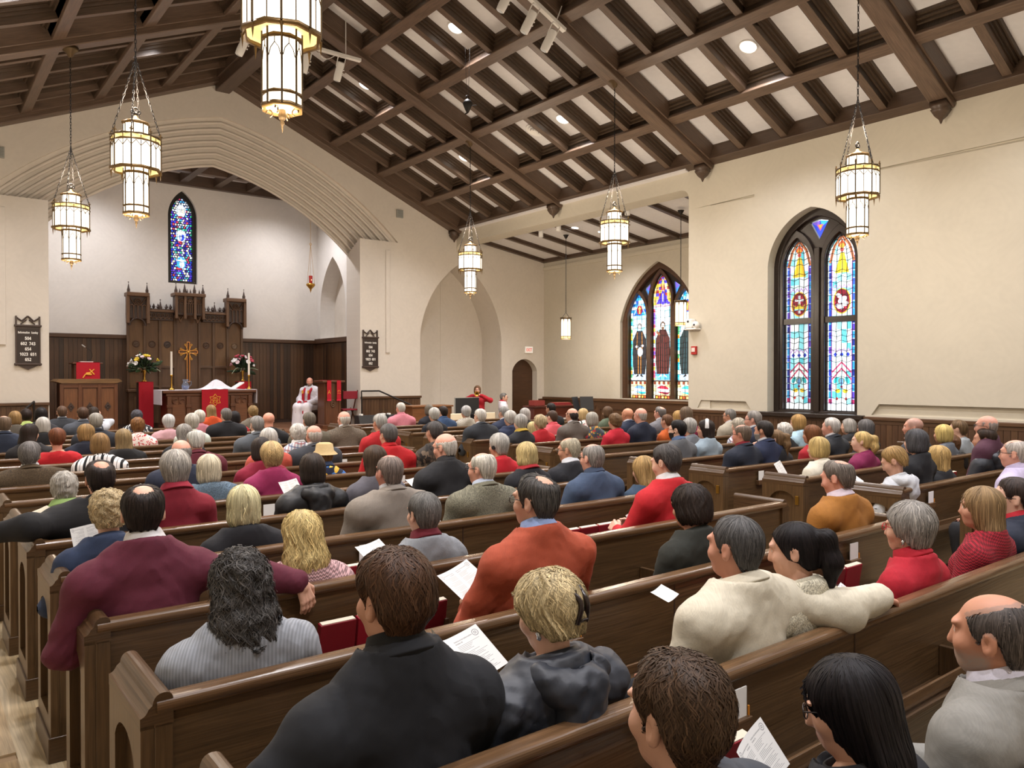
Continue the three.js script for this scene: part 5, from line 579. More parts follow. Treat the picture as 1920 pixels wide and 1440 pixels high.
// says which pew and how far along it a small thing stands
function pewWords(what, z, x) { const left = x < 6, rows = left ? ROW_L : ROW_R, zf = left ? zL : zR, i = rows.findIndex((n) => Math.abs(zf(n) - z) < 0.01), k = what + left + i; (rackRow[k] ??= []).push(x); return { what, k, x, text: `${ordinal[i]} ${left ? 'left' : 'right'} pew` }; }
const rackRow = {};
function nameRacks() { scene.traverse((o) => { const l = o.userData.label; if (l?.k) { const row = [...rackRow[l.k]].sort((a, b) => a - b), i = row.indexOf(l.x); o.userData.label = row.length > 1 ? `${l.what}, ${ordinal[i]} from the left on the back of the ${l.text}` : `${l.what} alone on the back of the ${l.text}`; } }); }
const BOOKRED = mat('#8f1024', 0.5), BOOKRED2 = mat('#7a0c1d', 0.5), PAGES = mat('#d8cdb8', 0.8);
{ const cover = B(-0.085, 0.085, 0, 0.235, 0, 0.038, 0.004), pages = B(-0.078, 0.08, 0.008, 0.238, 0.004, 0.034), spots = [[625, 1168], [640, 1172], [1062, 996], [1092, 992], [1127, 986], [1160, 980], [800, 1125], [650, 1058], [640, 1062], [1556, 1078], [1588, 1072], [1132, 1418], [1160, 1410], [1352, 1362], [1155, 849], [1026, 844], [865, 930], [905, 925], [1492, 893], [1508, 891], [1655, 906], [1630, 910], [1780, 905], [760, 975], [222, 918], [420, 930], [545, 897], [530, 899]];
  const words = ['on the rear of a left pew', 'in a pew rack', 'standing in the book rack'], placed = [];
  spots.forEach(([u, v], i) => { const b = onPewBack(u, v, 0.66, 0.05); if (!b) return; let x = b.p.x; for (const q of placed) if (Math.abs(q[1] - b.z) < 0.01 && Math.abs(q[0] - x) < 0.178) x = q[0] + 0.18; placed.push([x, b.z]); const g = thing('hymnal', pewWords('red hymnal', b.z, x), 'book', [x, 0.487, b.z + 0.02], 0, 'red hymnals in the pew racks'); g.rotation.x = 0.16; g.position.z += 0.01; M('cover', cover, i % 3 ? BOOKRED : BOOKRED2, g); M('pages', pages, PAGES, g, 'pale page block'); });
  const ct = canvasTex(96, 128, (c) => { c.fillStyle = '#ecebe8'; c.fillRect(0, 0, 96, 128); c.fillStyle = '#55565c'; c.font = 'bold 13px sans-serif'; c.textAlign = 'center'; c.fillText('welcome', 48, 34); c.fillRect(22, 52, 52, 3); c.fillRect(30, 64, 36, 3); c.fillStyle = '#b0884a'; c.beginPath(); c.arc(48, 92, 12, 0, 7); c.fill(); }), cm = new THREE.MeshStandardMaterial({ map: ct, roughness: 0.7 });
  const cp = []; [[505, 950], [753, 900], [645, 868], [1135, 841], [1199, 823], [1305, 875], [1430, 888], [1750, 925], [1607, 1040], [1075, 1172], [1392, 1303], [688, 1045], [778, 808], [1607, 900]].forEach(([u, v]) => { const b = onPewBack(u, v, 0.74, 0.02); if (!b) return; const g = thing('pew_card', pewWords('white card', b.z, b.p.x), 'card', [b.p.x, 0.68, b.z], 0, 'cards on the pew backs'); M('holder', B(-0.06, 0.06, -0.02, 0.03, -0.016, 0.022, 0.004), W_RAIL, g); M('card', B(-0.045, 0.045, 0.0, 0.125, 0.004, 0.008), cm, g); M('pencil', bar(V3(0.055, 0, 0.008), V3(0.055, 0.06, 0.008), 0.004), mat('#d98a2a', 0.5), g); });
}
nameRacks();
// ---------------------------------------------------------------- musicians' furniture
{ const g = thing('organ_console', 'light brown wooden keyboard console below the tall niche', 'organ', [9.85, 0, -15.9]); M('case', B(-0.55, 0.55, 0.7, 1.06, -0.25, 0.25, 0.012), wood('#7d4f2c', 0.4), g); M('lid', B(-0.58, 0.58, 1.06, 1.1, -0.28, 0.28, 0.01), wood('#85552f', 0.4), g); for (const s of [-1, 1]) M('side_leg', B(s * 0.5 - 0.04, s * 0.5 + 0.04, 0, 0.7, -0.22, 0.22, 0.008), wood('#7d4f2c', 0.4), g); M('modesty_board', B(-0.46, 0.46, 0.2, 0.7, -0.02, 0.02), wood('#6d4224', 0.4), g); M('brace', bar(V3(-0.46, 0.2, 0.05), V3(0.1, 0.7, 0.05), 0.025, 4), wood('#85552f', 0.4), g);
  const m = thing('music_desk', 'wide black music desk on a stand before the trumpeter', 'music stand', [10.95, 0, -15.8]); M('desk', B(-0.36, 0.36, 0.86, 1.26, -0.012, 0.012, 0.006), mat('#26272a', 0.35), m); M('lip', B(-0.36, 0.36, 0.84, 0.86, -0.01, 0.06, 0.004), BLACK, m); M('frame', [B(-0.37, 0.37, 1.255, 1.27, -0.015, 0.015), B(-0.372, -0.358, 0.86, 1.26, -0.015, 0.015)], GREY, m); M('post', cyl(0.018, 0.018, 0.86, 0, 0.02, 0), BLACK, m); M('base', lathe([[0, 0], [0.24, 0], [0.23, 0.02], [0.02, 0.05], [0, 0.05]], 18), BLACK, m);
  const c = thing('chapel_piano', 'reddish brown upright piano in the side chapel', 'piano', [13.2, 0, -15.1]); const PW = wood('#5c2a1c', 0.3); M('case', B(-0.75, 0.75, 0, 1.0, -0.3, 0.1, 0.012), PW, c); M('lid', B(-0.78, 0.78, 1.0, 1.04, -0.33, 0.13, 0.01), PW, c); M('keyboard', B(-0.7, 0.7, 0.62, 0.7, 0.1, 0.36, 0.01), PW, c); M('keys', B(-0.62, 0.62, 0.7, 0.715, 0.12, 0.33), mat('#e6e2d6', 0.3), c); for (const s of [-1, 1]) M('leg', B(s * 0.68 - 0.04, s * 0.68 + 0.04, 0, 0.62, 0.26, 0.34, 0.008), PW, c);
  const b = thing('red_basket', 'dull red box of music on the chapel piano', 'box', [12.62, 1.04, -15.1]); M('side', [B(-0.17, 0.17, 0, 0.14, 0.1, 0.115), B(-0.17, 0.17, 0, 0.14, -0.115, -0.1), B(-0.17, -0.155, 0, 0.14, -0.1, 0.1), B(0.155, 0.17, 0, 0.14, -0.1, 0.1)], mat('#7e2b25', 0.7), b); M('base', B(-0.17, 0.17, 0, 0.01, -0.115, 0.115), mat('#6a221d', 0.7), b); M('papers', B(-0.14, 0.14, 0.01, 0.12, -0.08, 0.08), mat('#a85a48', 0.8), b);
  const h = thing('music_books', 'pile of red music books lying on the chapel piano', 'books', [13.45, 1.04, -15.1]); for (let i = 0; i < 3; i++) M('book', B(-0.3 + i * 0.02, 0.3 - i * 0.03, i * 0.025, i * 0.025 + 0.023, -0.14, 0.1, 0.003), i % 2 ? BOOKRED : mat('#8a3a30', 0.6), h);
  [[1083, 'left black music stand in the side chapel', 0.4], [1101, 'right black music stand in the side chapel', -0.5]].forEach(([u, l, t]) => { const p = atZ(u, 752, -13.9), s = thing('music_stand', l, 'music stand', [p.x, 0, -13.9], t); const d = M('desk', B(-0.17, 0.17, 0, 0.34, -0.008, 0.008, 0.004), BLACK, s); d.position.y = 0.96; d.rotation.x = -0.25; M('ledge', B(-0.17, 0.17, 0.94, 0.955, -0.03, 0.07, 0.004), BLACK, s); M('post', cyl(0.014, 0.012, 0.95, 0, 0.02, 0), BLACK, s); for (let k = 0; k < 3; k++) M('leg', bar(V3(0, 0.16, 0), V3(Math.cos(k * 2.1) * 0.22, 0.01, Math.sin(k * 2.1) * 0.22), 0.01), BLACK, s); });
  [[866, 'cream folding chair left of the trumpeter', 10.4], [925, 'cream folding chair just right of the trumpeter', 11.7]].forEach(([u, l]) => { const p = atZ(u, 790, -15.2), s = thing('padded_chair', l, 'chair', [p.x, 0, -15.2], PI); const cm = mat('#d9cbb0', 0.8); M('seat', B(-0.21, 0.21, 0.43, 0.48, -0.2, 0.2, 0.02), cm, s); M('backrest', B(-0.2, 0.2, 0.6, 0.9, 0.18, 0.22, 0.02), cm, s); for (const k of [-1, 1]) { M('leg', bar(V3(k * 0.2, 0, -0.18), V3(k * 0.2, 0.44, -0.18), 0.013), W_RAIL, s); M('leg', bar(V3(k * 0.2, 0, 0.24), V3(k * 0.2, 0.9, 0.2), 0.013), W_RAIL, s); } });
}

// ---------------------------------------------------------------- people: bodies from joined tapered limbs
// surface of a distance field f inside the box lo..hi, cells of size c
function net(f, lo, hi, c) {
  const nx = Math.ceil((hi[0] - lo[0]) / c) + 2, ny = Math.ceil((hi[1] - lo[1]) / c) + 2, nz = Math.ceil((hi[2] - lo[2]) / c) + 2, V = new Float32Array(nx * ny * nz).fill(1), S = 5, rad = S * c * 0.87 * 1.55;
  for (let k = 0; k < nz; k += S) for (let j = 0; j < ny; j += S) for (let i = 0; i < nx; i += S) {
    const d = f(lo[0] + (i + 2) * c, lo[1] + (j + 2) * c, lo[2] + (k + 2) * c), far = Math.abs(d) > rad;
    const i1 = Math.min(i + S, nx), j1 = Math.min(j + S, ny), k1 = Math.min(k + S, nz);
    for (let z = k; z < k1; z++) for (let y = j; y < j1; y++) { let o = (z * ny + y) * nx + i; for (let x = i; x < i1; x++, o++) V[o] = far ? d : f(lo[0] + x * c, lo[1] + y * c, lo[2] + z * c); }
  }
  const id = new Int32Array(nx * ny * nz).fill(-1), P = [], I = [], sx = 1, sy = nx, sz = nx * ny, co = [0, sx, sy, sx + sy, sz, sx + sz, sy + sz, sx + sy + sz];
  const E = [[0, 1], [2, 3], [4, 5], [6, 7], [0, 2], [1, 3], [4, 6], [5, 7], [0, 4], [1, 5], [2, 6], [3, 7]];
  for (let z = 0; z < nz - 1; z++) for (let y = 0; y < ny - 1; y++) for (let x = 0; x < nx - 1; x++) {
    const o = z * sz + y * sy + x; let m = 0; for (let q = 0; q < 8; q++) if (V[o + co[q]] < 0) m |= 1 << q; if (m === 0 || m === 255) continue;
    let n = 0, ax = 0, ay = 0, az = 0; for (const [a, b] of E) { const va = V[o + co[a]], vb = V[o + co[b]]; if ((va < 0) === (vb < 0)) continue; const t = va / (va - vb); ax += (a & 1) + t * ((b & 1) - (a & 1)); ay += (a >> 1 & 1) + t * ((b >> 1 & 1) - (a >> 1 & 1)); az += (a >> 2) + t * ((b >> 2) - (a >> 2)); n++; }
    id[o] = P.length / 3; P.push(lo[0] + (x + ax / n) * c, lo[1] + (y + ay / n) * c, lo[2] + (z + az / n) * c);
  }
  const quadI = (a, b, cc, d, flip) => { if (a < 0 || b < 0 || cc < 0 || d < 0) return; flip ? I.push(a, cc, b, a, d, cc) : I.push(a, b, cc, a, cc, d); };
  for (let z = 1; z < nz - 1; z++) for (let y = 1; y < ny - 1; y++) for (let x = 1; x < nx - 1; x++) {
    const o = z * sz + y * sy + x, s = V[o] < 0;
    if (s !== V[o + sx] < 0) quadI(id[o], id[o - sy], id[o - sy - sz], id[o - sz], s); if (s !== V[o + sy] < 0) quadI(id[o], id[o - sz], id[o - sz - sx], id[o - sx], s); if (s !== V[o + sz] < 0) quadI(id[o], id[o - sx], id[o - sx - sy], id[o - sy], s);
  }
  if (!P.length) { console.log('empty field', lo.join(), hi.join(), c); P.push(0, 0, 0, 0, 0.001, 0, 0.001, 0, 0); I.push(0, 1, 2); }
  const g = new THREE.BufferGeometry(); g.setAttribute('position', new THREE.Float32BufferAttribute(P, 3)); g.setIndex(I); g.computeVertexNormals(); return g;
}
const smin = (a, b, k) => { const h = Math.max(k - Math.abs(a - b), 0) / k; return Math.min(a, b) - h * h * k * 0.25; };
function ell(x, y, z, cx, cy, cz, rx, ry, rz) { x -= cx; y -= cy; z -= cz; const a = x / rx, b = y / ry, c = z / rz, k0 = Math.sqrt(a * a + b * b + c * c), a2 = a / rx, b2 = b / ry, c2 = c / rz, k1 = Math.sqrt(a2 * a2 + b2 * b2 + c2 * c2); return k1 > 1e-9 ? k0 * (k0 - 1) / k1 : -Math.min(rx, ry, rz); }
// limb: [ax,ay,az, bx,by,bz, ra,rb, depth scale]
function limbs(L, k, grow = 0) {
  const n = L.length, A = new Float64Array(n * 11); L.forEach((l, i) => { const dx = l[3] - l[0], dy = l[4] - l[1], dz = (l[5] - l[2]) / (l[8] ?? 1); A.set([l[0], l[1], l[2], dx, dy, dz, 1 / Math.max(1e-9, dx * dx + dy * dy + dz * dz), l[6], l[7], l[8] ?? 1, 1], i * 11); });
  return (x, y, z) => { let d = 9; for (let i = 0; i < n; i++) { const o = i * 11, px = x - A[o], py = y - A[o + 1], pz = (z - A[o + 2]) / A[o + 9]; let t = (px * A[o + 3] + py * A[o + 4] + pz * A[o + 5]) * A[o + 6]; t = t < 0 ? 0 : t > 1 ? 1 : t; const ex = px - t * A[o + 3], ey = py - t * A[o + 4], ez = pz - t * A[o + 5], e = (Math.sqrt(ex * ex + ey * ey + ez * ez) - A[o + 7] - t * (A[o + 8] - A[o + 7])) * (0.35 + 0.65 * A[o + 9]); d = d > 8 ? e : smin(d, e, k); } return d - grow; };
}
const boxOf = (L, m) => { const lo = [9, 9, 9], hi = [-9, -9, -9]; for (const l of L) for (const e of [0, 3]) for (let c = 0; c < 3; c++) { const r = Math.max(l[6], l[7]) + m; lo[c] = Math.min(lo[c], l[e + c] - r); hi[c] = Math.max(hi[c], l[e + c] + r); } return [lo, hi]; };
// a hand: palm and five fingers from the wrist w along direction d, back of the hand towards n
function handLimbs(w, d, n, side, curl = 0.5, s = 1) {
  const D = V3(...d).normalize(), Nn = V3(...n).normalize(), X = new THREE.Vector3().crossVectors(D, Nn).multiplyScalar(side).normalize(), out = [], at = (a, b, c) => V3(...w).addScaledVector(D, a * s).addScaledVector(X, b * s).addScaledVector(Nn, c * s), ad = (p, q, r0, r1) => out.push([p.x, p.y, p.z, q.x, q.y, q.z, r0 * s, r1 * s]);
  ad(at(0, 0, 0), at(0.03, 0, 0), 0.024, 0.024); for (const b of [-0.026, -0.009, 0.009, 0.025]) ad(at(0.03, b * 0.7, 0), at(0.085, b, 0), 0.014, 0.012);
  [[-0.03, 0.058], [-0.01, 0.072], [0.01, 0.068], [0.029, 0.052]].forEach(([b, l]) => { const p0 = at(0.088, b, 0), c1 = curl * 0.9, c2 = curl * 1.9, p1 = at(0.088 + l * 0.5 * Math.cos(c1), b * 1.08, -l * 0.5 * Math.sin(c1)), p2 = at(0.088 + l * 0.5 * Math.cos(c1) + l * 0.5 * Math.cos(c2), b * 1.1, -l * 0.5 * Math.sin(c1) - l * 0.5 * Math.sin(c2)); ad(p0, p1, 0.0095, 0.0088); ad(p1, p2, 0.0088, 0.0075); });
  ad(at(0.02, -0.022, -0.006), at(0.055, -0.05, -0.012), 0.014, 0.011); ad(at(0.055, -0.05, -0.012), at(0.085, -0.052, -0.02), 0.011, 0.009); return out;
}
const SKULL = [0, 0.031, 0.013, 0.078, 0.081, 0.097], skullD = (x, y, z) => smin(ell(x, y, z, ...SKULL), ell(x, y, z, 0, -0.045, 0.035, 0.058, 0.065, 0.055), 0.05);
function headD(x, y, z) {
  let d = smin(ell(x, y, z, ...SKULL), ell(x, y, z, 0, -0.035, -0.03, 0.060, 0.085, 0.064), 0.03); const ax = Math.abs(x);
  d = smin(d, ell(x, y, z, 0, -0.088, -0.05, 0.034, 0.027, 0.034), 0.03); d = smin(d, ell(ax, y, z, 0.04, -0.03, -0.062, 0.024, 0.022, 0.022), 0.03); d = smin(d, ell(ax, y, z, 0.028, 0.027, -0.083, 0.03, 0.01, 0.012), 0.02);
  const e = ell(ax, y, z, 0.031, 0.004, -0.098, 0.017, 0.011, 0.016); d = -smin(-d, e, 0.012);
  d = smin(d, ell(ax, y, z, 0.031, 0.003, -0.078, 0.013, 0.011, 0.012), 0.004);
  const t = Math.min(1, Math.max(0, (0.012 - y) / 0.048)), nz = -0.091 - 0.015 * t, nr = 0.008 + 0.0045 * t, nd = Math.hypot(x * 0.9, y - (0.012 - 0.048 * t), z - nz) - nr; d = smin(d, nd, 0.016);
  d = smin(d, ell(x, y, z, 0, -0.0635, -0.087, 0.022, 0.0055, 0.01), 0.008); d = smin(d, ell(x, y, z, 0, -0.0525 - 0.0225, -0.086, 0.018, 0.0055, 0.009), 0.008);
  if (ax > 0.05) { let ear = ell(ax, y, z, 0.079, -0.01, 0.014, 0.011, 0.033, 0.02); ear = -smin(-ear, ell(ax, y, z, 0.089, -0.006, 0.008, 0.009, 0.018, 0.011), 0.008); d = smin(d, ear, 0.01); }
  return d;
}
const lerpT = (x, T) => { for (let i = 0; i + 1 < T.length; i++) if (x <= T[i + 1][0]) { const t = Math.max(0, (x - T[i][0]) / (T[i + 1][0] - T[i][0])); return T[i][1] + t * (T[i + 1][1] - T[i][1]); } return T[T.length - 1][1]; };
const HL_M = [[-0.12, 0.085], [-0.085, 0.078], [-0.05, 0.05], [-0.028, -0.005], [-0.01, -0.012], [0.005, 0.02], [0.03, 0.012], [0.045, -0.035], [0.06, -0.07], [0.15, -0.072]];
const HL_W = [[-0.12, 0.085], [-0.08, 0.075], [-0.05, 0.03], [-0.02, -0.03], [0.02, -0.045], [0.05, -0.08], [0.15, -0.085]];
function hairField(style, o, seed) { // distance to the hair, in the head's own frame; [field, low point, reach]
  const sd = seed * 7.3, A = (o.clump ?? 0.004) * 0.55, streak = (x, y, z, f, a, wave = 0) => { const r = Math.hypot(x, z - 0.01) + 1e-4, an = Math.atan2(x, z - 0.01) + wave * Math.sin(y * 38 + sd + Math.atan2(x, z) * 2); return a * (N3(an * f, y * 7 + sd, sd) + 0.5 * N3(an * f * 2.7, y * 14, sd + 4)) * Math.min(1, r / 0.05); };
  const t = (o.t ?? 0.012) * 0.62, faceCut = (x, y, z, w = 0.062, top = 0.075) => -ell(x, y, z, 0, top - 0.14, -0.105, w, 0.14, 0.085);
  if (style === 'short' || style === 'thin' || style === 'fringe' || style === 'crown') return [(x, y, z) => { const h = y - lerpT(z, HL_M) - 0.006 * N3(x * 60, z * 60, sd), k = Math.min(1, Math.max(0, h / 0.055)), s = k * k * (3 - 2 * k), tp = Math.min(1, Math.max(0, (y - 0.03) / 0.07)); const pd = style === 'thin' ? ell(x, y, z, ...(o.patch ?? [0, 0.13, -0.035, 0.058, 0.055, 0.095])) : style === 'crown' ? ell(x, y, z, 0, 0.118, 0.06, 0.044, 0.05, 0.046) : style === 'fringe' ? Math.min((0.045 - y) * 0.8, z + 0.032) : 1, pn = pd + 0.009 * N3(x * 55, y * 55, z * 55 + sd), pk = Math.min(1, Math.max(0, pn / 0.035)), th = s * pk; let d = skullD(x, y, z) - 0.0016 - (t + (o.top ?? 0.006) * tp * 0.8) * th - streak(x, y, z, 3.4, A) * th; d = Math.max(d, -h * 0.75); if (style !== 'short') d = Math.max(d, -pn * 0.7); return d; }, -0.11, 0.13];
  if (style === 'pixie') return [(x, y, z) => { let d = smin(skullD(x, y, z), ell(x, y, z, 0, 0.05, 0.02, 0.08, 0.08, 0.09), 0.03) - t - 0.008 - streak(x, y, z, 3, A * 1.5); return Math.max(d, (lerpT(z, HL_W) - y) * 0.75 + 0.006 * N3(x * 50, y * 50, z * 50), faceCut(x, y, z) * 0.9); }, -0.14, 0.15];
  if (style === 'curly') return [(x, y, z) => { let d = skullD(x, y, z) - t - 0.012 - 0.01 * N3(x * 32 + sd, y * 32, z * 32) - 0.007 * N3(x * 70, y * 70 + sd, z * 70); return Math.max(d, (lerpT(z, HL_W) - y) * 0.75, faceCut(x, y, z, 0.06) * 0.9); }, -0.15, 0.16];
  if (style === 'bob') { const len = (o.len ?? 0.12) * 0.92; return [(x, y, z) => { let d = smin(skullD(x, y, z) - t - 0.008, ell(x, y, z, 0, -0.015, 0.018, 0.088, 0.105, 0.094), 0.03); d = smin(d, ell(x, y, z, 0, -len + 0.045, 0.022, 0.09 * (o.wide ?? 1), 0.065, 0.084), 0.04) - streak(x, y, z, 4, A * 1.2, o.wave ?? 0.05); return Math.max(d, (-len - y + 0.012 * N3(x * 40, z * 40, sd)) * 0.8, faceCut(x, y, z, 0.066) * 0.9); }, -0.17, 0.17]; }
  if (style === 'long') { const len = o.len ?? 0.34; const w = o.wide ?? 1; const L = limbs([[0, 0.0, 0.04, 0, -0.12, 0.055, 0.078, 0.09 * w, 0.72], [0, -0.12, 0.055, 0, -len + 0.04, 0.072, 0.09 * w, 0.078 * w, 0.52]], 0.04); return [(x, y, z) => { let d = smin(skullD(x, y, z) - t - 0.008, L(x, y, z), 0.03); d = smin(d, ell(x, y, z, 0, -0.03, 0.02, 0.084, 0.115, 0.082), 0.03) - streak(x, y, z, 4, A * 1.5, o.wave ?? 0.06); if (o.fuzz) d -= 0.012 * N3(x * 26, y * 22, z * 26) + 0.008 * N3(x * 55, y * 50, z * 55); return Math.max(d, (-len - y + 0.035 * N3(x * 24, z * 24, sd)) * 0.7, faceCut(x, y, z, 0.066) * 0.9); }, -len - 0.06, 0.19]; }
  if (style === 'pony') { const T = limbs([[0, 0.045, 0.095, 0, 0.035, 0.135, 0.028, 0.036], [0, 0.035, 0.135, 0, -0.06, 0.142, 0.036, 0.04], [0, -0.06, 0.142, 0, -(o.len ?? 0.16), 0.12, 0.04, 0.02]], 0.03); return [(x, y, z) => { let d = smin(skullD(x, y, z) - t + 0.002, T(x, y, z), 0.014) - streak(x, y, z, 4, A); return Math.max(d, Math.min((lerpT(z, HL_W) - y) * 0.75, z > 0.1 ? -1 : 9), faceCut(x, y, z, 0.06, 0.085) * 0.9); }, -(o.len ?? 0.16) - 0.05, 0.2]; }
  if (style === 'updo') return [(x, y, z) => { let d = smin(skullD(x, y, z) - t - 0.008, ell(x, y, z, 0, 0.02, 0.085, 0.06, 0.06, 0.045), 0.03) - streak(x, y, z, 3.5, A * 2, 0.15); return Math.max(d, (lerpT(z, HL_W) - y) * 0.75, faceCut(x, y, z) * 0.9); }, -0.14, 0.17];
}
const STREAK = { key: 'h', specularIntensity: 0.45, map: hairTex, bumpMap: hairBump, bumpScale: 0.002, vertexColors: true };
function hairMesh(style, o, seed, cell, strands) {
  const [f, low, reach] = hairField(style, o, seed); const g = net(f, [-0.15, low, -0.14], [0.15, 0.175, reach + 0.04], cell), p = g.attributes.position, N = p.count;
  const uv = new Float32Array(N * 2), col = new Float32Array(N * 3); for (let i = 0; i < N; i++) { const x = p.getX(i), y = p.getY(i), z = p.getZ(i); uv[2 * i] = Math.atan2(x, z - 0.01) / (2 * PI) + 0.5; uv[2 * i + 1] = y * 2.2; col.fill(0.82, 3 * i, 3 * i + 3); }
  g.setAttribute('uv', new THREE.BufferAttribute(uv, 2)); g.setAttribute('color', new THREE.BufferAttribute(col, 3));
  if (!strands || N < 10) return g;
  const r = rng(seed * 131 + 7), P = [], U = [], C = [], I = [], e = 0.002, cr = V3(0, 0.11, 0.03), q = V3(0, 0, 0), n = V3(0, 0, 0), dir = V3(0, 0, 0), sd = V3(0, 0, 0); const wv = o.wave ?? 0.05, steps = style === 'long' ? 12 : 8, st = style === 'long' ? 0.016 : style === 'curly' ? 0.007 : 0.011;
  for (let s = 0; s < strands; s++) {
    const v = Math.floor(r() * N); q.set(p.getX(v), p.getY(v), p.getZ(v)); const b = P.length / 3, lift = 0.0008 + r() * (o.fly ?? 0.003) * 0.55, w = 0.0011 + r() * 0.0016, c = 0.6 + r() * 0.75, ph = r() * 6.3; let cnt = 0;
    for (let k = 0; k < steps; k++) {
      const d0 = f(q.x, q.y, q.z); n.set(f(q.x + e, q.y, q.z) - d0, f(q.x, q.y + e, q.z) - d0, f(q.x, q.y, q.z + e) - d0); if (n.lengthSq() < 1e-14) break; n.normalize(); q.addScaledVector(n, lift * (0.4 + k / steps) - d0);
      dir.copy(q).sub(cr); const down = Math.min(1, Math.max(0, (0.1 - q.y) / 0.1)); dir.normalize().multiplyScalar(1 - down * 0.8); dir.y -= down; dir.x += wv * 4 * Math.sin(k * 0.9 + ph); dir.z += wv * 3 * Math.cos(k * 0.8 + ph); dir.addScaledVector(n, -dir.dot(n)).normalize(); sd.crossVectors(dir, n);
      const ww = w * (1 - 0.6 * k / steps); P.push(q.x - sd.x * ww, q.y - sd.y * ww, q.z - sd.z * ww, q.x + sd.x * ww, q.y + sd.y * ww, q.z + sd.z * ww); U.push(s * 0.0137 % 1, 0.1, s * 0.0137 % 1, 0.1); C.push(c, c, c, c, c, c); if (cnt) { const a = b + 2 * cnt; I.push(a - 2, a - 1, a, a - 1, a + 1, a); } cnt++; q.addScaledVector(dir, st); if (q.y < low + 0.02) break;
    }
  }
  const h = new THREE.BufferGeometry(); h.setAttribute('position', new THREE.Float32BufferAttribute(P, 3)); h.setAttribute('uv', new THREE.Float32BufferAttribute(U, 2)); h.setAttribute('color', new THREE.Float32BufferAttribute(C, 3)); h.setIndex(I); h.computeVertexNormals(); return mergeGeometries([g, h]);
}
function cylUV(g, scale = 1) { const p = g.attributes.position, uv = new Float32Array(p.count * 2); for (let i = 0; i < p.count; i++) { const x = p.getX(i), y = p.getY(i), z = p.getZ(i); uv[2 * i] = (x + 0.7 * z) * scale; uv[2 * i + 1] = (y + 0.5 * z) * scale; } g.setAttribute('uv', new THREE.BufferAttribute(uv, 2)); return g; }
const CLOTH = { plain: [clothTex, 0.86, 0.0003], rib: [ribTex, 0.9, 0.001], tweed: [tweedTex, 0.9, 0.0008], knit: [knitTex, 0.9, 0.0018], shell: [null, 0.5, 0] };
function cloth(c, kind = 'plain') { const [t, r, b] = CLOTH[kind], k = new THREE.Color(c), hi = Math.max(k.r, k.g, k.b), sat = 1 - Math.min(k.r, k.g, k.b) / hi; k.multiplyScalar(Math.min(1 + 0.18 * (1 - sat) + 0.04, 0.75 / hi)); c = '#' + k.getHexString(); return mat(c, r, { key: 'c' + kind, ...(t ? { map: t, bumpMap: t, bumpScale: b } : {}), sheen: kind === 'shell' ? 0 : 0.2, sheenRoughness: 0.6 }); }
const printTex = {}; function printed(kind) { return printTex[kind] ??= (() => { const r = rng(kind.length * 13); const t = canvasTex(256, 256, (c) => { const S = { floral: ['#e6e4e0', ['#2c3a34', '#b06a74', '#39443c', '#d8b8b8'], 90, 14], dots: ['#f2e6e2', ['#c23a40', '#d8686a'], 160, 7], print: ['#1b2440', ['#e6b83a', '#3f74b8', '#f0cf62', '#182034'], 70, 18], scarf: ['#22242a', ['#d8d8d6', '#8a8a8c', '#f2f0ee'], 150, 8], multi: ['#4a4f56', ['#b8383c', '#3f6a58', '#c89a4a', '#36405e'], 110, 15], camo: ['#3a332c', ['#57493c', '#231f1c', '#6b5c4c'], 80, 20] }[kind]; if (S) { c.fillStyle = S[0]; c.fillRect(0, 0, 256, 256); for (let i = 0; i < S[2]; i++) { c.fillStyle = S[1][Math.floor(r() * S[1].length)]; c.beginPath(); c.ellipse(r() * 256, r() * 256, S[3] * (0.5 + r()), S[3] * (0.4 + r() * 0.6), r() * 3, 0, 7); c.fill(); } } else if (kind === 'stripe') { c.fillStyle = '#eceaea'; c.fillRect(0, 0, 256, 256); c.fillStyle = '#17171a'; for (let i = 0; i < 4; i++) { c.fillRect(i * 64, 0, 20, 256); c.fillRect(i * 64 + 40, 0, 3, 256); } } else { c.fillStyle = '#c9cbd0'; c.fillRect(0, 0, 256, 256); c.globalAlpha = 0.55; for (let i = 0; i < 8; i++) { c.fillStyle = i % 2 ? '#3c4d74' : '#8a3a3a'; c.fillRect(i * 32, 0, 10, 256); c.fillRect(0, i * 32, 256, 10); } } }); t.wrapS = t.wrapT = THREE.RepeatWrapping; t.repeat.set(3, 3); return new THREE.MeshPhysicalMaterial({ map: t, roughness: 0.85 }); })(); }
const SKINS = ['#c99a82', '#d3a48c', '#c08c72', '#d9ad96'];
const glassesGeo = (() => { const o = []; for (const s of [-1, 1]) { o.push(new THREE.TorusGeometry(0.021, 0.0022, 6, 18).scale(1.12, 0.85, 1).translate(s * 0.031, 0.002, -0.104), bar(V3(s * 0.054, 0.008, -0.102), V3(s * 0.0815, 0.006, 0.012), 0.002, 5), bar(V3(s * 0.0815, 0.006, 0.012), V3(s * 0.081, -0.014, 0.026), 0.002, 5)); } o.push(bar(V3(-0.009, 0.006, -0.107), V3(0.009, 0.006, -0.107), 0.002, 5)); return merge(o); })();
function collarGeo(h, R, flare) { const g = lathe([[R, 0], [R * 0.94, h], [R * 0.94 + 0.005, h + 0.002], [R + flare, 0.004], [R + flare - 0.004, -0.008], [R, 0]], 28); return g; }
let personCount = 0;
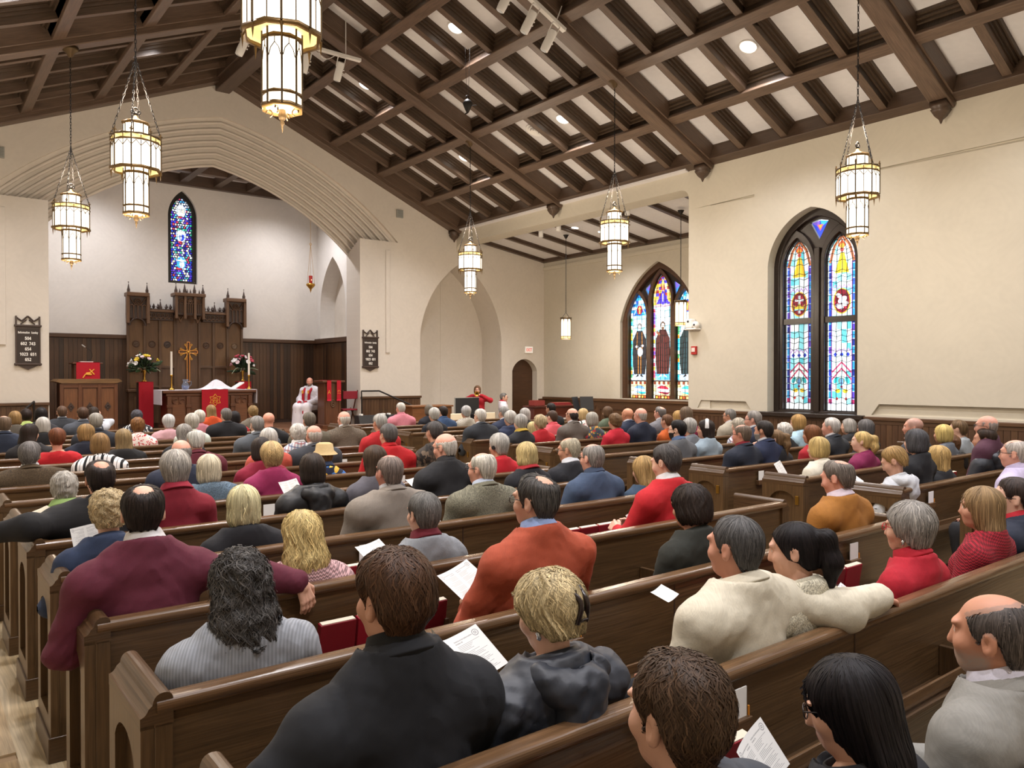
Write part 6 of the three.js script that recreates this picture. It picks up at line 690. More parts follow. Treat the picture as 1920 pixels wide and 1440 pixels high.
/* a person. p: position of the pelvis on the floor, facing -z before 'turn'. o: head {y, yaw, pitch}, hair, clothes, pose */
function person(o) {
  const id = ++personCount, dist = o.dist ?? 8, near = dist < 4.6, close = dist < 2.9, mid = dist < 8, r = rng(id * 977);
  const g = thing('person', o.label, 'person', [o.x, o.baseY ?? 0, o.z], o.turn ?? 0, o.group ?? 'seated congregation');
  const male = o.sex === 'm', child = o.sex === 'c', w = 1.09 * (o.w ?? (male ? 1 : child ? 0.74 : 0.88)), hs = o.hs ?? (male ? 0.97 : child ? 0.86 : 0.92), lean = o.lean ?? 0;
  const hy = o.headY, st = !!o.stand, hip = st ? 0.92 : 0.52, T = (hy - hip - 0.135) / 0.515; // torso stretch
  const Y = (t) => hip + t * T, Zt = (t) => (o.slump ?? 0.035) * Math.sin(t * 3) - lean * t * t * 2.2; // t: 0 pelvis .. 0.53 neck base
  const sh = [0.168 * w, Y(0.445) - (o.drop ?? 0.035), Zt(0.43) + 0.012];
  const torso = [[0, Y(0.03), 0.01, 0, Y(0.27), Zt(0.27), 0.158 * w, 0.148 * w, 0.74], [0, Y(0.27), Zt(0.27), 0, Y(0.38), Zt(0.38), 0.155 * w, 0.14 * w, 0.68], [-sh[0] * 0.9, sh[1], sh[2], sh[0] * 0.9, sh[1], sh[2], 0.06 * w, 0.06 * w], [0, Y(0.525), Zt(0.5) + 0.014, sh[0] * 0.95, sh[1] + 0.012, sh[2], 0.056, 0.048 * w], [0, Y(0.525), Zt(0.5) + 0.014, -sh[0] * 0.95, sh[1] + 0.012, sh[2], 0.056, 0.048 * w]];
  if (!male && !child) torso.push([-0.06 * w, Y(0.3), Zt(0.3) - 0.07, 0.06 * w, Y(0.3), Zt(0.3) - 0.07, 0.065 * w, 0.065 * w]);
  if (o.belly) torso.push([0, Y(0.1), -0.05, 0, Y(0.22), -0.05, 0.16 * w, 0.14 * w, 0.85]);
  const hz = Zt(0.53) - 0.022 - lean * 0.1 + (o.headZ ?? 0), HC = [o.headX ?? 0, hy, hz];
  const neck = [[0, Y(0.42), Zt(0.45) + 0.012, HC[0] * 0.8, hy - 0.05, hz + 0.022, 0.056 * (male ? 1.06 : 0.92), 0.05 * (male ? 1.06 : 0.9)]];
  const arms = [], hands = [], sleeves = [];
  for (const s of [-1, 1]) {
    const S = [s * (sh[0] + 0.02 * w), sh[1] - 0.005, sh[2]]; let E = [s * (0.235 * w + 0.01), Y(0.17), Zt(0.2) - 0.03], Wr = [s * 0.1, Y(0.1), -0.27], hd = [-s * 0.4, -0.1, -1], hn = [0, 1, 0], curl = 0.5;
    const a = (s < 0 ? o.armL : o.armR); if (a) { E = a.e; Wr = a.w; hd = a.d ?? hd; hn = a.n ?? hn; curl = a.curl ?? 0.5; } else if (o.read) { E = [s * (0.24 * w), Y(0.18), Zt(0.2) - 0.09]; Wr = [s * 0.11, Y(0.17), -0.32]; hd = [-s * 0.3, 0.35, -1]; hn = [s * 0.8, 0.3, 0.2]; }
    if (st && !a) { E = [s * 0.25 * w, Y(0.16), Zt(0.2) + 0.01]; Wr = [s * 0.26 * w, Y(-0.06), -0.05]; hd = [0, -1, -0.1]; hn = [s, 0, 0]; }
    const ar = 0.05 * Math.min(1.12, male ? w : w * 0.92); arms.push([...S, ...E, ar * 1.04, ar * 0.84], [...E, ...Wr, ar * 0.82, ar * 0.58]); const we = [E[0] + (Wr[0] - E[0]) * 0.93, E[1] + (Wr[1] - E[1]) * 0.93, E[2] + (Wr[2] - E[2]) * 0.93]; sleeves.push([...S, ...E, ar * 1.12, ar * 0.96], [...E, ...we, ar * 0.94, ar * 0.74]); hands.push(handLimbs(Wr, hd, hn, s, curl, male ? 1.02 : child ? 0.78 : 0.9));
  }
  const legs = []; for (const s of [-1, 1]) { if (st) legs.push([s * 0.085 * w, 0.9, 0, s * 0.095, 0.5, -0.01, 0.088 * w, 0.062], [s * 0.095, 0.5, -0.01, s * 0.1, 0.09, 0.02, 0.06, 0.042], [s * 0.1, 0.05, 0.03, s * 0.11, 0.04, -0.13, 0.042, 0.034]); else legs.push([s * 0.08 * w, 0.515, -0.02, s * 0.1, 0.53, -0.36, 0.084 * w, 0.062], [s * 0.1, 0.53, -0.36, s * 0.1, 0.1, -0.33, 0.06, 0.042], [s * 0.1, 0.05, -0.32, s * 0.11, 0.045, -0.47, 0.042, 0.034]); }
  // ---- body: one skin, head and hands on finer grids
  const R = new THREE.Matrix4().makeRotationFromEuler(new THREE.Euler((o.pitch ?? 0) * -PI / 180, -(o.yaw ?? 0) * PI / 180, (o.roll ?? 0) * PI / 180, 'YXZ')), m = R.elements;
  const toHead = (x, y, z) => { x -= HC[0]; y -= HC[1]; z -= HC[2]; return [(m[0] * x + m[1] * y + m[2] * z) / hs, (m[4] * x + m[5] * y + m[6] * z) / hs, (m[8] * x + m[9] * y + m[10] * z) / hs]; };
  const nf = limbs(neck, 0.03), ch = close ? 0.0058 : near ? 0.0078 : mid ? 0.0125 : 0.0165, face = dist < 12;
  const headG = net((x, y, z) => { const q = toHead(x, y, z); return smin(headD(q[0], q[1], q[2]) * hs, nf(x, y, z), 0.025); }, [HC[0] - 0.115, Y(0.42) - 0.05, HC[2] - 0.15], [HC[0] + 0.115, HC[1] + 0.145, HC[2] + 0.15], ch);
  const parts = [headG], inner = [...torso, ...arms, ...legs], [blo, bhi] = boxOf(inner, 0.02); parts.push(net(limbs(inner, 0.03, -0.014), blo, bhi, near ? 0.04 : 0.05));
  for (const h of hands) { if (!o.showHands) { const [l2, h2] = boxOf(h, 0.012); parts.push(net(limbs(h, 0.008), l2, h2, 0.019)); } else { const [l2, h2] = boxOf(h, 0.006); parts.push(net(limbs(h, 0.006), l2, h2, near ? 0.0042 : 0.0075)); } }
  const skin = new THREE.Color(o.skin ?? SKINS[id % 4]), body = mergeGeometries(parts), bp = body.attributes.position, bc = new Float32Array(bp.count * 3), lip = new THREE.Color('#a8524c'), white = new THREE.Color('#e4ddd6'), iris = new THREE.Color('#2a1d16'), brow = new THREE.Color(o.hairCol ?? '#5a4a40').lerp(skin, 0.45), cc = new THREE.Color(), nHead = headG.attributes.position.count, stub = o.stubble ? new THREE.Color(o.stubble) : null;
  for (let i = 0; i < bp.count; i++) { cc.copy(skin); if (i < nHead && face) { const q = toHead(bp.getX(i), bp.getY(i), bp.getZ(i)), ax = Math.abs(q[0]); if (q[2] < -0.06) { const ey = Math.hypot((ax - 0.031) / 1.25, (q[1] - 0.003) * 1.25); if (ey < 0.0085) cc.copy(ey < 0.005 ? iris : white); else if (Math.abs(q[1] - 0.069 + 0.138) < 0.0085 && ax < 0.021 && q[2] < -0.08) cc.lerp(lip, 0.7); else if (Math.abs(q[1] - 0.025 + ax * 0.08) < 0.005 && ax > 0.012 && ax < 0.048) cc.copy(brow); } if (stub && q[1] < -0.03 && q[1] > -0.135 && q[2] < 0.02) cc.lerp(stub, Math.max(0, Math.min(1, (-0.035 - q[1] + 0.012 * N3(q[0] * 60, q[1] * 60, q[2] * 60)) / 0.03)) * Math.min(1, (0.02 - q[2]) / 0.02) * (0.65 + 0.3 * N3(q[0] * 200, q[1] * 200, q[2] * 200))); if (o.shadowHair && (!o.ho?.patch || ell(q[0], q[1], q[2], ...o.ho.patch) > -0.012) && skullD(q[0], q[1], q[2]) < 0.012 && q[1] > lerpT(q[2], HL_M)) cc.lerp(new THREE.Color(o.shadowHair), 0.55 + 0.2 * N3(q[0] * 150, q[1] * 150, q[2] * 150)); } bc[3 * i] = cc.r; bc[3 * i + 1] = cc.g; bc[3 * i + 2] = cc.b; }
  body.setAttribute('color', new THREE.BufferAttribute(bc, 3)); M('body', body, SKINM, g);
  // ---- clothes
  const top = o.top ?? {}, grow = (top.grow ?? (top.kind === 'suit' ? 0.017 : top.kind === 'puffer' ? 0.026 : 0.012)), cc2 = o.cell ?? (close ? 0.0095 : near ? 0.013 : mid ? 0.0195 : 0.028), TL = [...torso, ...sleeves];
  TL.push([0, Y(0.46), Zt(0.48) + 0.014, HC[0] * 0.3, Y(0.555), Zt(0.53) + 0.008, 0.078, 0.058]);
  if (top.kind === 'suit') TL.push([-sh[0] * 1.08, sh[1] + 0.01, sh[2], sh[0] * 1.08, sh[1] + 0.01, sh[2], 0.056 * w, 0.056 * w]);
  const tf = limbs(TL, 0.05, grow), s0 = r() * 40, fold = top.fold ?? (top.kind === 'suit' ? 0.6 : 1);
  const tfield = (x, y, z) => { let d = tf(x, y, z); if (d < 0.05 && d > -0.05) { d += fold * (0.008 * N3(x * 7 + s0, y * 10, z * 7) + 0.012 * N3(x * 8, y * 24 + Math.abs(x) * 26 + s0, z * 8) * Math.min(1, Math.max(0.3, (Y(0.38) - y) * 6)) + 0.0035 * N3(x * 26 + y * 14, y * 30, z * 22 + s0)); if (top.kind === 'puffer') d += 0.008 * Math.cos(y * 95); if (near && y > Y(0.22)) { const e = (Math.abs(x) - sh[0] * 1.02 - 0.25 * (sh[1] - y)) / 0.011; d += 0.0045 * Math.exp(-e * e); if (top.kind === 'suit' && z > 0) { const q = x / 0.008; d += 0.003 * Math.exp(-q * q); } } } return Math.max(d, (top.long ?? (st ? 0.72 : 0.455)) - y, (y - Y(top.low ? 0.515 : 0.55) - 0.5 * (z - Zt(0.5) - 0.05) * Math.min(1, Math.max(0, (0.105 - Math.hypot(x, z - Zt(0.5))) / 0.03))) * 0.8); };
  const [tlo, thi] = boxOf(TL, grow + 0.02); tlo[1] = Math.max(tlo[1], (top.long ?? 0.44) - 0.03); const tg = cylUV(net(tfield, tlo, thi, cc2)), tm = top.print ? printed(top.print) : cloth(top.col ?? '#555', top.cloth ?? 'plain');
  M(top.name ?? { suit: 'suit_jacket', puffer: 'padded_jacket', shirt: 'shirt', jacket: 'jacket', robe: 'robe', sweater: 'sweater', blouse: 'blouse' }[top.kind] ?? 'sweater', tg, tm, g);
  if (top.hood) { const zc = Zt(0.45), hf = (x, y, z) => { const q = y - Y(0.45), zz = z - zc; let d = smin(ell(x, q, zz, 0, 0.03, 0.055, 0.135, 0.07, 0.115), ell(x, q, zz, 0, -0.06, 0.12, 0.085, 0.085, 0.06), 0.06); d += 0.012 * N3(x * 12 + s0, q * 16 + Math.abs(x) * 18, zz * 12) + 0.006 * N3(x * 26, q * 30, zz * 26 + s0); d = Math.max(d, -smin(ell(x, q, zz, 0, 0.085, 0.0, 0.098, 0.085, 0.105), ell(x, q, zz, 0, 0.06, 0.075, 0.07, 0.05, 0.05), 0.03)); return Math.max(d, -zz - 0.075); }; M('hood', cylUV(net(hf, [-0.17, Y(0.45) - 0.18, zc - 0.1], [0.17, Y(0.45) + 0.13, zc + 0.22], near ? 0.008 : 0.014)), tm, g); }
  const cg = (name, h, R0, fl, col, dy, mt) => { const c = M(name, collarGeo(h, R0, fl), mt ?? cloth(col), g); c.scale.set(1, 1, 1.06); c.rotation.x = -0.42; c.position.set(HC[0] * 0.4, Y(0.515) + dy, Zt(0.5) + 0.002); };
  if (top.kind === 'suit' || top.kind === 'shirt' || top.collar) { if (top.kind === 'suit') cg('jacket_collar', 0.034, 0.077, 0.03, top.col, 0.0, tm); if (!top.noShirt) cg('shirt_collar', 0.046, 0.066, top.kind === 'shirt' || top.collar ? 0.02 : 0.004, top.collar ?? (top.kind === 'shirt' ? top.col : '#dfe0e4'), 0.012); } else if (!top.low) cg('neckband', 0.016, 0.072, 0.01, top.col, 0.004, tm);
  if (top.vneck) cg('neck_scarf', 0.05, 0.078, 0.03, top.vneck, 0.0);
  const [llo, lhi] = boxOf(legs, 0.03); lhi[1] = Math.max(lhi[1], 0.66); const lf = limbs([...legs.filter((_, i) => i % 3 < 2), [-0.05, hip + 0.02, 0, 0.05, hip + 0.02, 0, 0.13 * w, 0.13 * w, 0.8]], 0.03, 0.01);
  if (!o.noTrousers) M(o.skirt ? 'skirt' : 'trousers', net((x, y, z) => Math.max(lf(x, y, z), 0.075 - y, y - (st ? 0.95 : 0.62)), [llo[0] - 0.08, 0.05, llo[2]], [lhi[0] + 0.08, Math.max(lhi[1], st ? 1.0 : 0.68), Math.max(lhi[2], 0.16)], near ? 0.035 : 0.045), cloth(o.legs ?? ['#23242a', '#2c2f3a', '#39342e', '#1d1d20'][id % 4]), g);
  for (const s of [-1, 1]) M('shoe', shoeGeo, shoeMat, g).position.set(s * 0.105, 0, st ? 0.02 : -0.33);
  // ---- head dress
  const hg = new THREE.Group(); hg.applyMatrix4(R); hg.position.set(...HC); hg.scale.setScalar(hs); const placeH = (mesh) => { mesh.position.copy(hg.position); mesh.quaternion.copy(hg.quaternion); mesh.scale.copy(hg.scale); return mesh; };
  if (o.hair && o.hair !== 'bald') placeH(M('hair', hairMesh(o.hair, o.ho ?? {}, id, o.hcell ?? (close ? 0.0058 : near ? 0.0078 : mid ? 0.0118 : 0.0155), near ? (o.strands ?? 2000) * (close ? 0.7 : 0.4) : mid ? 260 : dist < 12 ? 90 : 0), mat('#' + new THREE.Color(o.hairCol).multiplyScalar(1.65).getHexString(), 0.55, { ...STREAK }), g));
  if (o.glasses) placeH(M('glasses', glassesGeo, mat(o.glasses, 0.3), g));
  if (o.beard) { const f = (x, y, z) => Math.max(headD(x, y, z) - 0.0035 - 0.004 * N3(x * 90, y * 90, z * 90), y + 0.05 - 0.02 * Math.max(0, Math.abs(x) - 0.03) * 30, z - 0.005, -(ell(x, y, z, 0, -0.069, -0.09, 0.024, 0.012, 0.03))); const bg = net(f, [-0.09, -0.14, -0.14], [0.09, -0.0, 0.03], near ? 0.005 : 0.008); placeH(M('beard', bg, mat(o.beard, 0.8), g)); }
  if (o.earring) for (const s of [-1, 1]) placeH(M('earring', lathe([[0.001, -0.075], [0.008, -0.068], [0.006, -0.058], [0.009, -0.05], [0.002, -0.042]], 8).translate(s * 0.083, 0, 0.012), mat('#cfd2d6', 0.25, { key: 'silver', metalness: 0.9 }), g));
  if (o.hat) { const h = placeH(M('bucket_hat', lathe([[0.135, 0.012], [0.142, 0.008], [0.1, 0.05], [0.09, 0.12], [0.06, 0.135], [0, 0.137]], 28).scale(1, 1, 1.1), cloth(o.hat), g)); }
  if (o.band) placeH(M('headband', new THREE.TorusGeometry(0.094, 0.016, 8, 30, PI).scale(1, 1.12, 1.6).translate(0, 0.015, 0.02), cloth(o.band), g));
  if (o.clip) placeH(M('claw_clip', [0, 1].flatMap((k) => [tube([V3(-0.02 + k * 0.045, 0.055, 0.11), V3(-0.012 + k * 0.03, 0.01, 0.135), V3(-0.02 + k * 0.045, -0.045, 0.112)], 0.0085, 12, 6), ...[0, 1, 2, 3].map((i) => bar(V3(-0.012 + k * 0.03, 0.045 - i * 0.028, 0.125), V3(0.02 - k * 0.035, 0.05 - i * 0.03, 0.105), 0.0045, 5))]), mat('#241713', 0.25), g, 'dark brown claw clip')).scale.multiplyScalar(1.06);
  if (o.buds) placeH(M('headphones', [new THREE.CylinderGeometry(0.022, 0.022, 0.016, 14).rotateZ(PI / 2).translate(0.094, -0.01, 0.012), new THREE.CylinderGeometry(0.022, 0.022, 0.016, 14).rotateZ(PI / 2).translate(-0.094, -0.01, 0.012)], BLACK, g));
  return g;
}
const SKINM = mat('#ffffff', 0.52, { key: 'skin', vertexColors: true }), shoeMat = mat('#1b1714', 0.4);
const shoeGeo = (() => { const g = new THREE.SphereGeometry(1, 12, 8).scale(0.045, 0.05, 0.135).translate(0, 0.04, -0.06); const p = g.attributes.position; for (let i = 0; i < p.count; i++) if (p.getY(i) < 0.002) p.setY(i, 0.002); g.computeVertexNormals(); return g; })();

// ---------------------------------------------------------------- the congregation: place in the photograph, dress, hair
const seats = [], SEATED = {};
function seat(u, v, o) {
  const target = o.sex === 'm' ? 1.185 : o.sex === 'c' ? 1.0 : 1.13; let best = null;
  for (const [side, rows, zf, a, b] of [['L', ROW_L, zL, LX0, LX1], ['R', ROW_R, zR, RX0, RX1]]) for (const n of rows) {
    if (o.row && o.row !== side + n) continue; const z = zf(n) - 0.1 - 0.128 * (o.w ?? (o.sex === 'm' ? 1 : o.sex === 'c' ? 0.74 : 0.88)) - (o.fwd ?? 0), p = atZ(u, v, z - 0.025); let x = p.x, c = ((p.y - target) / 0.045) ** 2; const lo = a + 0.26, hi = b - 0.24; if (x < lo) c += ((lo - x) / 0.04) ** 2; if (x > hi) c += ((x - hi) / 0.04) ** 2;
    for (const s of seats) if (s.side === side && s.n === n) { const d = Math.abs(s.x - x), need = 0.47 * (s.k + (o.sex === 'm' ? 1 : 0.85)) / 2; if (d < need) c += ((need - d) / 0.07) ** 2 * 3; }
    if (!best || c < best.c) best = { c, x: Math.min(Math.max(x, lo - 0.05), hi + 0.08), y: p.y, z, side, n, d: p.distanceTo(camera.position) };
  }
  seats.push({ side: best.side, n: best.n, x: best.x, k: o.sex === 'm' ? 1 : 0.85 });
  const y = Math.min(1.3, Math.max(0.98, best.y)); if (best.c > 6) console.log('seat', u, v, best.side + best.n, best.x.toFixed(2), best.y.toFixed(2), 'cost', best.c.toFixed(1), o.label);
  const g = person({ ...o, x: best.x, z: best.z, headY: y, dist: best.d }); SEATED[o.label] = { g, ...best, y }; return g;
}
const suit = (col, cl2, ex) => ({ kind: 'suit', col, cloth: cl2, ...ex }), sw = (col, cl2, ex) => ({ kind: 'sweater', col, cloth: cl2, ...ex }), jk = (col, cl2, ex) => ({ kind: 'jacket', col, cloth: cl2, ...ex });
const GREYH = '#8d8a86', SILV = '#b9b6b0', WHT = '#d2cec6', DGREY = '#54504d', BRN = '#4a3322', DBRN = '#2c1f18', BLK = '#120f10', BLO = '#c9a86a', PBLO = '#d8c59c', LBRN = '#8a6a44', AUB = '#7a4526', ASH = '#a08c68';
const PINK = '#d69d88', FAIR = '#d9ac96';
// --- nearest rows
seat(440, 1092, { sex: 'w', row: 'L0', label: 'woman with long curly dark grey hair in grey ribbed sweater', hair: 'long', hairCol: '#4b4846', ho: { len: 0.2, wide: 1.12, wave: 0.3, fuzz: 1, clump: 0.01, fly: 0.016 }, strands: 3900, top: sw('#93969d', 'rib', { fold: 0.9 }), pitch: 8, w: 0.96 });
seat(722, 1118, { sex: 'm', row: 'L-1', label: 'man with swept brown hair in dark navy blazer, nearest the camera at centre', hair: 'short', hairCol: '#4a3222', ho: { t: 0.026, top: 0.01, clump: 0.01, wave: 0.15, fly: 0.006 }, strands: 4200, top: suit('#111319', 'plain', { collar: '#0e0f12' }), yaw: -6, w: 1.06, drop: 0.075, armL: { e: [-0.42, 0.8, 0.02], w: [-0.46, 0.66, -0.24], d: [0.3, -0.1, -1] } });
seat(1012, 1140, { sex: 'w', row: 'L-1', label: 'woman with blonde-grey hair in a claw clip and dark hooded raincoat', hair: 'updo', hairCol: '#b9a67e', ho: { t: 0.02, clump: 0.008, wave: 0.2 }, strands: 4200, top: jk('#2a2d36', 'shell', { hood: 1, name: 'raincoat', fold: 1.7 }), yaw: -12, pitch: 16, clip: 1, earring: 1, w: 0.97 });
seat(1242, 1330, { sex: 'm', row: 'L-2', label: 'man with tousled dark brown hair cut by the bottom edge', fwd: 0.16, hair: 'short', hairCol: '#453324', ho: { t: 0.022, clump: 0.011, wave: 0.2, fly: 0.006 }, strands: 4200, top: sw('#3b3f46'), yaw: 5 });
seat(1566, 1315, { sex: 'w', row: 'L-2', label: 'woman with long straight black hair and dark glasses looking down', fwd: 0.12, hair: 'long', hairCol: '#151113', ho: { len: 0.34, wide: 1.0, wave: 0.015, clump: 0.004, fly: 0.002 }, strands: 3600, top: sw('#1c1c20'), yaw: -24, pitch: 14, glasses: '#241d1c' });
seat(1836, 1185, { sex: 'm', row: 'L-2', label: 'balding man with short grey beard in grey checked suit', hair: 'thin', hairCol: '#4f4844', ho: { t: 0.004, top: 0, clump: 0.002, fly: 0.001, patch: [0, 0.11, -0.06, 0.085, 0.075, 0.13] }, strands: 1600, top: suit('#7d7b76', 'plain', { collar: '#d9d6e4' }), yaw: -4, stubble: '#9a948c', skin: '#bd8468', shadowHair: '#7a6a60', w: 1.08 });
seat(1362, 1022, { sex: 'm', row: 'L-1', label: 'grey-haired man in cream jacket with arm stretched along the pew', hair: 'short', hairCol: '#4e4c4b', ho: { t: 0.008, top: 0.003, clump: 0.003, fly: 0.002 }, strands: 3600, top: suit('#c9c1ad', 'plain', { noShirt: 1, fold: 1 }), skin: '#c58c74', yaw: -3, w: 1.12, showHands: 1, armR: { e: [0.4, 0.915, 0.215], w: [0.68, 0.915, 0.215], d: [1, -0.3, -0.1], n: [0.2, 1, 0.2], curl: 0.8 } });
seat(1474, 1027, { sex: 'w', row: 'L-1', label: 'woman with sleek black ponytail in cream boucle top', hair: 'pony', hairCol: '#171213', ho: { len: 0.15, clump: 0.003, wave: 0.02, fly: 0.001 }, strands: 3600, top: sw('#cfc9b2', 'tweed', { grow: 0.014 }), yaw: -22, pitch: 9 });
seat(1688, 990, { sex: 'w', row: 'L-1', label: 'woman with short grey hair, red glasses and plain red sweater', hair: 'pixie', hairCol: '#8f8a83', ho: { t: 0.016, clump: 0.006, fly: 0.004 }, strands: 3600, top: sw('#b3182c', 'plain', { collar: '#b3182c' }), yaw: -2, glasses: '#b3141f', earring: 1 });
seat(1826, 950, { sex: 'w', row: 'L-1', label: 'woman with light brown bob in profile and red textured jacket', hair: 'long', hairCol: '#8d7350', ho: { len: 0.17, wide: 1.0, wave: 0.03, clump: 0.004 }, strands: 3600, top: jk('#a3162a', 'knit'), yaw: -18 });
seat(1916, 925, { sex: 'm', row: 'L-1', label: 'man in dark glasses, red collar and navy jacket at right edge', hair: 'short', hairCol: '#3a2f2a', top: suit('#1b2233', 'plain', { collar: '#b01828' }), glasses: '#1c1a1a', yaw: -22 });
seat(993, 937, { sex: 'm', label: 'man with dark grey thinning hair in burnt orange sweater', hair: 'crown', hairCol: '#4b4845', ho: { t: 0.014, top: 0.008, clump: 0.008, fly: 0.006 }, strands: 3200, top: sw('#a5472c', 'plain', { collar: '#8ba0cc' }), glasses: '#2a2321', yaw: -16, w: 1.12, read: 1, showHands: 1 });
seat(263, 958, { sex: 'm', label: 'broad man with balding dark hair in maroon sweater', hair: 'crown', hairCol: '#241b17', ho: { t: 0.012, top: 0.004, clump: 0.005, fly: 0.003 }, strands: 3200, top: sw('#5d1d30', 'plain', { collar: '#e2e0e0' }), yaw: 12, pitch: 6, w: 1.08, drop: 0.05, belly: 1, glasses: '#201c1c', showHands: 1, armR: { e: [0.4, 0.94, 0.17], w: [0.58, 0.9, 0.26], d: [0.3, -0.9, 0.1], n: [0.3, 0.1, 1], curl: 0.4 } });
seat(558, 1000, { sex: 'w', label: 'woman with very long wavy blonde hair over pink top', hair: 'long', hairCol: '#d3b67c', ho: { len: 0.36, wide: 1.2, wave: 0.18, clump: 0.011, fly: 0.007 }, strands: 3900, top: sw('#d8aeb0', 'knit'), pitch: 4 });
seat(786, 962, { sex: 'w', label: 'person with short grey hair and grey top at a pew seam', hair: 'short', hairCol: '#6b6966', ho: { t: 0.016, top: 0.006, clump: 0.006 }, strands: 3200, top: sw('#7b7f84', 'plain', { collar: '#6a1626' }) });
seat(450, 945, { sex: 'w', label: 'woman with pale blonde bob and black jacket behind a pew', hair: 'bob', hairCol: '#d6c49b', ho: { len: 0.14, wide: 1.1, clump: 0.008, wave: 0.12 }, strands: 3600, top: jk('#15151a') });
seat(198, 958, { sex: 'w', label: 'woman with short grey-blonde curls and navy top beside maroon sweater man', hair: 'curly', hairCol: '#b5a17c', ho: { t: 0.006, wave: 0.35 }, strands: 3000, top: sw('#26344f'), pitch: 6 });
seat(184, 897, { sex: 'm', label: 'balding dark-haired man in black jacket with arm along pew', hair: 'crown', hairCol: '#2b2320', ho: { t: 0.012, top: 0.006 }, top: suit('#131316', 'plain', { noShirt: 1 }), w: 1.15, armL: { e: [-0.38, 0.95, 0.16], w: [-0.53, 0.92, 0.06], d: [-0.5, -0.7, -0.5], n: [-0.3, 0.8, 0] }, skin: '#c78e76' });
seat(117, 913, { sex: 'w', label: 'woman with short grey curls and cream and green collar', hair: 'curly', hairCol: '#a7a39c', ho: { t: 0.004 }, top: jk('#cfc7b4', 'plain', { vneck: '#8fae6a' }) });
seat(387, 878, { sex: 'w', label: 'woman with white-blonde bob in mottled blue-grey knit', hair: 'bob', hairCol: '#c8bfa8', ho: { len: 0.13, clump: 0.007 }, top: sw('#5d7183', 'tweed', { grow: 0.018 }), w: 0.98 });
seat(324, 880, { sex: 'w', label: 'woman with short silver hair and dark red scarf', hair: 'pixie', hairCol: '#a29d96', ho: { t: 0.014 }, top: sw('#7c1226', 'plain', { vneck: '#8e1830' }) });
seat(1284, 947, { sex: 'w', label: 'woman with dark brown bob in dark olive jacket', hair: 'bob', hairCol: '#2f2622', ho: { len: 0.1, clump: 0.009, wave: 0.12 }, strands: 3400, top: jk('#23241f'), yaw: -10, pitch: 8 });
seat(1240, 866, { sex: 'm', label: 'man with dark grey wavy hair in red sweater over white collar', hair: 'short', hairCol: '#4a4644', ho: { t: 0.02, clump: 0.009, wave: 0.15 }, top: sw('#b9141f', 'plain', { collar: '#e8e8ea' }), pitch: 12, yaw: -8, w: 1.1, read: 1, showHands: 1 });
seat(1200, 880, { sex: 'w', label: 'woman with straight highlighted blonde hair in denim jacket', hair: 'long', hairCol: '#a98a58', ho: { len: 0.24, wave: 0.03 }, top: jk('#2f4358'), pitch: 8 });
seat(1104, 858, { sex: 'm', label: 'man with cropped grey hair in slate blue quarter-zip', hair: 'thin', hairCol: '#8b8782', ho: { t: 0.006, top: 0 }, top: sw('#3a4a63', 'plain', { collar: '#33425a' }), glasses: '#28201f', skin: PINK, w: 1.06 });
seat(1061, 843, { sex: 'm', label: 'man with wispy white hair, glasses and black sweater over white collar', hair: 'thin', hairCol: '#b4ab95', ho: { t: 0.012, wave: 0.2 }, top: sw('#1c1d23', 'plain', { collar: '#dfe3ea' }), glasses: '#6a6258', yaw: -24, pitch: 6 });
seat(981, 852, { sex: 'w', label: 'woman with thick blonde bob and black top, red collar', hair: 'bob', hairCol: '#c2ad78', ho: { len: 0.12, wide: 1.1 }, top: sw('#14141a', 'plain', { vneck: '#a01824' }) });
seat(930, 836, { sex: 'w', label: 'woman with silver hair and ear phones in red sweater', hair: 'pixie', hairCol: '#b2afa9', top: sw('#bd1626'), yaw: -14, buds: 1 });
seat(897, 878, { sex: 'm', label: 'old man with white hair and glasses in olive tweed jacket', hair: 'thin', hairCol: '#cfc8bc', ho: { t: 0.01 }, top: suit('#777563', 'tweed', { collar: '#b8c4d8' }), glasses: '#33302c', yaw: -18, skin: PINK, w: 1.04 });
seat(724, 884, { sex: 'm', label: 'man with close-cropped pink scalp in taupe suit', hair: 'thin', hairCol: '#7c6f68', ho: { t: 0.004, top: 0 }, shadowHair: '#8a7a72', top: suit('#7d746b', 'plain'), skin: '#cf9180', w: 1.1 });
seat(697, 862, { sex: 'w', label: 'woman with long dark brown hair over grey top', hair: 'long', hairCol: '#46362a', ho: { len: 0.3, wave: 0.03 }, top: sw('#54525a') });
seat(580, 878, { sex: 'w', label: 'woman with dark brown bob in black hooded rain jacket', hair: 'bob', hairCol: '#332a25', ho: { len: 0.13 }, top: jk('#17181c', 'shell', { hood: 1, fold: 1.5 }), w: 0.98 });
seat(605, 852, { sex: 'c', label: 'child in tan bucket hat and yellow-blue print shirt', hair: 'fringe', hairCol: LBRN, hat: '#cdb483', top: { kind: 'shirt', col: '#2a3a5a', print: 'print' } });
seat(505, 853, { sex: 'w', label: 'woman with blonde updo in magenta keyhole blouse', hair: 'updo', hairCol: '#c2a676', ho: { t: 0.016, wave: 0.3 }, top: { kind: 'blouse', col: '#8c1f50' } });
seat(829, 838, { sex: 'm', label: 'bald-topped white-haired man with glasses in black jacket', hair: 'fringe', hairCol: '#c3bdb3', ho: { t: 0.008 }, top: jk('#16161a', 'plain', { collar: '#1c1c20' }), glasses: '#2d2725', yaw: -20, pitch: 8, skin: PINK, w: 1.1 });
seat(810, 810, { sex: 'w', label: 'person with dark grey swept hair in dark camouflage jacket', hair: 'short', hairCol: '#4e4a48', ho: { t: 0.02, wave: 0.2 }, top: jk('#3a332c', 'plain', { print: 'camo' }) });
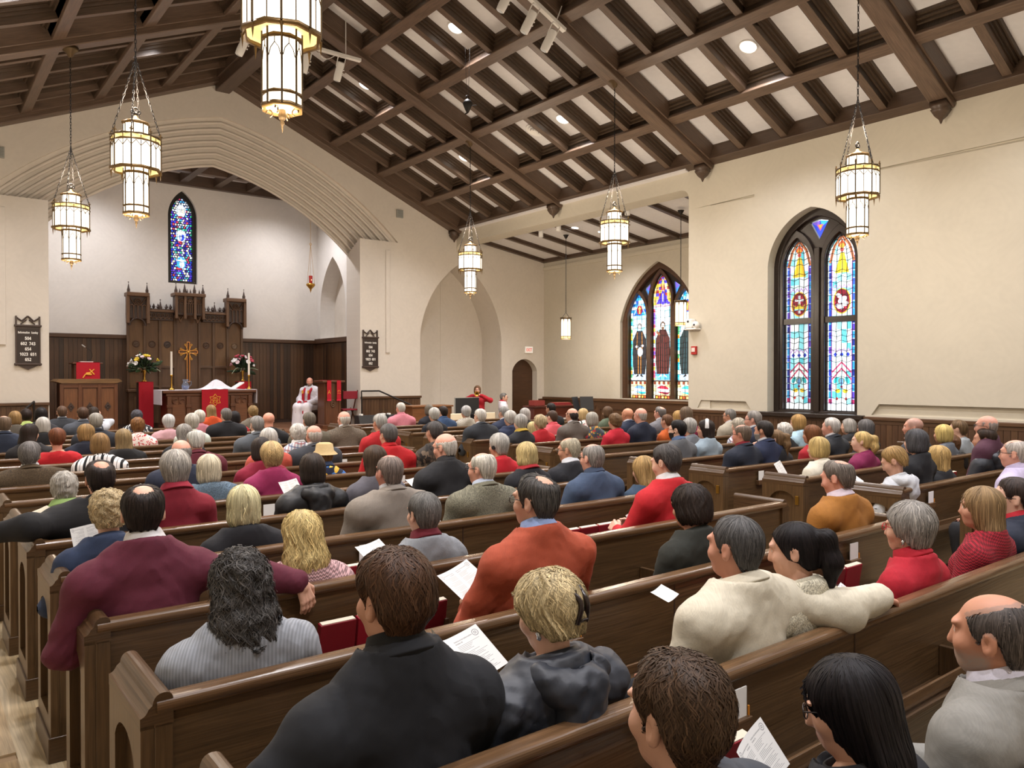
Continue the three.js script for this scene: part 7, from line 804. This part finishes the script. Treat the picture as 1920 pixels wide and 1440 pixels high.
seat(724, 816, { sex: 'm', label: 'man with dark grey wavy hair in bright red shirt', hair: 'short', hairCol: '#5e5b58', ho: { t: 0.018, wave: 0.2 }, top: { kind: 'shirt', col: '#b50d16' }, w: 1.12 });
seat(709, 793, { sex: 'm', label: 'silver-haired man in red jacket beside red shirt man', hair: 'short', hairCol: '#a9a6a0', ho: { t: 0.016 }, top: jk('#b01a20') });
// --- left block, farther rows
seat(185, 832, { sex: 'w', label: 'woman with light brown bob in black and white striped jacket', hair: 'bob', hairCol: '#8f6f47', ho: { len: 0.11 }, top: jk('#eee', 'plain', { print: 'stripe' }), w: 0.95 });
seat(229, 822, { sex: 'w', label: 'woman with long dull blonde hair in black top', hair: 'long', hairCol: '#8e7855', ho: { len: 0.34, wave: 0.05 }, top: sw('#17171a') });
seat(105, 822, { sex: 'w', label: 'person with short auburn hair in scooped red top', hair: 'short', hairCol: '#6d4028', ho: { t: 0.022 }, top: sw('#b3101c', 'plain', { low: 1 }), skin: '#d3957f' });
seat(54, 853, { sex: 'm', label: 'man with full grey hair in brown jacket at left edge', hair: 'short', hairCol: '#6f6c6b', ho: { t: 0.018, wave: 0.15 }, top: suit('#4f402c', 'tweed'), yaw: 14, w: 1.12 });
seat(55, 812, { sex: 'w', label: 'woman with very long dark brown hair turned in profile', hair: 'long', hairCol: '#2c211d', ho: { len: 0.38, wide: 1.15 }, top: sw('#1d1b1e'), yaw: 48 });
seat(158, 812, { sex: 'w', label: 'woman with golden brown bob in navy top looking left', hair: 'bob', hairCol: '#93744a', ho: { len: 0.12 }, top: sw('#161b2e'), yaw: -40 });
seat(115, 773, { sex: 'm', label: 'man with shaved brown hair and dark charcoal suit by the pulpit', hair: 'short', hairCol: '#5c4636', ho: { t: 0.003, top: 0 }, top: suit('#2b2e35'), skin: '#d2a189', w: 1.15 });
seat(154, 777, { sex: 'm', label: 'man with thick brown hair in slate suit before the pulpit', hair: 'short', hairCol: '#4b3628', ho: { t: 0.018 }, top: suit('#41464f') });
seat(174, 775, { sex: 'w', label: 'dark-haired person with hand raised to head and pale sleeve', hair: 'bob', hairCol: '#33271f', top: sw('#c9ced8'), showHands: 1, armR: { e: [0.27, 1.0, -0.02], w: [0.1, 1.16, -0.02], d: [-0.5, 0.7, -0.2], n: [0.6, 0.4, 0.4] }, pitch: 14 });
seat(178, 791, { sex: 'm', label: 'grey-haired man in dark jacket below the pulpit panels', hair: 'short', hairCol: '#99948b', ho: { t: 0.016 }, top: suit('#22252d') });
seat(79, 797, { sex: 'w', label: 'woman with straight white hair and black top at far left', hair: 'bob', hairCol: '#bdb9b2', ho: { len: 0.13 }, top: sw('#131316') });
seat(48, 779, { sex: 'w', label: 'dark-haired woman in lime green top at far left', hair: 'updo', hairCol: '#2b1f1a', top: { kind: 'blouse', col: '#b2c878' } });
seat(27, 784, { sex: 'w', label: 'light brown-haired person half hidden behind lime green top', hair: 'bob', hairCol: '#8e7048', top: sw('#555048') });
seat(76, 777, { sex: 'w', label: 'black-haired person behind white-haired woman at far left', hair: 'bob', hairCol: '#1b1718', top: sw('#26262b') });
seat(6, 796, { sex: 'm', label: 'man with short grey-brown hair in navy suit cut by left edge', hair: 'thin', hairCol: '#6f5d4d', ho: { t: 0.008 }, top: suit('#232c3f') });
seat(256, 798, { sex: 'w', label: 'woman with auburn curls and red-dotted white blouse', hair: 'curly', hairCol: '#7d5530', top: { kind: 'blouse', col: '#eee', print: 'dots' } });
seat(255, 781, { sex: 'w', label: 'woman with dark grey curls and black-white patterned scarf', hair: 'curly', hairCol: '#45434a', top: sw('#333', 'plain', { print: 'scarf' }) });
seat(314, 792, { sex: 'w', label: 'woman with white cropped hair in pale pink padded jacket', hair: 'pixie', hairCol: '#d8d5cf', ho: { t: 0.006 }, top: { kind: 'puffer', col: '#c99ea6' } });
seat(342, 812, { sex: 'w', label: 'woman with long wavy grey hair and black top', hair: 'long', hairCol: '#8d8984', ho: { len: 0.2, wave: 0.2 }, top: sw('#141418'), yaw: -14 });
seat(358, 792, { sex: 'w', label: 'woman with fluffy silver hair and pale sage top', hair: 'pixie', hairCol: '#c2beb4', ho: { t: 0.02 }, top: sw('#cfd8cf') });
seat(372, 783, { sex: 'w', label: 'white-haired person in rose pink jacket', hair: 'pixie', hairCol: '#cdc6b8', top: jk('#bf7a86') });
seat(394, 770, { sex: 'w', label: 'woman with long light brown hair in orange top before the altar', hair: 'long', hairCol: '#94764e', ho: { len: 0.3 }, top: sw('#cc4f22') });
seat(422, 779, { sex: 'm', label: 'man with dark grey hair in black suit before the altar', hair: 'short', hairCol: '#6c6762', top: suit('#131317', 'plain', { noShirt: 1 }), w: 1.1 });
seat(438, 783, { sex: 'w', label: 'black-haired person in red beside black suit man', hair: 'bob', hairCol: '#1d191a', top: sw('#a32028') });
seat(364, 827, { sex: 'm', label: 'white-haired balding man in maroon jacket', hair: 'thin', hairCol: '#d6d0c6', ho: { t: 0.01 }, top: suit('#5e1c2b', 'plain', { noShirt: 1 }), skin: PINK, pitch: 8 });
seat(336, 848, { sex: 'm', label: 'balding grey man in navy suit behind silver-haired woman', hair: 'fringe', hairCol: '#8a8580', top: suit('#20273a'), skin: PINK, glasses: '#2a2523' });
seat(486, 842, { sex: 'w', label: 'dark-haired woman in raspberry jacket', hair: 'bob', hairCol: '#3a3230', top: jk('#8a1634') });
seat(473, 772, { sex: 'w', label: 'person with light brown curls near the altar right end', hair: 'curly', hairCol: '#8a7048', top: sw('#6b6458') });
seat(479, 797, { sex: 'm', label: 'grey-haired man in grey suit left of the bald man', hair: 'short', hairCol: '#8a8783', top: suit('#4d5158') });
seat(501, 788, { sex: 'm', label: 'bald man with pink scalp in black jacket', hair: 'bald', top: jk('#121215'), skin: '#cf9078' });
seat(500, 822, { sex: 'w', label: 'woman with straight white bob and coral top', hair: 'bob', hairCol: '#c9c6c0', ho: { len: 0.14 }, top: sw('#c65a4a') });
seat(577, 789, { sex: 'm', label: 'man with grey-brown hair in olive brown suit', hair: 'short', hairCol: '#6a6257', top: suit('#5a5344'), yaw: 8 });
seat(642, 786, { sex: 'm', label: 'balding man with white sides in brown tweed jacket', hair: 'fringe', hairCol: '#cfc9be', ho: { t: 0.01 }, top: suit('#6b5f50', 'tweed'), skin: PINK, w: 1.1 });
seat(555, 812, { sex: 'w', label: 'woman with white curls and plaid shirt', hair: 'curly', hairCol: '#cac6be', top: { kind: 'shirt', col: '#ccc', print: 'plaid' } });
seat(585, 816, { sex: 'm', label: 'white-haired bald-topped man in charcoal suit', hair: 'fringe', hairCol: '#c6c1b8', top: suit('#35383f'), skin: PINK, w: 1.08 });
// --- right block, farther rows
seat(749, 766, { sex: 'm', label: 'white-haired man in pink shirt', hair: 'short', hairCol: '#cdc7bb', ho: { t: 0.01 }, top: { kind: 'shirt', col: '#c97a86' }, w: 1.12, skin: PINK });
seat(802, 769, { sex: 'w', label: 'grey-brown-haired woman in black before the console', hair: 'bob', hairCol: '#6b6254', top: jk('#1a1c24') });
seat(811, 778, { sex: 'w', label: 'silver-haired woman in black beside denim jacket', hair: 'pixie', hairCol: '#bab7b0', top: jk('#17181e') });
seat(828, 773, { sex: 'm', label: 'dark-haired man in blue denim jacket', hair: 'short', hairCol: '#2c221e', ho: { t: 0.014 }, top: jk('#31486a', 'plain', { collar: '#3a5276' }) });
seat(871, 773, { sex: 'w', label: 'woman with short silver hair in cream sweater', hair: 'pixie', hairCol: '#b8b6b2', top: sw('#d6cfbf', 'knit', { grow: 0.02 }) });
seat(897, 781, { sex: 'm', label: 'white-haired man in charcoal suit below the trumpeter', hair: 'short', hairCol: '#cac5bc', ho: { t: 0.014 }, top: suit('#272a30'), w: 1.06 });
seat(942, 775, { sex: 'm', label: 'grey-haired man in navy suit beside white robe', hair: 'short', hairCol: '#8f8d89', top: suit('#1d2740') });
seat(953, 785, { sex: 'w', label: 'grey-haired woman in navy padded coat', hair: 'pixie', hairCol: '#bdb9b0', top: { kind: 'puffer', col: '#27304a' } });
seat(981, 777, { sex: 'w', label: 'woman with long silver hair and black top', hair: 'bob', hairCol: '#b0ada6', ho: { len: 0.14 }, top: sw('#15171b') });
seat(972, 793, { sex: 'w', label: 'grey-haired person in charcoal coat with yellow scarf', hair: 'pixie', hairCol: '#a5a29c', top: jk('#212226', 'plain', { vneck: '#b89a3a' }) });
seat(1009, 792, { sex: 'w', label: 'woman with ash blonde curls in red vest over plaid', hair: 'curly', hairCol: '#b3a07c', top: jk('#b01520') });
seat(995, 803, { sex: 'c', label: 'small child with pale blonde hair', hair: 'bob', hairCol: '#d2b982', top: sw('#8a8f98') });
seat(1030, 767, { sex: 'm', label: 'dark-haired man in black suit at the piano side', hair: 'short', hairCol: '#1c1716', top: suit('#16171b') });
seat(1032, 783, { sex: 'm', label: 'man with cropped brown hair in coral pink shirt', hair: 'short', hairCol: '#4a382c', ho: { t: 0.006 }, top: { kind: 'shirt', col: '#d2555e' }, pitch: 10 });
seat(1069, 779, { sex: 'm', label: 'bald-topped man with dark fringe in taupe suit', hair: 'fringe', hairCol: '#35302d', top: suit('#5d554e') });
seat(1090, 777, { sex: 'w', label: 'blonde woman in white floral top', hair: 'bob', hairCol: '#bda273', top: { kind: 'blouse', col: '#ddd', print: 'floral' } });
seat(1106, 786, { sex: 'w', label: 'grey-haired woman in multicoloured shawl', hair: 'bob', hairCol: '#aaa69a', top: jk('#555', 'plain', { print: 'multi' }) });
seat(1136, 773, { sex: 'w', label: 'brown-haired woman near the music stands', hair: 'bob', hairCol: '#57402c', top: sw('#4d5a48') });
seat(1149, 790, { sex: 'w', label: 'woman with brown curls in bright red jacket', hair: 'curly', hairCol: '#6e5338', top: jk('#b6142a') });
seat(1173, 778, { sex: 'm', label: 'bald man with tanned scalp in navy suit below chapel window', hair: 'bald', top: suit('#1c263c'), skin: '#c98d6d', w: 1.1 });
seat(1197, 779, { sex: 'm', label: 'bald pale man in navy sweater below chapel window', hair: 'fringe', hairCol: '#b8b0a6', ho: { t: 0.003 }, top: sw('#141c30'), skin: PINK });
seat(1234, 775, { sex: 'm', label: 'bald-crowned grey man in grey suit below chapel window', hair: 'crown', hairCol: '#6f6b68', top: suit('#65656a'), skin: PINK });
seat(1246, 790, { sex: 'c', label: 'boy with short brown hair in orange sweater', hair: 'short', hairCol: '#70503a', top: sw('#c25a1e') });
seat(1268, 782, { sex: 'w', label: 'honey blonde woman beside the chapel jamb', hair: 'bob', hairCol: '#a98650', top: sw('#a0243e') });
seat(1282, 776, { sex: 'w', label: 'brown-haired woman in raspberry top by the chapel jamb', hair: 'bob', hairCol: '#6b5a48', top: sw('#8c1c4a') });
seat(1265, 806, { sex: 'm', label: 'young man with black hair and glasses in grey vest over plaid', hair: 'short', hairCol: '#191414', ho: { t: 0.014 }, glasses: '#15120f', beard: '#241b18', top: jk('#55575b', 'plain', { collar: '#53678a' }), yaw: -16 });
seat(1287, 801, { sex: 'w', label: 'grey-haired woman in grey jacket behind the vest man', hair: 'pixie', hairCol: '#a6a39d', top: jk('#6a6f76') });
seat(1318, 804, { sex: 'w', label: 'young woman with dark wavy hair, white headband and pale denim jacket', hair: 'long', hairCol: '#2b201c', ho: { len: 0.24, wave: 0.2 }, band: '#e6e4e2', top: jk('#8a9aa6'), yaw: -38, skin: '#cd9a82' });
seat(1364, 780, { sex: 'm', label: 'grey-haired man with glasses in beige grey suit', hair: 'short', hairCol: '#77736e', ho: { t: 0.008 }, glasses: '#2a2725', top: suit('#9b9384'), yaw: -10 });
seat(1380, 798, { sex: 'w', label: 'woman with fluffy ash curls in plaid', hair: 'curly', hairCol: '#aaa191', top: { kind: 'shirt', col: '#ccc', print: 'plaid' } });
seat(1385, 815, { sex: 'm', label: 'man with cropped grey-brown hair and glasses in navy blazer, red collar', hair: 'thin', hairCol: '#6d5e50', ho: { t: 0.006 }, glasses: '#1d1918', top: suit('#141b2c', 'plain', { collar: '#7a1420' }), skin: '#c98a74', yaw: -8 });
seat(1407, 787, { sex: 'm', label: 'man with grey hair, glasses and dark blue jacket', hair: 'short', hairCol: '#8b8680', glasses: '#3a2622', top: suit('#1b2238'), yaw: -20, skin: PINK });
seat(1426, 808, { sex: 'm', label: 'man with dark hair and grey beard in navy jacket', hair: 'short', hairCol: '#2f2926', beard: '#8c867f', top: suit('#1a2340'), yaw: -6 });
seat(1448, 823, { sex: 'w', row: 'R3', label: 'young woman with braided light brown hair, hand at chin', hair: 'pony', hairCol: '#7d6142', ho: { len: 0.24 }, top: jk('#131317'), yaw: -20, showHands: 1, armL: { e: [-0.24, 0.82, -0.2], w: [-0.1, 0.97, -0.24], d: [0.5, 0.8, 0.2], n: [-0.5, 0.3, -0.6], curl: 0.9 } });
seat(1465, 808, { sex: 'w', row: 'R4', label: 'woman with white fluffy hair in black', hair: 'curly', hairCol: '#c8c4bc', top: sw('#17181c') });
seat(1491, 792, { sex: 'w', label: 'golden-haired woman in light blue top below the window', hair: 'bob', hairCol: '#a4814e', top: { kind: 'blouse', col: '#9fbccc' }, yaw: -14 });
seat(1516, 814, { sex: 'w', label: 'woman with straight chestnut hair in red top', hair: 'long', hairCol: '#754a2c', ho: { len: 0.16, wave: 0.01 }, top: sw('#a4101e'), yaw: -14 });
seat(1552, 801, { sex: 'm', label: 'man with white hair and dark suit below the window', hair: 'short', hairCol: '#c4c0ba', ho: { t: 0.014 }, top: suit('#1c1f26'), yaw: -10, skin: PINK });
seat(1527, 840, { sex: 'w', label: 'woman with swept blonde hair in cream top at a right pew end', hair: 'bob', hairCol: '#bfa468', ho: { len: 0.1 }, top: sw('#ddd6c4'), yaw: -8 });
seat(1597, 798, { sex: 'w', row: 'R4', label: 'woman with grey bob in profile, hand under chin', hair: 'bob', hairCol: '#9a9690', top: sw('#1a1b1f'), yaw: -26 });
seat(1617, 802, { sex: 'w', row: 'R3', label: 'woman with dark grey straight hair beside the window frame', hair: 'bob', hairCol: '#5d5b5b', top: jk('#1c1d22') });
seat(1609, 827, { sex: 'w', row: 'R2', label: 'woman with blonde ponytail in magenta top', hair: 'pony', hairCol: '#c7a86c', ho: { len: 0.14 }, top: sw('#7f1a4a'), yaw: -20 });
seat(1706, 801, { sex: 'm', label: 'bald man with tanned scalp against the wainscot', hair: 'bald', top: sw('#33343a'), skin: '#cb8f78', yaw: -20, shadowHair: '#8d7b72' });
seat(1709, 827, { sex: 'w', label: 'woman with dark grey layered hair in black jacket', hair: 'bob', hairCol: '#4a494b', top: jk('#121215'), yaw: 6 });
seat(1762, 813, { sex: 'w', label: 'woman with bright blonde hair by the wainscot', hair: 'bob', hairCol: '#d2b470', top: sw('#5a5e66') });
seat(1790, 805, { sex: 'm', label: 'man with short brown hair in grey jacket by wainscot', hair: 'short', hairCol: '#6a543c', top: jk('#8f9498'), yaw: -8 });
seat(1776, 832, { sex: 'w', row: 'R2', label: 'person with reddish brown curls in black hooded coat', hair: 'curly', hairCol: '#6f4d33', top: jk('#151518', 'shell', { hood: 1 }) });
seat(1842, 799, { sex: 'm', label: 'bald man with glasses in maroon shirt by wainscot', hair: 'fringe', hairCol: '#9a8f88', ho: { t: 0.003 }, glasses: '#222', top: { kind: 'shirt', col: '#4a2436' }, skin: '#cf9884', yaw: -12 });
seat(1839, 824, { sex: 'm', row: 'R1', label: 'young man with brown hair in dark hooded jacket', hair: 'short', hairCol: '#36281f', ho: { t: 0.016 }, top: jk('#22252c', 'shell', { hood: 1 }), yaw: -16 });
seat(1893, 850, { sex: 'm', row: 'R0', label: 'bald man with glasses in lavender shirt at right edge', hair: 'thin', hairCol: '#b3aaa2', ho: { t: 0.003, top: 0 }, glasses: '#22201f', top: { kind: 'shirt', col: '#b9aecb' }, skin: '#d59c86', w: 1.12, yaw: -6 });
seat(1664, 865, { sex: 'c', label: 'fair-haired child in light grey hoodie looking down', hair: 'short', hairCol: '#a08050', ho: { t: 0.018 }, top: jk('#b9bcc0', 'plain', { hood: 1 }), pitch: 26, yaw: -16, hs: 1 });
seat(1750, 857, { sex: 'w', label: 'woman with wavy blonde hair and glasses in black patterned top', hair: 'long', hairCol: '#bd9c62', ho: { len: 0.22, wave: 0.2 }, glasses: '#5a4a40', top: sw('#121216'), yaw: -16 });
seat(1560, 895, { sex: 'm', label: 'balding grey man in mustard sweater', hair: 'crown', hairCol: '#6e655d', ho: { t: 0.012 }, top: sw('#9a6420', 'plain', { collar: '#c9bcc8' }), skin: '#cf937d', pitch: 12, yaw: -6, w: 1.15 });

// --- bulletins in hands and on laps
{ const tex = canvasTex(256, 336, (c) => { c.fillStyle = '#dcdbd8'; c.fillRect(0, 0, 256, 336); c.fillStyle = '#6a6a6e'; const r = rng(4); for (let j = 0; j < 24; j++) if (j % 6 !== 5) c.fillRect(24, 84 + j * 10, 90 + r() * 110, 2); c.font = 'bold 12px sans-serif'; c.fillText('Festival of the Reformation', 24, 50); c.fillText('October 30', 24, 68); c.strokeStyle = '#8a8a8e'; c.lineWidth = 5; c.beginPath(); c.arc(212, 46, 22, 0, 7); c.stroke(); c.beginPath(); c.arc(212, 46, 8, 0, 7); c.stroke(); }), pm = new THREE.MeshStandardMaterial({ map: tex, roughness: 0.8, side: THREE.DoubleSide });
  function leaf(w, h, curl) { const g = new THREE.PlaneGeometry(w, h, 14, 1), p = g.attributes.position; for (let i = 0; i < p.count; i++) { const x = p.getX(i) / w + 0.5; p.setZ(i, curl * w * (x * x)); } g.computeVertexNormals(); return g; }
  const held = (u, v, who, label, o = {}) => { const s = SEATED[who]; const p = atZ(u, v, s.z - (o.dz ?? 0.33)); const g = thing('bulletin', label, 'booklet', p.toArray(), o.turn ?? 0, 'printed service bulletins'); const k = 0.6 * (o.k ?? 1); const a = M('page', leaf(0.2 * k, 0.27 * k, 0.12), pm, g); a.position.x = 0.1 * k; const b = M('page', leaf(0.2 * k, 0.27 * k, o.curl ?? 0.12), pm, g); b.rotation.y = PI; b.position.x = -0.1 * k; b.scale.z = -1; g.rotation.set(-(o.tilt ?? 0.95), o.turn ?? 0.25, o.roll ?? 0.1, 'YXZ'); };
  held(868, 1090, 'man with dark grey thinning hair in burnt orange sweater', 'open printed bulletin held by orange sweater man', { turn: 0.2, roll: 0.2, dz: 0.36 });
  held(868, 1238, 'woman with blonde-grey hair in a claw clip and dark hooded raincoat', 'large open bulletin with round seal held beside the raincoat', { k: 1.05, curl: 0.9, turn: 0.1, roll: 0.12, dz: 0.3 });
  held(700, 1036, 'person with short grey hair and grey top at a pew seam', 'white bulletin beside short grey-haired person', { k: 0.8 });
  held(1246, 1116, 'grey-haired man in cream jacket with arm stretched along the pew', 'white bulletin left of the cream jacket', { k: 0.5, tilt: 1.2 });
  held(1592, 1128, 'woman with sleek black ponytail in cream boucle top', 'white open booklet on the lap beside red sweater woman', { k: 0.95 });
  held(1428, 1428, 'woman with long straight black hair and dark glasses looking down', 'white booklet at the bottom edge held by black-haired woman', { k: 0.9, tilt: 0.6 });
  held(1462, 880, 'woman with swept blonde hair in cream top at a right pew end', 'white papers standing at the right pew end', { k: 0.9, tilt: 0.5 });
  held(543, 914, 'woman with dark brown bob in black hooded rain jacket', 'white sheet left of the black rain jacket', { k: 0.7, tilt: 0.6 });
  held(776, 905, 'bald-topped white-haired man with glasses in black jacket', 'white bulletin on the lap of black jacket man', { k: 0.6 });
  held(160, 1004, 'woman with short grey-blonde curls and navy top beside maroon sweater man', 'white booklet held up beside the maroon sweater', { k: 0.65, tilt: 0.2 });
  held(1188, 976, 'man with dark grey wavy hair in red sweater over white collar', 'white booklet in the hand of red sweater man', { k: 0.7, tilt: 0.5 });
  held(1608, 900, 'fair-haired child in light grey hoodie looking down', 'white sheet beside the grey hoodie', { k: 0.6 });
  held(816, 984, 'old man with white hair and glasses in olive tweed jacket', 'white sheet at the tweed jacket elbow', { k: 0.55 });
}
// --- clergy and musicians
const ROBE = { kind: 'robe', col: '#e4dfe6', grow: 0.03, long: 0.12, name: 'white_alb', fold: 1.6, collar: '#e4dfe6' };
{ const z = -18.75, p = atZ(580, 716, z), g = thing('clergy_bench', 'dark wooden bench behind the pastor', 'bench', [p.x + 0.1, F, z - 0.05], 0.5); M('seat', B(-0.4, 0.4, 0.38, 0.43, -0.25, 0.25, 0.01), W_PANEL2, g); M('side', B(-0.4, -0.35, 0, 0.38, -0.25, 0.25), W_PANEL2, g); M('side', B(0.35, 0.4, 0, 0.38, -0.25, 0.25), W_PANEL2, g);
  const hy = p.y - F; const b = person({ label: 'pastor in white alb and red stole seated beside lectern', sex: 'm', x: p.x, z, baseY: F, headY: hy, turn: 2.2, dist: 8, hair: 'fringe', hairCol: '#6b5a50', ho: { t: 0.002 }, skin: '#c98d78', beard: '#7a6a60', top: ROBE, legs: '#e2dde4', group: 'clergy and musicians', yaw: -24, showHands: 1, cell: 0.014 });
  const T = (hy - 0.67) / 0.515, Y = (t) => 0.52 + t * T; M('red_stole', [-1, 1].map((s) => tube([V3(s * 0.05, Y(0.52), 0.05), V3(s * 0.09, Y(0.5), -0.03), V3(s * 0.085, Y(0.36), -0.15), V3(s * 0.08, Y(0.12), -0.19), V3(s * 0.09, 0.64, -0.36), V3(s * 0.1, 0.42, -0.45), V3(s * 0.1, 0.22, -0.43)], 0.034, 40, 6)), RED, b); M('gold_embroidery', [B(0.06, 0.1, Y(0.36), Y(0.36) + 0.08, -0.2, -0.186), B(-0.1, -0.06, Y(0.36), Y(0.36) + 0.08, -0.2, -0.186)], GOLD, b); M('alb_skirt', net((() => { const f = limbs([[-0.1, 0.5, -0.05, -0.12, 0.52, -0.36, 0.12, 0.1], [0.1, 0.5, -0.05, 0.12, 0.52, -0.36, 0.12, 0.1], [-0.12, 0.5, -0.36, -0.13, 0.1, -0.36, 0.11, 0.13], [0.12, 0.5, -0.36, 0.13, 0.1, -0.36, 0.11, 0.13]], 0.06, 0.01); return (x, y, z2) => Math.max(f(x, y, z2) + 0.008 * N3(x * 22, y * 5, z2 * 22), 0.05 - y); })(), [-0.32, 0.02, -0.56], [0.32, 0.7, 0.12], 0.02), LINEN, b); }
{ const z = -16.25, p = atZ(895, 731, z); const hy = p.y, b = person({ label: 'trumpeter with brown bob in red jacket playing towards the pews', sex: 'w', stand: 1, x: p.x, z, headY: hy, turn: 2.5, dist: 7, hair: 'bob', hairCol: '#6e5138', ho: { len: 0.12 }, top: jk('#ad1526', 'plain', { collar: '#8e1020' }), legs: '#17171b', group: 'clergy and musicians', skin: '#cf9c86', glasses: '#3a302a', showHands: 1, w: 0.98, armL: { e: [-0.34, hy - 0.27, -0.14], w: [-0.07, hy - 0.12, -0.27], d: [0.6, 0.2, -0.8], n: [-0.6, 0.4, -0.3], curl: 0.9 }, armR: { e: [0.34, hy - 0.27, -0.14], w: [0.07, hy - 0.12, -0.27], d: [-0.6, 0.2, -0.8], n: [0.6, 0.4, -0.3], curl: 0.9 } });
  const t = thing('trumpet', 'brass trumpet held to the lips of the red-jacketed player', 'trumpet', [p.x, hy - 0.066, z], 2.5); M('mouthpiece', lathe([[0.013, 0], [0.008, 0.02], [0.005, 0.05]], 10).rotateX(-PI / 2).translate(0, 0, -0.125), BRASS, t); M('leadpipe', tube([V3(0, 0, -0.17), V3(0, -0.01, -0.34), V3(0, -0.015, -0.46), V3(0, -0.06, -0.47), V3(0, -0.06, -0.26), V3(0, -0.03, -0.22), V3(0, -0.02, -0.3), V3(0, -0.02, -0.5)], 0.0075, 50, 8), BRASS, t); M('bell', lathe([[0.009, 0], [0.012, 0.06], [0.02, 0.11], [0.036, 0.145], [0.062, 0.165], [0.06, 0.166], [0.03, 0.146]], 24).rotateX(-PI / 2).translate(0, -0.02, -0.48), BRASS, t); for (let i = 0; i < 3; i++) M('valve', cyl(0.011, 0.011, 0.11, 0.0, -0.1, -0.29 - i * 0.03), BRASS, t); }
{ const z = -15.9, p = atZ(946, 745, z), s = thing('musician_stool', 'dark stool under the robed musician', 'stool', [p.x, 0, z]); M('seat', cyl(0.19, 0.19, 0.05, 0, 0.375, 0, 20), BLACK, s); for (let k = 0; k < 4; k++) M('leg', bar(V3(Math.cos(k * PI / 2) * 0.13, 0.38, Math.sin(k * PI / 2) * 0.13), V3(Math.cos(k * PI / 2) * 0.17, 0, Math.sin(k * PI / 2) * 0.17), 0.014), IRON, s);
  const b = person({ label: 'grey-haired musician with glasses in white surplice and red collar', sex: 'w', x: p.x, z, headY: Math.min(1.3, p.y), turn: -2.15, dist: 7, hair: 'short', hairCol: '#77746f', ho: { t: 0.014 }, glasses: '#2a2422', top: { ...ROBE, name: 'white_surplice', long: 0.45, vneck: '#a8142a', collar: '#a8142a' }, legs: '#7d1022', group: 'clergy and musicians', yaw: 10 }); }
scene.traverse((o) => { if (o.isMesh) { o.castShadow = true; o.receiveShadow = true; } });
renderer.render(scene, camera);
